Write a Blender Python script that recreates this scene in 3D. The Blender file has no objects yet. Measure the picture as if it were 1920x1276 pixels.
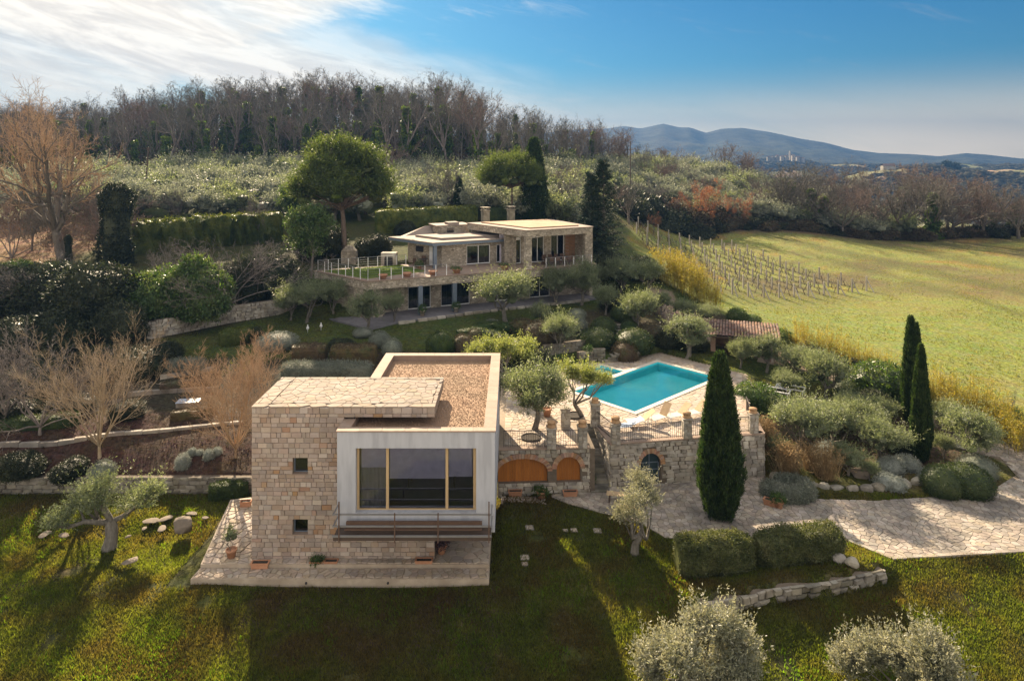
import bpy, bmesh, math, random
import numpy as np
from mathutils import Vector

SC = bpy.context.scene
COL = SC.collection
R = math.radians
CAMZ, F, HX, HY = 18.75, 1280.0, 960.0, 295.0     # eye height, focal length and horizon in photo pixels

# ------------------------------------------------------------------ camera
cd = bpy.data.cameras.new("camera")
cam = bpy.data.objects.new("camera", cd)
COL.objects.link(cam)
cam.location = (0, 0, CAMZ)
cam.rotation_euler = (R(90), 0, 0)
cd.sensor_width = 36
cd.lens = 24
cd.shift_y = -(638 - HY) / 1920
cd.clip_start = 0.5
cd.clip_end = 20000
SC.camera = cam

# ------------------------------------------------------------------ world, sun, exposure
SUN_AZ, SUN_EL = -20.0, 27.0
world = bpy.data.worlds.new("World")
SC.world = world
world.use_nodes = True
wt = world.node_tree
for n in list(wt.nodes):
    wt.nodes.remove(n)

def wn(t, **k):
    n = wt.nodes.new(t)
    for a, b in k.items():
        setattr(n, a, b)
    return n

def wm(op, a, b=None, clamp=False):
    n = wn('ShaderNodeMath', operation=op, use_clamp=clamp)
    for i, v in enumerate((a, b)):
        if v is None:
            continue
        if isinstance(v, (int, float)):
            n.inputs[i].default_value = v
        else:
            wt.links.new(v, n.inputs[i])
    return n.outputs[0]

def wmap(v, a, b, c, d, smooth=True):
    n = wn('ShaderNodeMapRange')
    n.interpolation_type = 'SMOOTHSTEP' if smooth else 'LINEAR'
    wt.links.new(v, n.inputs[0])
    for i, q in enumerate((a, b, c, d)):
        n.inputs[1 + i].default_value = q
    return n.outputs[0]

sky = wn('ShaderNodeTexSky', sky_type='NISHITA')
sky.sun_disc = False
sky.sun_elevation = R(SUN_EL)
sky.sun_rotation = R(SUN_AZ)
sky.altitude = 300
sky.air_density = 1.0
sky.dust_density = 0.6
sky.ozone_density = 2.5
hsv = wn('ShaderNodeHueSaturation')
hsv.inputs['Saturation'].default_value = 1.4
hsv.inputs['Hue'].default_value = 0.49
hsv.inputs['Value'].default_value = 0.5
wt.links.new(sky.outputs[0], hsv.inputs['Color'])
tc = wn('ShaderNodeTexCoord')
sep = wn('ShaderNodeSeparateXYZ')
wt.links.new(tc.outputs['Generated'], sep.inputs[0])
X_, Y_, Z_ = sep.outputs
az = wm('ARCTAN2', X_, Y_)                               # azimuth from north (y), radians
el = wm('ARCSINE', Z_)
# wisps: noise on azimuth / elevation, stretched sideways, drifting down to the right
cmb = wn('ShaderNodeCombineXYZ')
wt.links.new(wm('MULTIPLY', az, 2.2), cmb.inputs[0])
wt.links.new(wm('ADD', wm('MULTIPLY', el, 11.0), wm('MULTIPLY', az, 2.6)), cmb.inputs[1])
nz = wn('ShaderNodeTexNoise')
nz.inputs['Scale'].default_value = 1.25
nz.inputs['Detail'].default_value = 9
nz.inputs['Roughness'].default_value = 0.6
nz.inputs['Distortion'].default_value = 0.6
wt.links.new(cmb.outputs[0], nz.inputs['Vector'])
n1 = nz.outputs['Fac']
nz2 = wn('ShaderNodeTexNoise')
nz2.inputs['Scale'].default_value = 3.2
nz2.inputs['Detail'].default_value = 8
nz2.inputs['Roughness'].default_value = 0.65
nz2.inputs['Distortion'].default_value = 0.5
wt.links.new(cmb.outputs[0], nz2.inputs['Vector'])
n2 = nz2.outputs['Fac']
# thick veil round the sun: below a line that falls to the right
line = wm('SUBTRACT', el, wm('MULTIPLY', wm('SUBTRACT', 0.30, az), 0.27))
line = wm('ADD', line, wm('MULTIPLY', wm('SUBTRACT', n1, 0.5), 0.16))
veil = wmap(line, 0.075, -0.04, 0.0, 1.0)
away = wmap(wm('ABSOLUTE', wm('ADD', az, 0.35)), 0.35, 2.2, 1.0, 0.0)
veil = wm('MULTIPLY', veil, away)
gap = wmap(wm('ADD', wm('SUBTRACT', el, 0.105), wm('MULTIPLY', wm('ADD', az, 0.42), 0.25)), -0.03, 0.0, 0.15, 1.0)
gapside = wmap(az, -0.42, -0.2, 0.0, 1.0)
gap = wm('MAXIMUM', gap, gapside)
veil = wm('MULTIPLY', veil, gap)
# high cloud above the frame round the sun, torn at its rim
hi = wmap(wm('SUBTRACT', wm('ADD', el, wm('MULTIPLY', n2, 0.10)), wm('MULTIPLY', wm('ADD', az, 0.24), 0.55)), 0.215, 0.285, 0.0, 1.0)
hi = wm('MULTIPLY', hi, wmap(az, -0.35, 0.5, 1.0, 0.0))
wisp = wm('MULTIPLY', wmap(n2, 0.54, 0.8, 0.0, 0.6), wmap(el, 0.0, 0.6, 0.55, 0.9))
wisp = wm('MULTIPLY', wisp, wmap(az, -0.5, 0.75, 1.0, 0.45))
hor = wmap(el, 0.0, 0.14, 0.98, 0.0)
cl = wm('MAXIMUM', wm('MAXIMUM', veil, hi), wm('MAXIMUM', wisp, hor), True)
cl = wm('MULTIPLY', cl, wmap(n1, 0.25, 0.6, 0.72, 0.97))
# even bright cirrus added out of view, overhead and behind, to lift shaded fronts
back = wm('MAXIMUM', wmap(wm('ABSOLUTE', wm('ADD', az, 0.35)), 1.05, 2.3, 0.0, 0.92), wmap(el, 0.35, 0.9, 0.0, 0.85))
cl = wm('MAXIMUM', cl, back)
# cloud brightness grows towards the sun behind it
sd = (math.sin(R(SUN_AZ)) * math.cos(R(SUN_EL)), math.cos(R(SUN_AZ)) * math.cos(R(SUN_EL)), math.sin(R(SUN_EL)))
dot = wn('ShaderNodeVectorMath', operation='DOT_PRODUCT')
wt.links.new(tc.outputs['Generated'], dot.inputs[0])
dot.inputs[1].default_value = sd
glow = wmap(dot.outputs['Value'], 0.80, 1.0, 0.0, 1.0)
cr = wn('ShaderNodeMixRGB')
cr.inputs[1].default_value = (1.9, 1.66, 1.40, 1)
cr.inputs[2].default_value = (3.5, 3.15, 2.6, 1)
wt.links.new(wm('ADD', wm('MULTIPLY', glow, 0.6), wm('MULTIPLY', wmap(n2, 0.38, 0.66, 0.0, 1.0), wmap(glow, 0.0, 0.5, 0.1, 0.75)), True), cr.inputs[0])
mx = wn('ShaderNodeMixRGB')
wt.links.new(cl, mx.inputs[0])
tint = wn('ShaderNodeMixRGB', blend_type='MULTIPLY')
tint.inputs[0].default_value = 1
tint.inputs[2].default_value = (.14, .31, .385, 1)
wt.links.new(hsv.outputs[0], tint.inputs[1])
wt.links.new(tint.outputs[0], mx.inputs[1])
cb = wn('ShaderNodeMixRGB')
wt.links.new(back, cb.inputs[0])
wt.links.new(cr.outputs[0], cb.inputs[1])
cb.inputs[2].default_value = (2.8, 2.65, 2.5, 1)
ch_ = wn('ShaderNodeMixRGB')
wt.links.new(hor, ch_.inputs[0])
wt.links.new(cb.outputs[0], ch_.inputs[1])
ch_.inputs[2].default_value = (5.2, 4.2, 2.9, 1)
wt.links.new(ch_.outputs[0], mx.inputs[2])
bg = wn('ShaderNodeBackground')
bg.inputs['Strength'].default_value = 0.12
mn = wn('ShaderNodeVectorMath', operation='MINIMUM')
wt.links.new(mx.outputs[0], mn.inputs[0])
mn.inputs[1].default_value = (5.2, 4.5, 3.9)
wt.links.new(mn.outputs[0], bg.inputs[0])
wo = wn('ShaderNodeOutputWorld')
wt.links.new(bg.outputs[0], wo.inputs['Surface'])

sl = bpy.data.lights.new("sun", 'SUN')
sl.energy = 5.0
sl.angle = R(0.6)
sl.color = (1.0, 0.80, 0.56)
sun = bpy.data.objects.new("sun", sl)
COL.objects.link(sun)
sun.rotation_euler = Vector(sd).to_track_quat('Z', 'Y').to_euler()
sun.location = (0, 0, 60)

SC.view_settings.view_transform = 'Standard'
SC.view_settings.look = 'None'
SC.view_settings.exposure = 1.82
SC.view_settings.gamma = 1.0
SC.view_settings.use_curve_mapping = False
SC.render.engine = 'CYCLES'
SC.cycles.use_denoising = True
SC.cycles.max_bounces = 5
SC.cycles.diffuse_bounces = 2
SC.cycles.glossy_bounces = 2
SC.cycles.transmission_bounces = 3
SC.cycles.transparent_max_bounces = 8
SC.cycles.volume_bounces = 0
SC.cycles.caustics_reflective = False
SC.cycles.caustics_refractive = False

# ------------------------------------------------------------------ placing helpers
def W(px, py, z):
    d = F * (CAMZ - z) / (py - HY)
    return (px - HX) * d / F, d

def WP(pts, z):
    return [W(x, y, z) for x, y in pts]

def poly_sd(x, y, poly):
    """signed distance (numpy): negative inside"""
    x = np.asarray(x, float); y = np.asarray(y, float)
    d = np.full(x.shape, 1e18); inside = np.zeros(x.shape, bool)
    n = len(poly)
    for i in range(n):
        ax, ay = poly[i]; bx, by = poly[(i + 1) % n]
        ex, ey = bx - ax, by - ay
        wx, wy = x - ax, y - ay
        t = np.clip((wx * ex + wy * ey) / (ex * ex + ey * ey + 1e-12), 0, 1)
        d = np.minimum(d, (wx - ex * t) ** 2 + (wy - ey * t) ** 2)
        c = ((ay <= y) & (by > y)) | ((by <= y) & (ay > y))
        with np.errstate(divide='ignore', invalid='ignore'):
            xi = ax + (y - ay) * ex / (ey if abs(ey) > 1e-12 else 1e-12)
        inside ^= c & (x < xi)
    d = np.sqrt(d)
    return np.where(inside, -d, d)

def sstep(a, b, v):
    t = np.clip((v - a) / (b - a), 0, 1)
    return t * t * (3 - 2 * t)

_lat = np.random.RandomState(7).rand(64, 64)
def vnoise(x, y, s=1.0, octv=3):
    x = np.asarray(x, float) / s; y = np.asarray(y, float) / s
    out = 0; amp = 1; tot = 0
    for o in range(octv):
        xi = np.floor(x).astype(int); yi = np.floor(y).astype(int)
        fx = x - xi; fy = y - yi
        fx = fx * fx * (3 - 2 * fx); fy = fy * fy * (3 - 2 * fy)
        g = lambda a, b: _lat[(a + 17 * o) % 64, (b + 29 * o) % 64]
        out = out + amp * ((g(xi, yi) * (1 - fx) + g(xi + 1, yi) * fx) * (1 - fy) + (g(xi, yi + 1) * (1 - fx) + g(xi + 1, yi + 1) * fx) * fy)
        tot += amp; amp *= .5; x = x * 2.03; y = y * 2.03
    return out / tot - 0.5

# ------------------------------------------------------------------ mesh builder
class MB:
    def __init__(s):
        s.V = []; s.n = 0; s.B = []
    def add(s, V, Fc, mi=0):
        V = np.asarray(V, float).reshape(-1, 3)
        Fc = np.asarray(Fc, int)
        s.V.append(V); s.B.append((Fc + s.n, mi)); s.n += len(V)
    def box(s, x0, x1, y0, y1, z0, z1, mi=0):
        V = [(x0, y0, z0), (x1, y0, z0), (x1, y1, z0), (x0, y1, z0), (x0, y0, z1), (x1, y0, z1), (x1, y1, z1), (x0, y1, z1)]
        s.add(V, [(0, 3, 2, 1), (4, 5, 6, 7), (0, 1, 5, 4), (1, 2, 6, 5), (2, 3, 7, 6), (3, 0, 4, 7)], mi)
    def obox(s, c, size, rot=0.0, mi=0, tilt=0.0):
        hx, hy, hz = size[0] / 2, size[1] / 2, size[2] / 2
        V = np.array([(-hx, -hy, -hz), (hx, -hy, -hz), (hx, hy, -hz), (-hx, hy, -hz), (-hx, -hy, hz), (hx, -hy, hz), (hx, hy, hz), (-hx, hy, hz)])
        if tilt:
            c1, s1 = math.cos(tilt), math.sin(tilt)
            V = np.stack([V[:, 0] * c1 + V[:, 2] * s1, V[:, 1], -V[:, 0] * s1 + V[:, 2] * c1], 1)
        c0, s0 = math.cos(rot), math.sin(rot)
        V = np.stack([V[:, 0] * c0 - V[:, 1] * s0, V[:, 0] * s0 + V[:, 1] * c0, V[:, 2]], 1) + np.array(c)
        s.add(V, [(0, 3, 2, 1), (4, 5, 6, 7), (0, 1, 5, 4), (1, 2, 6, 5), (2, 3, 7, 6), (3, 0, 4, 7)], mi)
    def prism(s, poly, z0, z1, mi=0, bottom=True):
        """vertical prism over a plan polygon; z0, z1 numbers or lists"""
        a = sum(poly[i][0] * poly[(i + 1) % len(poly)][1] - poly[(i + 1) % len(poly)][0] * poly[i][1] for i in range(len(poly)))
        poly = list(poly) if a > 0 else list(poly)[::-1]
        n = len(poly)
        V = [(p[0], p[1], z0) for p in poly] + [(p[0], p[1], z1) for p in poly]
        base = s.n
        s.V.append(np.array(V, float)); s.n += 2 * n
        s.B.append((np.array([[base + n + i for i in range(n)]]), mi))
        if bottom:
            s.B.append((np.array([[base + n - 1 - i for i in range(n)]]), mi))
        s.B.append((np.array([(base + i, base + (i + 1) % n, base + n + (i + 1) % n, base + n + i) for i in range(n)]), mi))
    def vprism(s, poly, p0, ang, depth, mi=0):
        """polygon in a vertical plane (s along ang, z) pushed back by depth"""
        a = sum(poly[i][0] * poly[(i + 1) % len(poly)][1] - poly[(i + 1) % len(poly)][0] * poly[i][1] for i in range(len(poly)))
        poly = list(poly) if a > 0 else list(poly)[::-1]
        n = len(poly); cx, sx = math.cos(ang), math.sin(ang)
        V = [(p0[0] + cx * p[0], p0[1] + sx * p[0], p[1]) for p in poly]
        V += [(v[0] - sx * depth, v[1] + cx * depth, v[2]) for v in V]
        base = s.n
        s.V.append(np.array(V, float)); s.n += 2 * n
        s.B.append((np.array([[base + i for i in range(n)]]), mi))
        s.B.append((np.array([[base + 2 * n - 1 - i for i in range(n)]]), mi))
        s.B.append((np.array([(base + (i + 1) % n, base + i, base + n + i, base + n + (i + 1) % n) for i in range(n)]), mi))
    def tubes(s, P, Rr, sides=4, mi=0, cap=False):
        """P (n,k,3), Rr (n,k)"""
        P = np.asarray(P, float); Rr = np.asarray(Rr, float)
        if P.ndim == 2:
            P = P[None]; Rr = Rr[None]
        n, k, _ = P.shape
        T = np.gradient(P, axis=1)
        T /= np.linalg.norm(T, axis=2, keepdims=True) + 1e-9
        ref = np.where(np.abs(T[..., 2:3]) > .9, np.array([1., 0, 0]), np.array([0, 0, 1.]))
        A = np.cross(T, ref); A /= np.linalg.norm(A, axis=2, keepdims=True) + 1e-9
        B = np.cross(T, A)
        th = np.arange(sides) * 2 * math.pi / sides
        V = P[:, :, None, :] + Rr[:, :, None, None] * (A[:, :, None, :] * np.cos(th)[None, None, :, None] + B[:, :, None, :] * np.sin(th)[None, None, :, None])
        idx = np.arange(n * k * sides).reshape(n, k, sides)
        a = idx[:, :-1, :]; b = np.roll(idx, -1, 2)[:, :-1, :]; c = np.roll(idx, -1, 2)[:, 1:, :]; d = idx[:, 1:, :]
        Fc = np.stack([a, d, c, b], -1).reshape(-1, 4)
        s.add(V.reshape(-1, 3), Fc, mi)
        if cap:
            s.B.append((idx[:, -1, ::-1].reshape(-1, sides) + s.n - n * k * sides, mi))
            s.B.append((idx[:, 0, :].reshape(-1, sides) + s.n - n * k * sides, mi))
    def bar(s, a, b, r, sides=6, mi=0):
        s.tubes(np.array([a, b], float), np.array([r, r], float), sides, mi, True)
    def lathe(s, prof, c=(0, 0, 0), n=14, mi=0, cap=True):
        k = len(prof); th = np.arange(n) * 2 * math.pi / n
        V = np.array([[(c[0] + r * math.cos(t), c[1] + r * math.sin(t), c[2] + z) for t in th] for r, z in prof])
        idx = np.arange(k * n).reshape(k, n)
        a = idx[:-1]; b = np.roll(idx, -1, 1)[:-1]; cc = np.roll(idx, -1, 1)[1:]; d = idx[1:]
        s.add(V.reshape(-1, 3), np.stack([a, b, cc, d], -1).reshape(-1, 4), mi)
        if cap:
            s.B.append((idx[-1][None, :] + s.n - k * n, mi))
            s.B.append((idx[0][None, ::-1] + s.n - k * n, mi))
    def mesh(s, name, mats, smooth=False):
        me = bpy.data.meshes.new(name)
        V = np.concatenate(s.V).astype(np.float32)
        me.vertices.add(len(V)); me.vertices.foreach_set('co', V.ravel())
        li = np.concatenate([b.ravel() for b, m in s.B]).astype(np.int32)
        cnt = np.concatenate([np.full(len(b), b.shape[1]) for b, m in s.B]).astype(np.int32)
        mi = np.concatenate([np.full(len(b), m) for b, m in s.B]).astype(np.int32)
        st = np.concatenate([[0], np.cumsum(cnt)[:-1]]).astype(np.int32)
        me.loops.add(len(li)); me.loops.foreach_set('vertex_index', li)
        me.polygons.add(len(cnt)); me.polygons.foreach_set('loop_start', st)
        me.polygons.foreach_set('material_index', mi)
        me.polygons.foreach_set('use_smooth', np.full(len(cnt), smooth))
        for m in (mats if isinstance(mats, (list, tuple)) else [mats]):
            me.materials.append(m)
        me.update(calc_edges=True)
        return me

# ------------------------------------------------------------------ scene objects
def setp(o, label=None, cat=None, group=None, kind=None):
    if label: o['label'] = label
    if cat: o['category'] = cat
    if group: o['group'] = group
    if kind: o['kind'] = kind
    return o

def thing(name, label, cat, loc=(0, 0, 0), rot=0.0, group=None):
    o = bpy.data.objects.new(name, None); COL.objects.link(o)
    o.empty_display_size = .3
    o.location = loc; o.rotation_euler = (0, 0, rot)
    return setp(o, label, cat, group)

def top(name, me, label, cat, loc=(0, 0, 0), rot=0.0, group=None, sc=1.0):
    o = bpy.data.objects.new(name, me); COL.objects.link(o)
    o.location = loc; o.rotation_euler = (0, 0, rot)
    if isinstance(sc, (int, float)): sc = (sc,) * 3
    o.scale = sc
    return setp(o, label, cat, group)

def part(name, me, parent, world=False, loc=(0, 0, 0), rot=(0, 0, 0), sc=(1, 1, 1), kind=None, label=None):
    """a part; world=True: its mesh is in world coordinates under an unrotated root"""
    o = bpy.data.objects.new(name, me); COL.objects.link(o)
    o.parent = parent
    if world:
        p = parent; l = Vector((0, 0, 0))
        while p is not None:
            l += p.location; p = p.parent
        o.location = Vector(loc) - l
    else:
        o.location = loc
    o.rotation_euler = rot; o.scale = sc
    return setp(o, label, None, None, kind)

def struct(name, me):
    o = bpy.data.objects.new(name, me); COL.objects.link(o)
    o['kind'] = 'structure'
    return o

def kids(o):
    return [c for c in COL.objects if c.parent is o]
KIDS = {}
def copy_tree(root, loc, rot=0.0, sc=1.0, label=None, group=None):
    if root.name not in KIDS:
        KIDS[root.name] = [(c, kids(c)) for c in kids(root)]
    r = root.copy(); COL.objects.link(r)
    r.location = loc; r.rotation_euler = (0, 0, rot)
    r.scale = (sc,) * 3 if isinstance(sc, (int, float)) else sc
    if label: r['label'] = label
    if group: r['group'] = group
    for c, gs in KIDS[root.name]:
        cc = c.copy(); COL.objects.link(cc); cc.parent = r
        for g in gs:
            gg = g.copy(); COL.objects.link(gg); gg.parent = cc
    return r

# ------------------------------------------------------------------ materials
def mat(name, cols, scale=4.0, rough=.85, bump=0.0, bscale=None, var=0.0, transl=0.0, spec=.3, detail=6, c2=None, c2scale=.3, c2fac=.6,
        hvar=0.0, metal=0.0, stretch=None, obj=False, tcol=None, bdist=.02):
    m = bpy.data.materials.new(name); m.use_nodes = True
    t = m.node_tree; N = t.nodes; L = t.links
    for n in list(N): N.remove(n)
    out = N.new('ShaderNodeOutputMaterial'); bs = N.new('ShaderNodeBsdfPrincipled')
    bs.inputs['Roughness'].default_value = rough
    bs.inputs['Specular IOR Level'].default_value = spec
    bs.inputs['Metallic'].default_value = metal
    if obj:
        co = N.new('ShaderNodeTexCoord').outputs['Object']
    else:
        co = N.new('ShaderNodeNewGeometry').outputs['Position']
    if stretch:
        mp = N.new('ShaderNodeMapping'); L.new(co, mp.inputs[0]); mp.inputs['Scale'].default_value = stretch; co = mp.outputs[0]
    nz = N.new('ShaderNodeTexNoise'); nz.inputs['Scale'].default_value = scale; nz.inputs['Detail'].default_value = detail
    nz.inputs['Roughness'].default_value = .6
    L.new(co, nz.inputs['Vector'])
    rp = N.new('ShaderNodeValToRGB'); el_ = rp.color_ramp.elements
    k = len(cols)
    el_[0].position = .3; el_[1].position = .7
    el_[0].color = (*cols[0], 1); el_[1].color = (*cols[-1], 1)
    for i in range(1, k - 1):
        e = el_.new(.3 + .4 * i / (k - 1)); e.color = (*cols[i], 1)
    L.new(nz.outputs['Fac'], rp.inputs[0]); c = rp.outputs[0]
    if c2:
        nn = N.new('ShaderNodeTexNoise'); nn.inputs['Scale'].default_value = c2scale; nn.inputs['Detail'].default_value = 5
        L.new(co, nn.inputs['Vector'])
        mr = N.new('ShaderNodeMapRange'); mr.inputs[1].default_value = .42; mr.inputs[2].default_value = .62; mr.inputs[4].default_value = c2fac
        L.new(nn.outputs['Fac'], mr.inputs[0])
        mxx = N.new('ShaderNodeMixRGB'); L.new(mr.outputs[0], mxx.inputs[0]); L.new(c, mxx.inputs[1]); mxx.inputs[2].default_value = (*c2, 1); c = mxx.outputs[0]
    if var or hvar:
        g = N.new('ShaderNodeNewGeometry'); oi = N.new('ShaderNodeObjectInfo')
        ad = N.new('ShaderNodeMath'); ad.operation = 'ADD'; L.new(g.outputs['Random Per Island'], ad.inputs[0]); L.new(oi.outputs['Random'], ad.inputs[1])
        fr = N.new('ShaderNodeMath'); fr.operation = 'FRACT'; L.new(ad.outputs[0], fr.inputs[0])
        hs = N.new('ShaderNodeHueSaturation')
        mr = N.new('ShaderNodeMapRange'); mr.inputs[3].default_value = 1 - var; mr.inputs[4].default_value = 1 + var
        L.new(fr.outputs[0], mr.inputs[0]); L.new(mr.outputs[0], hs.inputs['Value'])
        if hvar:
            m7 = N.new('ShaderNodeMath'); m7.operation = 'MULTIPLY'; L.new(fr.outputs[0], m7.inputs[0]); m7.inputs[1].default_value = 7.31
            f7 = N.new('ShaderNodeMath'); f7.operation = 'FRACT'; L.new(m7.outputs[0], f7.inputs[0])
            mh = N.new('ShaderNodeMapRange'); mh.inputs[3].default_value = .5 - hvar; mh.inputs[4].default_value = .5 + hvar
            L.new(f7.outputs[0], mh.inputs[0]); L.new(mh.outputs[0], hs.inputs['Hue'])
            ms = N.new('ShaderNodeMapRange'); ms.inputs[3].default_value = .75; ms.inputs[4].default_value = 1.2
            m3 = N.new('ShaderNodeMath'); m3.operation = 'MULTIPLY'; L.new(fr.outputs[0], m3.inputs[0]); m3.inputs[1].default_value = 3.77
            f3 = N.new('ShaderNodeMath'); f3.operation = 'FRACT'; L.new(m3.outputs[0], f3.inputs[0])
            L.new(f3.outputs[0], ms.inputs[0]); L.new(ms.outputs[0], hs.inputs['Saturation'])
        L.new(c, hs.inputs['Color']); c = hs.outputs[0]
    L.new(c, bs.inputs['Base Color'])
    if bump:
        nb = N.new('ShaderNodeTexNoise'); nb.inputs['Scale'].default_value = bscale or scale * 4; nb.inputs['Detail'].default_value = 8
        nb.inputs['Roughness'].default_value = .65
        L.new(co, nb.inputs['Vector'])
        bp = N.new('ShaderNodeBump'); bp.inputs['Strength'].default_value = bump; bp.inputs['Distance'].default_value = bdist
        L.new(nb.outputs['Fac'], bp.inputs['Height']); L.new(bp.outputs[0], bs.inputs['Normal'])
    if transl:
        tr = N.new('ShaderNodeBsdfTranslucent')
        if tcol:
            mc = N.new('ShaderNodeMixRGB'); mc.blend_type = 'MULTIPLY'; mc.inputs[0].default_value = 1; L.new(c, mc.inputs[1]); mc.inputs[2].default_value = (*tcol, 1)
            L.new(mc.outputs[0], tr.inputs[0])
        else:
            L.new(c, tr.inputs[0])
        ms_ = N.new('ShaderNodeMixShader'); ms_.inputs[0].default_value = transl
        L.new(bs.outputs[0], ms_.inputs[1]); L.new(tr.outputs[0], ms_.inputs[2]); L.new(ms_.outputs[0], out.inputs[0])
    else:
        L.new(bs.outputs[0], out.inputs[0])
    return m

def flat(name, c, rough=.6, metal=0.0, spec=.4, **k):
    c0 = tuple(v * .88 for v in c); c1 = tuple(min(1, v * 1.1) for v in c)
    return mat(name, [c0, c1], scale=3, rough=rough, metal=metal, spec=spec, **k)

M = {}
# foliage
M['olive'] = mat('olive_leaf', [(.10, .13, .07), (.17, .20, .12), (.24, .27, .19)], scale=1.2, rough=.5, var=.38, hvar=.02, transl=.42, spec=.45, tcol=(1.5, 1.5, .8))
M['olive_pale'] = mat('pale_olive_leaf', [(.15, .165, .11), (.24, .25, .18), (.34, .345, .27)], scale=1.2, rough=.5, var=.35, hvar=.02, transl=.38, spec=.45, tcol=(1.4, 1.3, .9))
M['olive_yel'] = mat('fresh_olive_leaf', [(.15, .18, .06), (.22, .25, .09), (.28, .30, .14)], scale=1.2, rough=.5, var=.35, hvar=.02, transl=.45, spec=.45, tcol=(1.5, 1.5, .7))
M['cypress'] = mat('cypress_leaf', [(.016, .034, .010), (.032, .056, .016), (.065, .095, .026)], scale=2.6, rough=.65, var=.6, hvar=.015, transl=.25, tcol=(1.5, 1.6, .8))
M['pine'] = mat('pine_needle', [(.045, .07, .02), (.08, .11, .03), (.13, .16, .05)], scale=.8, rough=.55, var=.4, hvar=.015, transl=.35, tcol=(1.6, 1.6, .7))
M['fir'] = mat('fir_needle', [(.016, .032, .02), (.028, .048, .028), (.04, .06, .035)], scale=.8, rough=.65, var=.4, transl=.15)
M['box'] = mat('boxwood_leaf', [(.03, .05, .02), (.05, .075, .025), (.08, .10, .03)], scale=1.2, rough=.6, var=.4, hvar=.02, transl=.25, tcol=(1.5, 1.5, .7))
M['browngreen'] = mat('bronze_shrub_leaf', [(.07, .05, .03), (.10, .075, .04), (.07, .085, .035)], scale=1.1, rough=.7, var=.4, hvar=.03, transl=.2)
M['purple'] = mat('purple_shrub_leaf', [(.07, .04, .05), (.10, .06, .07)], scale=1.1, rough=.7, var=.4, hvar=.03, transl=.2)
M['lavender'] = mat('lavender_leaf', [(.13, .15, .12), (.20, .22, .17), (.26, .27, .22)], scale=1.0, rough=.7, var=.35, hvar=.02, transl=.25)
M['silver'] = mat('silver_shrub_leaf', [(.22, .25, .22), (.34, .36, .32)], scale=1.0, rough=.7, var=.3, transl=.25)
M['laurel'] = mat('laurel_leaf', [(.05, .09, .025), (.08, .13, .04), (.15, .18, .07)], scale=.9, rough=.5, var=.4, hvar=.02, transl=.28, spec=.35, tcol=(1.6, 1.6, .6))
M['dark'] = mat('dark_evergreen_leaf', [(.022, .032, .016), (.04, .05, .022), (.06, .07, .03)], scale=.6, rough=.55, var=.45, hvar=.02, transl=.22)
M['hedgeyel'] = mat('sunlit_hedge_leaf', [(.045, .07, .018), (.09, .115, .025), (.16, .17, .04)], scale=.8, rough=.5, var=.35, transl=.4, tcol=(1.5, 1.4, .5))
M['ivy'] = mat('ivy_leaf', [(.05, .085, .02), (.085, .13, .028), (.13, .17, .04)], scale=.5, rough=.5, var=.4, hvar=.02, transl=.3, tcol=(1.5, 1.6, .6))
M['bamboo'] = mat('bamboo_leaf', [(.26, .23, .04), (.36, .30, .05), (.30, .30, .08)], scale=.8, rough=.6, var=.3, hvar=.02, transl=.4, tcol=(1.3, 1.2, .6))
M['reed'] = mat('dry_reed_leaf', [(.24, .15, .07), (.34, .24, .12), (.4, .31, .18)], scale=2, rough=.8, var=.35, transl=.35)
M['redleaf'] = mat('russet_leaf', [(.24, .09, .035), (.32, .13, .05), (.27, .15, .08)], scale=.7, rough=.8, var=.35, hvar=.02, transl=.35)
M['weed'] = mat('weed_leaf', [(.05, .08, .02), (.09, .13, .03), (.12, .15, .05)], scale=2, rough=.7, var=.4, transl=.35)
M['hedge'] = mat('lawn_hedge_leaf', [(.06, .075, .03), (.10, .115, .045), (.15, .15, .07)], scale=1.5, rough=.55, var=.45, hvar=.02, transl=.3, tcol=(1.5, 1.5, .7))
M['urn'] = mat('ochre_terracotta', [(.36, .20, .10), (.44, .30, .17)], scale=6, rough=.9, bump=.3, var=.15, obj=True)
M['plant'] = mat('pot_plant_leaf', [(.04, .08, .02), (.08, .13, .03)], scale=4, rough=.5, var=.4, transl=.3)
# wood and bark
M['bark'] = mat('grey_bark', [(.10, .085, .07), (.19, .17, .145)], scale=7, rough=.95, bump=.6, var=.15, stretch=(1, 1, .3))
M['bark_olive'] = mat('olive_bark', [(.10, .09, .075), (.22, .20, .17)], scale=9, rough=.95, bump=.7, var=.12, stretch=(1, 1, .35))
M['bark_pine'] = mat('pine_bark', [(.11, .08, .065), (.21, .165, .135)], scale=6, rough=.95, bump=.7, stretch=(1, 1, .4))
M['twig_tan'] = mat('tan_twig', [(.30, .22, .13), (.46, .37, .26)], scale=2, rough=.85, var=.25, transl=.1)
M['twig_orange'] = mat('orange_brown_twig', [(.36, .24, .14), (.48, .34, .22)], scale=2, rough=.85, var=.25, transl=.1)
M['twig_grey'] = mat('grey_twig', [(.13, .11, .10), (.22, .19, .17)], scale=2, rough=.85, var=.25)
M['twig_red'] = mat('reddish_twig', [(.15, .105, .085), (.22, .155, .125)], scale=2, rough=.85, var=.25)
M['twig_forest'] = mat('forest_twig', [(.10, .092, .075), (.165, .155, .13)], scale=2, rough=.9, var=.3, hvar=.02)
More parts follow.
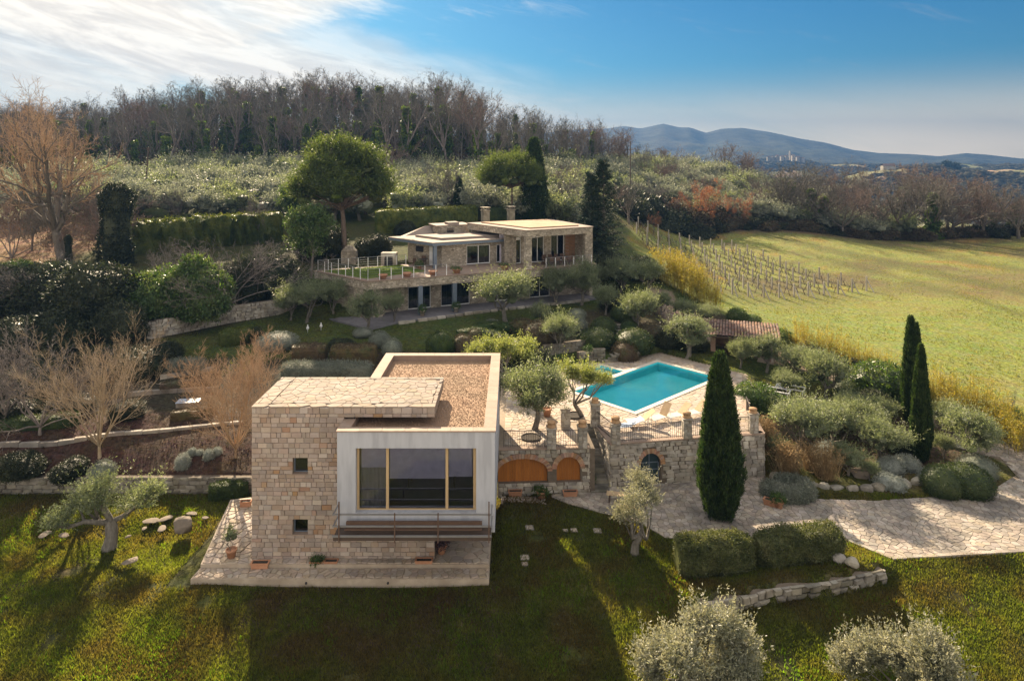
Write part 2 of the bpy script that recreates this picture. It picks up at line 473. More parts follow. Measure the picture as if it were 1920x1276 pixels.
# stone
STN = [(.30, .235, .17), (.40, .325, .245), (.34, .30, .25), (.46, .39, .30)]
M['facade'] = mat('facade_stone', [(.34, .265, .215), (.41, .33, .275), (.365, .305, .265)], scale=1.3, rough=.9, bump=.9, bscale=11, var=.2, hvar=.01, c2=(.29, .215, .165), c2scale=.8, c2fac=.5, bdist=.015)
M['facade_rust'] = mat('rusty_facade_stone', [(.38, .25, .16), (.33, .215, .15)], scale=2.2, rough=.9, bump=.5, bscale=14, var=.15, hvar=.01)
M['facade_pale'] = mat('pale_facade_stone', [(.46, .385, .32), (.41, .34, .285)], scale=2.2, rough=.9, bump=.5, bscale=14, var=.15, hvar=.01)
M['mortar'] = mat('mortar', [(.21, .17, .135), (.28, .23, .185)], scale=5, rough=.95, bump=.4)
M['mortar_dark'] = mat('dark_mortar', [(.12, .095, .07), (.18, .145, .11)], scale=5, rough=.95, bump=.4)
M['rubble'] = mat('rubble_stone', [(.29, .255, .205), (.41, .37, .31), (.49, .455, .39)], scale=2.2, rough=.92, bump=.6, bscale=10, var=.28, hvar=.012, c2=(.17, .15, .12), c2scale=.9, c2fac=.55)
M['rubble_dark'] = mat('weathered_rubble_stone', [(.17, .15, .12), (.26, .235, .19), (.33, .30, .25)], scale=2.2, rough=.95, bump=.6, bscale=10, var=.28, hvar=.012, c2=(.09, .085, .06), c2scale=.9, c2fac=.6)
M['flag'] = mat('pale_flagstone', [(.34, .275, .215), (.42, .345, .275), (.385, .325, .275)], scale=2.5, rough=.8, bump=.35, bscale=14, var=.16, hvar=.012, c2=(.30, .245, .18), c2scale=.7, c2fac=.45)
M['roofflag'] = mat('roof_flagstone', [(.215, .172, .135), (.28, .227, .18), (.25, .21, .178)], scale=2.5, rough=.85, bump=.35, bscale=14, var=.12, hvar=.01, c2=(.2, .16, .12), c2scale=.7, c2fac=.4)
M['grove'] = mat('grove_olive_leaf', [(.16, .18, .13), (.22, .24, .18), (.29, .30, .235)], scale=.35, rough=.55, var=.4, hvar=.02, transl=.3, tcol=(1.3, 1.3, 1.0))
M['flag_grey'] = mat('grey_flagstone', [(.25, .21, .17), (.36, .31, .255), (.43, .375, .315)], scale=1.6, rough=.85, bump=.45, bscale=12, var=.24, hvar=.015, c2=(.13, .12, .11), c2scale=.45, c2fac=.65)
M['joint'] = mat('paving_joint', [(.14, .115, .085), (.21, .17, .13)], scale=4, rough=.95, bump=.3)
M['joint_light'] = mat('pale_paving_joint', [(.25, .20, .15), (.33, .27, .2)], scale=4, rough=.95, bump=.3)
M['cap'] = mat('coping_travertine', [(.265, .195, .15), (.335, .26, .205)], scale=3, rough=.8, bump=.2, var=.1, c2=(.30, .2, .15), c2scale=1.2, c2fac=.4)
M['coping'] = mat('pool_coping_stone', [(.55, .50, .42), (.64, .59, .50)], scale=3, rough=.7, bump=.2, var=.1)
M['gravel'] = mat('roof_gravel', [(.36, .225, .14), (.46, .305, .20), (.40, .28, .195)], scale=9, rough=.95, bump=.9, bscale=30, var=.3, c2=(.26, .19, .12), c2scale=.5, c2fac=.45)
M['concrete'] = mat('white_render', [(.40, .415, .46), (.53, .545, .59)], scale=1.1, rough=.85, bump=.3, bscale=6, c2=(.29, .30, .335), c2scale=1.1, c2fac=.7, stretch=(2.6, 2.6, .4))
M['roofslab'] = mat('pale_roof_slab', [(.24, .20, .17), (.31, .26, .225)], scale=1, rough=.85, bump=.2, c2=(.33, .25, .2), c2scale=.5, c2fac=.5)
M['terracotta'] = mat('terracotta', [(.36, .17, .095), (.46, .25, .15)], scale=5, rough=.85, bump=.2, var=.12, obj=True)
M['brick'] = mat('arch_brick', [(.33, .19, .12), (.42, .27, .18)], scale=5, rough=.9, bump=.4, var=.25, hvar=.015)
M['tile'] = mat('roof_tile', [(.12, .07, .052), (.18, .105, .075), (.18, .135, .105)], scale=3, rough=.9, bump=.3, var=.3, hvar=.012)
M['doorwood'] = mat('varnished_plank', [(.30, .10, .018), (.42, .16, .03)], scale=3, rough=.45, var=.14, stretch=(8, 8, .8), spec=.4)
M['framewood'] = mat('oak_frame', [(.42, .30, .16), (.52, .38, .22)], scale=3, rough=.55, stretch=(6, 6, .6))
M['bluesteel'] = flat('blue_grey_steel', (.16, .20, .26), rough=.45, metal=.3)
M['steel'] = flat('galvanised_steel', (.27, .27, .28), rough=.5, metal=.6)
M['darksteel'] = flat('dark_iron', (.07, .06, .055), rough=.6, metal=.4)
M['rust'] = flat('rusty_iron', (.13, .08, .055), rough=.8, metal=.2)
M['white'] = flat('white_paint', (.74, .74, .74), rough=.5)
M['canvas'] = flat('cream_canvas', (.62, .56, .45), rough=.9)
M['canvas_tan'] = flat('tan_canvas', (.50, .36, .22), rough=.9)
M['blackbed'] = mat('tree_pit_soil', [(.03, .025, .02), (.06, .05, .04)], scale=8, rough=1, bump=.8)
M['door_blue'] = flat('dark_blue_green_paint', (.03, .055, .065), rough=.45)
M['curtain'] = flat('grey_curtain', (.36, .36, .34), rough=.9)
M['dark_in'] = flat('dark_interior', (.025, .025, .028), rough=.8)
M['in_floor'] = flat('interior_floor', (.30, .27, .26), rough=.4)
M['in_wall'] = flat('interior_wall', (.60, .56, .66), rough=.9)
M['boulder'] = mat('boulder', [(.15, .125, .10), (.25, .205, .16)], scale=2, rough=.9, bump=.5, bscale=7)
M['shutter'] = flat('terracotta_slat', (.42, .24, .13), rough=.7)
M['wood_dark'] = flat('dark_timber', (.08, .055, .04), rough=.7)
M['concpost'] = flat('concrete_post', (.34, .31, .27), rough=.9, var=.2)
M['plinth'] = mat('stone_plinth', [(.38, .31, .24), (.50, .42, .33)], scale=2.5, rough=.85, bump=.25, c2=(.25, .20, .15), c2scale=.8, c2fac=.5)
M['basin'] = mat('pool_plaster', [(.07, .74, .86), (.12, .86, .93)], scale=.8, rough=.7)
M['solar'] = flat('blue_white_panel', (.4, .47, .58), rough=.3)

def glassy(name, tint, rough=.02, ior=1.5, bump=0.0, bs=2.0, gl=(1, 1, 1)):
    m = bpy.data.materials.new(name); m.use_nodes = True; t = m.node_tree; N = t.nodes; L = t.links
    for n in list(N): N.remove(n)
    out = N.new('ShaderNodeOutputMaterial'); tr = N.new('ShaderNodeBsdfTransparent'); tr.inputs[0].default_value = (*tint, 1)
    g = N.new('ShaderNodeBsdfGlossy'); g.inputs['Roughness'].default_value = rough; g.inputs[0].default_value = (*gl, 1)
    fr = N.new('ShaderNodeFresnel'); fr.inputs[0].default_value = ior
    mx_ = N.new('ShaderNodeMixShader')
    if bump:
        nz_ = N.new('ShaderNodeTexNoise'); nz_.inputs['Scale'].default_value = bs; nz_.inputs['Detail'].default_value = 3
        ge = N.new('ShaderNodeNewGeometry'); L.new(ge.outputs['Position'], nz_.inputs['Vector'])
        bp = N.new('ShaderNodeBump'); bp.inputs['Strength'].default_value = bump; bp.inputs['Distance'].default_value = .05
        L.new(nz_.outputs['Fac'], bp.inputs['Height']); L.new(bp.outputs[0], g.inputs['Normal']); L.new(bp.outputs[0], fr.inputs['Normal'])
    L.new(fr.outputs[0], mx_.inputs[0]); L.new(tr.outputs[0], mx_.inputs[1]); L.new(g.outputs[0], mx_.inputs[2]); L.new(mx_.outputs[0], out.inputs[0])
    return m
M['water'] = glassy('pool_water', (.90, 1.0, 1.0), .02, 1.33, .25, 1.6)
M['glass'] = glassy('window_glass', (.42, .46, .50), .01, 1.9)
M['glass_big'] = glassy('tinted_window_glass', (.82, .83, .92), .01, 1.9)
# ------------------------------------------------------------------ terrain
CP = []
def cp(px, py, z):
    x, y = W(px, py, z); CP.append((x, y, z))
for a in [(-200,1276,-.7),(0,1276,-.6),(500,1276,-.6),(960,1276,-.7),(1400,1276,-1.0),(1920,1276,-1.2),(2200,1276,-1.2),
          (0,1100,-.1),(350,1100,-.05),(960,1100,-.05),(1250,1130,-.3),(1750,1130,-.6),(1920,1110,-.7),(-300,1100,0),
          (-300,945,0),(0,945,0),(200,945,0),(400,945,0),(500,1000,0),(960,1000,0),(1100,950,0),(1290,960,0),(1060,1000,0),
          (1500,950,0),(1700,950,0),(1900,1000,0),(1850,890,0),(1600,1000,0),(1960,860,0),(2200,900,0),(2200,1020,-.1),
          (1760,1060,-.15),(1940,1055,-.2),
          (-300,890,.95),(0,890,.9),(200,888,.9),(400,888,.9),(-300,830,2.0),(0,832,2),(200,818,2),(400,803,2),
          (0,775,2.1),(200,765,2.15),(400,750,2.2),(-200,740,2.5),(0,720,2.5),(0,660,3.0),(-100,640,3.6),
          (150,690,2.8),(300,700,2.9),(380,670,3.3),(460,655,3.5),(560,640,3.5),(620,705,2.6),(700,640,3.45),(850,640,3.35),(950,625,3.35),
          (640,620,3.7),(760,607,3.75),(900,592,3.8),(1000,585,3.8),(500,600,3.9),(430,618,3.85),
          (1100,655,3.0),(1220,655,2.9),(1020,668,2.8),(1100,600,3.8),(1180,560,4.0),(1100,545,4.2),(1250,590,3.2),(1290,640,2.6),
          (1400,665,2.0),(1450,720,1.6),(1550,690,1.4),(1650,740,.9),(1500,800,.5),(1750,830,.25),(1620,880,.2),(1850,800,.2),(1480,760,1.2),
          (1900,760,.2),(1700,680,.6),(1500,620,1.2),(1350,560,2.1),(1300,520,2.3),(1240,480,2.6),(1700,560,.8),(1900,560,.5),(2200,600,.2),
          (1450,480,1.7),(1900,470,.8),(1600,440,1.4),(1300,445,2.6),(1750,445,1.0),(2300,450,.5),(2400,700,0)]:
    cp(*a)
CP += [(-7,44,1.2),(-10,44,1.4),(-7,47,2.2),(2,56,3.0),(9,57,2.9),(13,57,2.8),(-13,42,1.6),(16.5,44,1.6),(18,50,1.9),(17,40,.5),
       (5,37,.02),(10,37.6,0),(15,38.6,.05),(1,36.5,0),
       (-16,77,7.2),(-5,90,7.8),(8,88,7.2),(14,82,6.0),(-27,72,6.6),(-24,66,5.5),(-33,66,6.0),(-45,62,5.0),(-40,55,4.2),(-60,60,5.0),(-34,58,5.0),
       (16,76,4.6),(20,90,4.2),(24,105,3.0),(16,100,6.2),
       (-30,85,7.8),(-55,85,8.2),(-20,96,9.0),(0,98,9.2),(-85,95,9.0),(-70,120,12),(-40,120,11.8),(-10,120,11.5),(12,120,9.5),
       (-90,145,15),(-60,145,15.0),(-30,145,14.8),(0,145,13.6),(18,142,10.5),
       (-150,200,21),(-103,200,23),(-48,200,27),(-17,200,24.5),(6,200,19.5),(22,200,15.5),(53,200,13),(66,200,11.0),(77,205,8),(84,185,3.5),
       (30,150,6.5),(45,142,3.4),(60,150,3.8),(50,165,6.8),(35,175,11.0),(70,170,4.2),(85,160,1.8),(100,165,1.2),(130,170,.6),(200,190,-1),
       (40,135,2.4),(70,135,1.8),(110,140,1.0),(170,140,.2),(120,100,.3),
       (-200,120,9),(-220,60,4),(-200,25,0),(200,60,-.5),(200,25,-2),(-120,70,6),(0,8,-1.2),(-60,8,-1),(60,8,-2),
       (0,250,18),(-60,250,27),(-160,260,22),(40,250,11),(80,250,2),(120,240,-8),(220,260,-12),(-260,250,18),
       (-100,340,15),(60,340,0),(160,340,-22),(300,340,-30),(-300,340,10),(-400,200,12),(350,150,-4),(350,350,-34)]
CPa = np.array(CP)
def _tps_fit(P):
    n = len(P); s = 100.0
    X = P[:, :2] / s
    d = np.linalg.norm(X[:, None] - X[None], axis=2)
    K = np.where(d > 0, d * d * np.log(d + 1e-12), 0) + np.eye(n) * 2e-5
    A = np.zeros((n + 3, n + 3)); A[:n, :n] = K; A[:n, n] = 1; A[:n, n + 1:] = X; A[n:, :n] = A[:n, n:].T
    w = np.linalg.solve(A, np.concatenate([P[:, 2], [0, 0, 0]]))
    return X, w, s
_TX, _TW, _TS = _tps_fit(CPa)
def tps(x, y):
    x = np.asarray(x, float).ravel() / _TS; y = np.asarray(y, float).ravel() / _TS
    d2 = (x[:, None] - _TX[None, :, 0]) ** 2 + (y[:, None] - _TX[None, :, 1]) ** 2
    n = len(_TX)
    return (np.where(d2 > 0, .5 * d2 * np.log(d2 + 1e-12), 0) @ _TW[:n]) + _TW[n] + _TW[n + 1] * x + _TW[n + 2] * y

# plans shared with the objects further down
DRIVE = [W(x, y, 0) for x, y in [(1035,932),(1065,944),(1130,962),(1195,976),(1248,1008),(1400,1008),(1592,1012),(1640,1032),(1672,1045),(1920,1031),(2140,1020),(2260,960)]] + \
        [(36, 45.5), (30, 46.5), (28.5, 44.5)] + [W(x, y, 0) for x, y in [(1880,862),(1905,890),(1862,918),(1740,932),(1640,938),(1540,935),(1475,925),(1440,906)]] + [(14.9, 40.3), (5.4, 38.8), (4.4, 38.4), (2.2, 38.0)]
TERR = [(-.75, 38.0), (4.35, 38.25), (4.3, 41.6), (4.9, 41.6), (5.55, 38.75), (14.85, 40.2), (15.6, 45.0), (17.6, 51.2), (12.4, 57.0), (8.3, 54.6), (3.0, 53.5), (-.7, 50.5)]
PA, PU, PV = (7.83, 43.6), (.73, .683), (-.683, .73)
POOL = [PA, (PA[0]+10*PU[0], PA[1]+10*PU[1]), (PA[0]+10*PU[0]+5.2*PV[0], PA[1]+10*PU[1]+5.2*PV[1]), (PA[0]+5.2*PV[0], PA[1]+5.2*PV[1])]
VO, VU, VV = (1.8, 69.2), (math.cos(R(25)), math.sin(R(25))), (-math.sin(R(25)), math.cos(R(25)))
def VL(a, b): return (VO[0] + a*VU[0] + b*VV[0], VO[1] + a*VU[1] + b*VV[1])
VFOOT = [VL(-19.6, 8.2), VL(-16.2, .6), VL(8, .6), VL(10.3, 5), VL(10.3, 15), VL(-10.4, 13), VL(-19.4, 9.5)]
W3 = [(-40, 52.5), (-33, 54.6), (-29.3, 56.2), (-25.4, 60.8), (-20.5, 65.0)]

xs = [0.0]
st = .42
while xs[-1] < 420:
    xs.append(xs[-1] + st)
    if xs[-1] > 22: st = min(st * 1.035, 12)
xs = np.array(sorted([-v for v in xs[1:]] + xs))
ys = [10.0]; st = .42
while ys[-1] < 430:
    ys.append(ys[-1] + st)
    if ys[-1] > 58: st = min(st * 1.03, 8)
ys = np.array(ys)
GX, GY = np.meshgrid(xs, ys)
Z = np.concatenate([tps(GX[i:i+20], GY[i:i+20]) for i in range(0, len(ys), 20)]).reshape(GX.shape)
Z += vnoise(GX, GY, 9, 3) * .25 * sstep(20, 60, GY) + vnoise(GX + 50, GY, 30, 3) * 2.0 * sstep(110, 190, GY)
Z += vnoise(GX, GY, 2.2, 2) * .07
def band(dv, a, b): return 1 - sstep(a, b, np.abs(dv))
# left retaining wall 1 at y = 38.1
w = (1 - sstep(-12.2, -11.4, GX))
Z = np.where(GY < 38.15, Z * (1 - w * sstep(34, 37, GY)), Z * (1 - w) + w * np.maximum(Z, .9))
# low wall in the lower right lawn
W2 = [(8.0, 28.6), (9.6, 28.9), (11.3, 29.5), (14.0, 30.0), (16.9, 30.9)]
yl = np.interp(GX, [p[0] for p in W2], [p[1] for p in W2])
w = band(GY - yl, 1.0, 2.4) * sstep(7.2, 8.4, GX) * (1 - sstep(16.8, 17.8, GX))
Z = Z * (1 - w) + w * np.where(GY < yl + .18, -.5, .12)
# upper left wall
yl3 = np.interp(GX, [p[0] for p in W3], [p[1] for p in W3])
w = band(GY - yl3, 1.0, 3.0) * sstep(-41, -38, GX) * (1 - sstep(-22, -20, GX))
Z = Z * (1 - w) + w * np.where(GY < yl3 + .6, np.interp(GX, [-40, -20], [3.6, 4.1]), np.interp(GX, [-40, -20], [5.0, 5.4]))
sdD = poly_sd(GX, GY, DRIVE)
Z = np.where(sdD < .0, -.06, Z * sstep(0, .8, sdD) + (-.02) * (1 - sstep(0, .8, sdD)))
# sunk ground under solid things
sdT = poly_sd(GX, GY, TERR)
Z = np.where(sdT < -.05, -.5, Z)
fr = (GY < 38.4) & (sdT > -.05) & (sdT < 1.0) & (GX > -.7) & (GX < 16)
Z = np.where(fr, np.minimum(Z, .0), Z)
sdB = poly_sd(GX, GY, [(-11.9, 31), (-.8, 31), (-.8, 41.6), (-11.9, 41.6)])
Z = np.where(sdB < 0, -.3, Z)
sdV = poly_sd(GX, GY, VFOOT)
Z = np.where(sdV < -.2, 3.3, Z)
fv = (sdV > -.2) & (sdV < 3) & ((GX - VO[0]) * VV[0] + (GY - VO[1]) * VV[1] < 2.2)
Z = np.where(fv, np.minimum(Z, 3.78), Z)
# far ground falls away into the valley
rr = np.hypot(GX, GY)
SKYL = [(-300,262),(700,252),(900,250),(1020,250),(1080,243),(1140,241),(1168,236),(1201,241),(1244,232),(1274,239),(1294,239),(1323,249),(1355,241),(1392,240),(1445,248),(1506,261),(1546,267),(1599,281),(1648,287),(1709,289),(1762,293),(1811,287),(1851,290),(1912,297),(1990,301),(2150,292),(2500,298)]
R_NEAR, R_TOWN, R_MTN = 1000.0, 1700.0, 3300.0
def farz(px, r):
    """height of the far land at picture column px and distance r (along y)"""
    px = np.asarray(px, float); r = np.asarray(r, float)
    def zz(y, d): return CAMZ + (HY - y) / F * d
    skyl = np.interp(px, [p[0] for p in SKYL], [p[1] for p in SKYL])
    z3 = zz(skyl, R_MTN)
    n = vnoise(px, px * 0 + 3, 60, 3)
    zridge = zz(np.interp(px, [900, 1300, 1500, 1620, 1750, 1800, 1920, 2200], [345, 345, 336, 322, 318, 326, 318, 318]) + n * 6, R_NEAR)
    zt = zz(np.interp(px, [900, 1250, 1360, 1420, 1490, 1540, 1620, 1760, 2000], [312, 312, 306, 300, 300, 310, 313, 310, 309]) + n * 5, R_TOWN)
    rk = [250, 430, 640, 820, R_NEAR, 1250, R_TOWN, 2050, R_MTN, 4200, 5200]
    zk = [np.full_like(px, -12), np.full_like(px, -36), np.full_like(px, -52), np.full_like(px, -42), zridge, zridge - 25, zt, zt - 30, z3, z3 - 60, z3 * 0 - 60]
    out = np.zeros(px.shape)
    for i in range(len(rk) - 1):
        t = np.clip((r - rk[i]) / (rk[i + 1] - rk[i]), 0, 1); t = t * t * (3 - 2 * t) if i not in (7,) else t ** .8
        m_ = (r >= rk[i]) & (r <= rk[i + 1])
        out = np.where(m_, zk[i] * (1 - t) + zk[i + 1] * t, out)
    return out
pxg = HX + GX / GY * F
wfar = sstep(265, 400, GY)
Z = Z * (1 - wfar) + wfar * (farz(pxg, GY) * sstep(0, .25, GX / GY + .3) + (1 - sstep(0, .25, GX / GY + .3)) * 8)

def H(x, y):
    x = np.asarray(x, float); y = np.asarray(y, float)
    i = np.clip(np.searchsorted(xs, x) - 1, 0, len(xs) - 2); j = np.clip(np.searchsorted(ys, y) - 1, 0, len(ys) - 2)
    fx = np.clip((x - xs[i]) / (xs[i + 1] - xs[i]), 0, 1); fy = np.clip((y - ys[j]) / (ys[j + 1] - ys[j]), 0, 1)
    return (Z[j, i] * (1 - fx) + Z[j, i + 1] * fx) * (1 - fy) + (Z[j + 1, i] * (1 - fx) + Z[j + 1, i + 1] * fx) * fy
_dd = np.concatenate([np.arange(22, 100, .05), np.arange(100, 420, .2)])
def G(px, py):
    """where the line of sight through a photo pixel meets the terrain"""
    x = (px - HX) * _dd / F; zr = CAMZ - (py - HY) * _dd / F
    k = np.argmax(zr <= H(x, _dd))
    if zr[k] > H(x[k], _dd[k]): k = len(_dd) - 1
    return float(x[k]), float(_dd[k]), float(H(x[k], _dd[k]))

# ground colour: what grows or lies where
C = np.zeros(GX.shape + (3,))
def paint(col, w):
    global C
    C = C * (1 - w[..., None]) + np.array(col) * w[..., None]
nA = vnoise(GX, GY, 5, 3); nB = vnoise(GX + 30, GY + 11, 1.6, 3); nC = vnoise(GX + 5, GY + 70, 14, 3)
C[:] = (.055, .060, .018)
paint((.14, .12, .045), sstep(.0, .25, nA) * .7)
paint((.10, .075, .045), sstep(.08, .3, nB) * .5)
# mown garden lawns further up
gard = sstep(50, 53, GY) * (1 - sstep(95, 100, GY))
paint((.05, .07, .02), gard * .8)
# planting beds
def pz(pts, z, col, e=.6, amp=1.2, f=1.0):
    sd_ = poly_sd(GX, GY, WP(pts, z)) if z is not None else poly_sd(GX, GY, pts)
    paint(col, (1 - sstep(-e, e, sd_ + nB * amp)) * f)
pz([(-60, 38.2), (-11.5, 38.2), (-11.5, 44.5), (-60, 44.5)], None, (.065, .042, .030))
pz([(-60, 44.6), (-9, 44.6), (-6, 53.0), (-20, 53), (-60, 50)], None, (.045, .04, .026))
pz([(-13, 47.5), (-2, 47.5), (-2, 54.5), (-14, 54.5)], None, (.05, .036, .025))
pz([(4, 57), (13, 58), (22, 62), (22, 72), (12, 70), (6, 66), (2, 60)], None, (.05, .045, .025))
pz([(15.5, 40.2), (29, 41.5), (31, 46), (24, 50), (16, 47)], None, (.07, .055, .035))
pz([(8.5, 29.5), (17, 31.2), (18, 34), (9, 33)], None, (.07, .06, .03), f=.6)
pz([(-11.5, 26), (-.5, 26), (-.2, 30.3), (-11.5, 30.3)], None, (.07, .048, .035), f=.75)
# lane along the field
LANE = [W(1215,548,3.9), W(1258,556,3.6), W(1292,600,3.0), W(1400,640,2.2), W(1590,690,1.2), W(1705,745,.6), W(1870,822,.2), W(1985,850,.1), W(1900,870,.1), W(1760,800,.3), W(1640,742,.9), W(1500,690,1.6), W(1330,640,2.6), W(1255,610,3.0)]
pz(LANE, None, (.26, .20, .16), .3, .5)
# fields
FIELD = [W(1215,520,3.4), W(1300,575,2.4), W(1500,655,1.2), W(1760,790,.3), W(1990,850,.1), (120, 60), (260, 110), (260, 175), (110, 160), (50, 140), (26, 140), (18, 110)]
sdF = poly_sd(GX, GY, FIELD)
wF = 1 - sstep(-.8, .8, sdF + nB)
paint((.18, .185, .055), wF)
rx_ = GX * .94 - GY * .34; ry_ = GX * .34 + GY * .94
str_ = vnoise(rx_ * .12, ry_, 1.6, 3)
paint((.15, .19, .05), wF * sstep(-.03, .15, vnoise(rx_ * .10 + 9, ry_, 1.9, 3)) * .6)
paint((.15, .19, .05), wF * sstep(-.15, .25, nC * 1.3) * .7)
paint((.11, .085, .045), wF * sstep(.02, .2, nC - nA * .4) * sstep(75, 100, GY) * .8)
paint((.24, .13, .04), wF * sstep(.12, .25, nA) * sstep(85, 100, GY) * .6)
pz([(55, 90), (75, 84), (105, 88), (105, 105), (70, 108)], None, (.13, .10, .055), 5, 8, .6)
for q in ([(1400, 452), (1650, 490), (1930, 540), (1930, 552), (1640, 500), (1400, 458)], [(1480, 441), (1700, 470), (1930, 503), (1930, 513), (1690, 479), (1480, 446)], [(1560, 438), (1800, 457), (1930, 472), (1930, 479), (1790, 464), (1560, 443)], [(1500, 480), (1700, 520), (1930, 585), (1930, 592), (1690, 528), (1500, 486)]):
    pz(q, .8, (.095, .10, .035), .8, .8, .75)  # long tree shadows painted as dark bands along the mown furrows
# groves and woods
wG = sstep(96, 104, GY) * (sdF > 0)
paint((.085, .105, .04), wG)
paint((.16, .13, .06), wG * sstep(0, .2, nA) * .5)
wW = sstep(140, 150, GY) * (1 - sstep(10, 25, GX - (GY - 145) * .2))
paint((.075, .055, .045), wW)
pz([(-120, 62), (-50, 62), (-50, 96), (-120, 100)], None, (.26, .16, .09), 3, 4, .8)
pz([(-48, 66), (-14, 76), (-14, 97), (-48, 97)], None, (.05, .05, .02), 2, 3, .8)
pz([(-80, 48), (-30, 54), (-22, 64), (-34, 66), (-80, 60)], None, (.045, .038, .022), 1, 2)
pz([(28, 141), (110, 160), (150, 172), (150, 160), (60, 140)], None, (.09, .06, .04), 2, 4, .8)
b = MB()
ny, nx = GX.shape
idx = np.arange(nx * ny).reshape(ny, nx)
b.add(np.stack([GX, GY, Z], -1).reshape(-1, 3), np.stack([idx[:-1, :-1], idx[:-1, 1:], idx[1:, 1:], idx[1:, :-1]], -1).reshape(-1, 4))

def ground_mat(name, attr, haze=False):
    m = bpy.data.materials.new(name); m.use_nodes = True; t = m.node_tree; N = t.nodes; L = t.links
    bs = N['Principled BSDF']; bs.inputs['Roughness'].default_value = .95; bs.inputs['Specular IOR Level'].default_value = .1
    at = N.new('ShaderNodeAttribute'); at.attribute_name = attr
    ge = N.new('ShaderNodeNewGeometry')
    def noi(s, d=8, r=.65):
        n = N.new('ShaderNodeTexNoise'); n.inputs['Scale'].default_value = s; n.inputs['Detail'].default_value = d; n.inputs['Roughness'].default_value = r
        L.new(ge.outputs['Position'], n.inputs['Vector']); return n.outputs['Fac']
    def mr(v, a, b_, c, d):
        n = N.new('ShaderNodeMapRange'); L.new(v, n.inputs[0])
        for i, q in enumerate((a, b_, c, d)): n.inputs[i + 1].default_value = q
        return n.outputs[0]
    s1, s2 = (4.0, .7) if not haze else (.02, .006)
    hs = N.new('ShaderNodeHueSaturation'); L.new(at.outputs['Color'], hs.inputs['Color'])
    L.new(mr(noi(s1), .32, .68, .45, 1.6), hs.inputs['Value'])
    L.new(mr(noi(s2), .32, .68, .455, .53), hs.inputs['Hue'])
    L.new(mr(noi(s2 * 2.3), .3, .7, .75, 1.25), hs.inputs['Saturation'])
    L.new(hs.outputs[0], bs.inputs['Base Color'])
    bp = N.new('ShaderNodeBump'); bp.inputs['Strength'].default_value = .9; bp.inputs['Distance'].default_value = .10 if not haze else 6
    L.new(noi(s1 * 1.7, 10, .7), bp.inputs['Height']); L.new(bp.outputs[0], bs.inputs['Normal'])
    return m
M['ground'] = ground_mat('ground_soil_and_grass', 'ground')
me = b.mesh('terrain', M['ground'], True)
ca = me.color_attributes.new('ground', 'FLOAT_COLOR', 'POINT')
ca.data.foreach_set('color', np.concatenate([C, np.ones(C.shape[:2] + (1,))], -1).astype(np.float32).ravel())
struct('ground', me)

# far land: valley, wooded ridges and blue mountains
pxs = np.linspace(-300, 2500, 420)
rs = np.concatenate([np.linspace(300, 1000, 36), np.linspace(1020, 3300, 90)[1:], np.linspace(3330, 3600, 5)])
PX, RS = np.meshgrid(pxs, rs)
FZ = farz(PX, RS)
FXX = (PX - HX) / F * RS
rough = vnoise(FXX, RS, 120, 4) * 22 * sstep(300, 800, RS) * np.where(RS < 3000, 1, .0) + vnoise(FXX, RS, 30, 2) * 7 * sstep(500, 1000, RS)
gul = np.abs(vnoise(FXX, RS * .35, 260, 4)) * 90 * sstep(1900, 2500, RS) * (1 - sstep(3000, 3300, RS))
FZ = FZ + rough * (1 - sstep(2700, 3300, RS) * .85) - gul
FZ -= 3.0 * (RS < 420)
b = MB(); ny, nx = PX.shape; idx = np.arange(nx * ny).reshape(ny, nx)
b.add(np.stack([FXX, RS, FZ], -1).reshape(-1, 3), np.stack([idx[:-1, :-1], idx[:-1, 1:], idx[1:, 1:], idx[1:, :-1]], -1).reshape(-1, 4))
C = np.zeros(PX.shape + (3,)); C[:] = (.055, .06, .035)
nf = vnoise(FXX, RS, 90, 3); nf2 = vnoise(FXX + 400, RS, 50, 2)
GXs, GYs = GX, GY
low = (RS < 1900)
paint((.17, .17, .07), (sstep(.08, .12, nf) * low))
paint((.30, .22, .13), (sstep(.16, .2, nf2) * low))
paint((.045, .035, .03), sstep(.1, .14, -nf) * low)
M['far'] = ground_mat('distant_woodland', 'ground', True)
me = b.mesh('hills', M['far'], True)
ca = me.color_attributes.new('ground', 'FLOAT_COLOR', 'POINT')
ca.data.foreach_set('color', np.concatenate([C, np.ones(C.shape[:2] + (1,))], -1).astype(np.float32).ravel())
struct('hills', me)
# ------------------------------------------------------------------ plant builders (numpy, meshes shared between copies)
def unit(v): return v / (np.linalg.norm(v, axis=-1, keepdims=True) + 1e-9)

def leaf_quads(mb, P, D, L_, Wd, rs, mi=0, fold=True):
    """one bent diamond per leaf: base P, direction D, length L_, width Wd"""
    n = len(P)
    rnd = unit(rs.normal(size=(n, 3)))
    S = unit(np.cross(D, rnd))
    L_ = np.broadcast_to(L_, (n,))[:, None]; Wd = np.broadcast_to(Wd, (n,))[:, None]
    m_ = P + D * L_ * .5
    V = np.stack([P, m_ - S * Wd * .5, P + D * L_, m_ + S * Wd * .5], 1)
    idx = np.arange(4 * n).reshape(n, 4)
    mb.add(V.reshape(-1, 3), idx, mi)

def shoots(mb, O, D, length, per, ll, lw, rs, mi=0, spread=.7):
    """leafy shoots: origin O, direction D; per leaves along each"""
    n = len(O)
    t = rs.rand(n, per)
    length = np.broadcast_to(length, (n,))
    P = O[:, None] + D[:, None] * (t * length[:, None])[..., None] + rs.normal(size=(n, per, 3)) * ll * .25
    LD = unit(D[:, None] + rs.normal(size=(n, per, 3)) * spread)
    k = n * per
    leaf_quads(mb, P.reshape(k, 3), LD.reshape(k, 3), ll * (.6 + .8 * rs.rand(k)), lw * (.7 + .6 * rs.rand(k)), rs, mi)

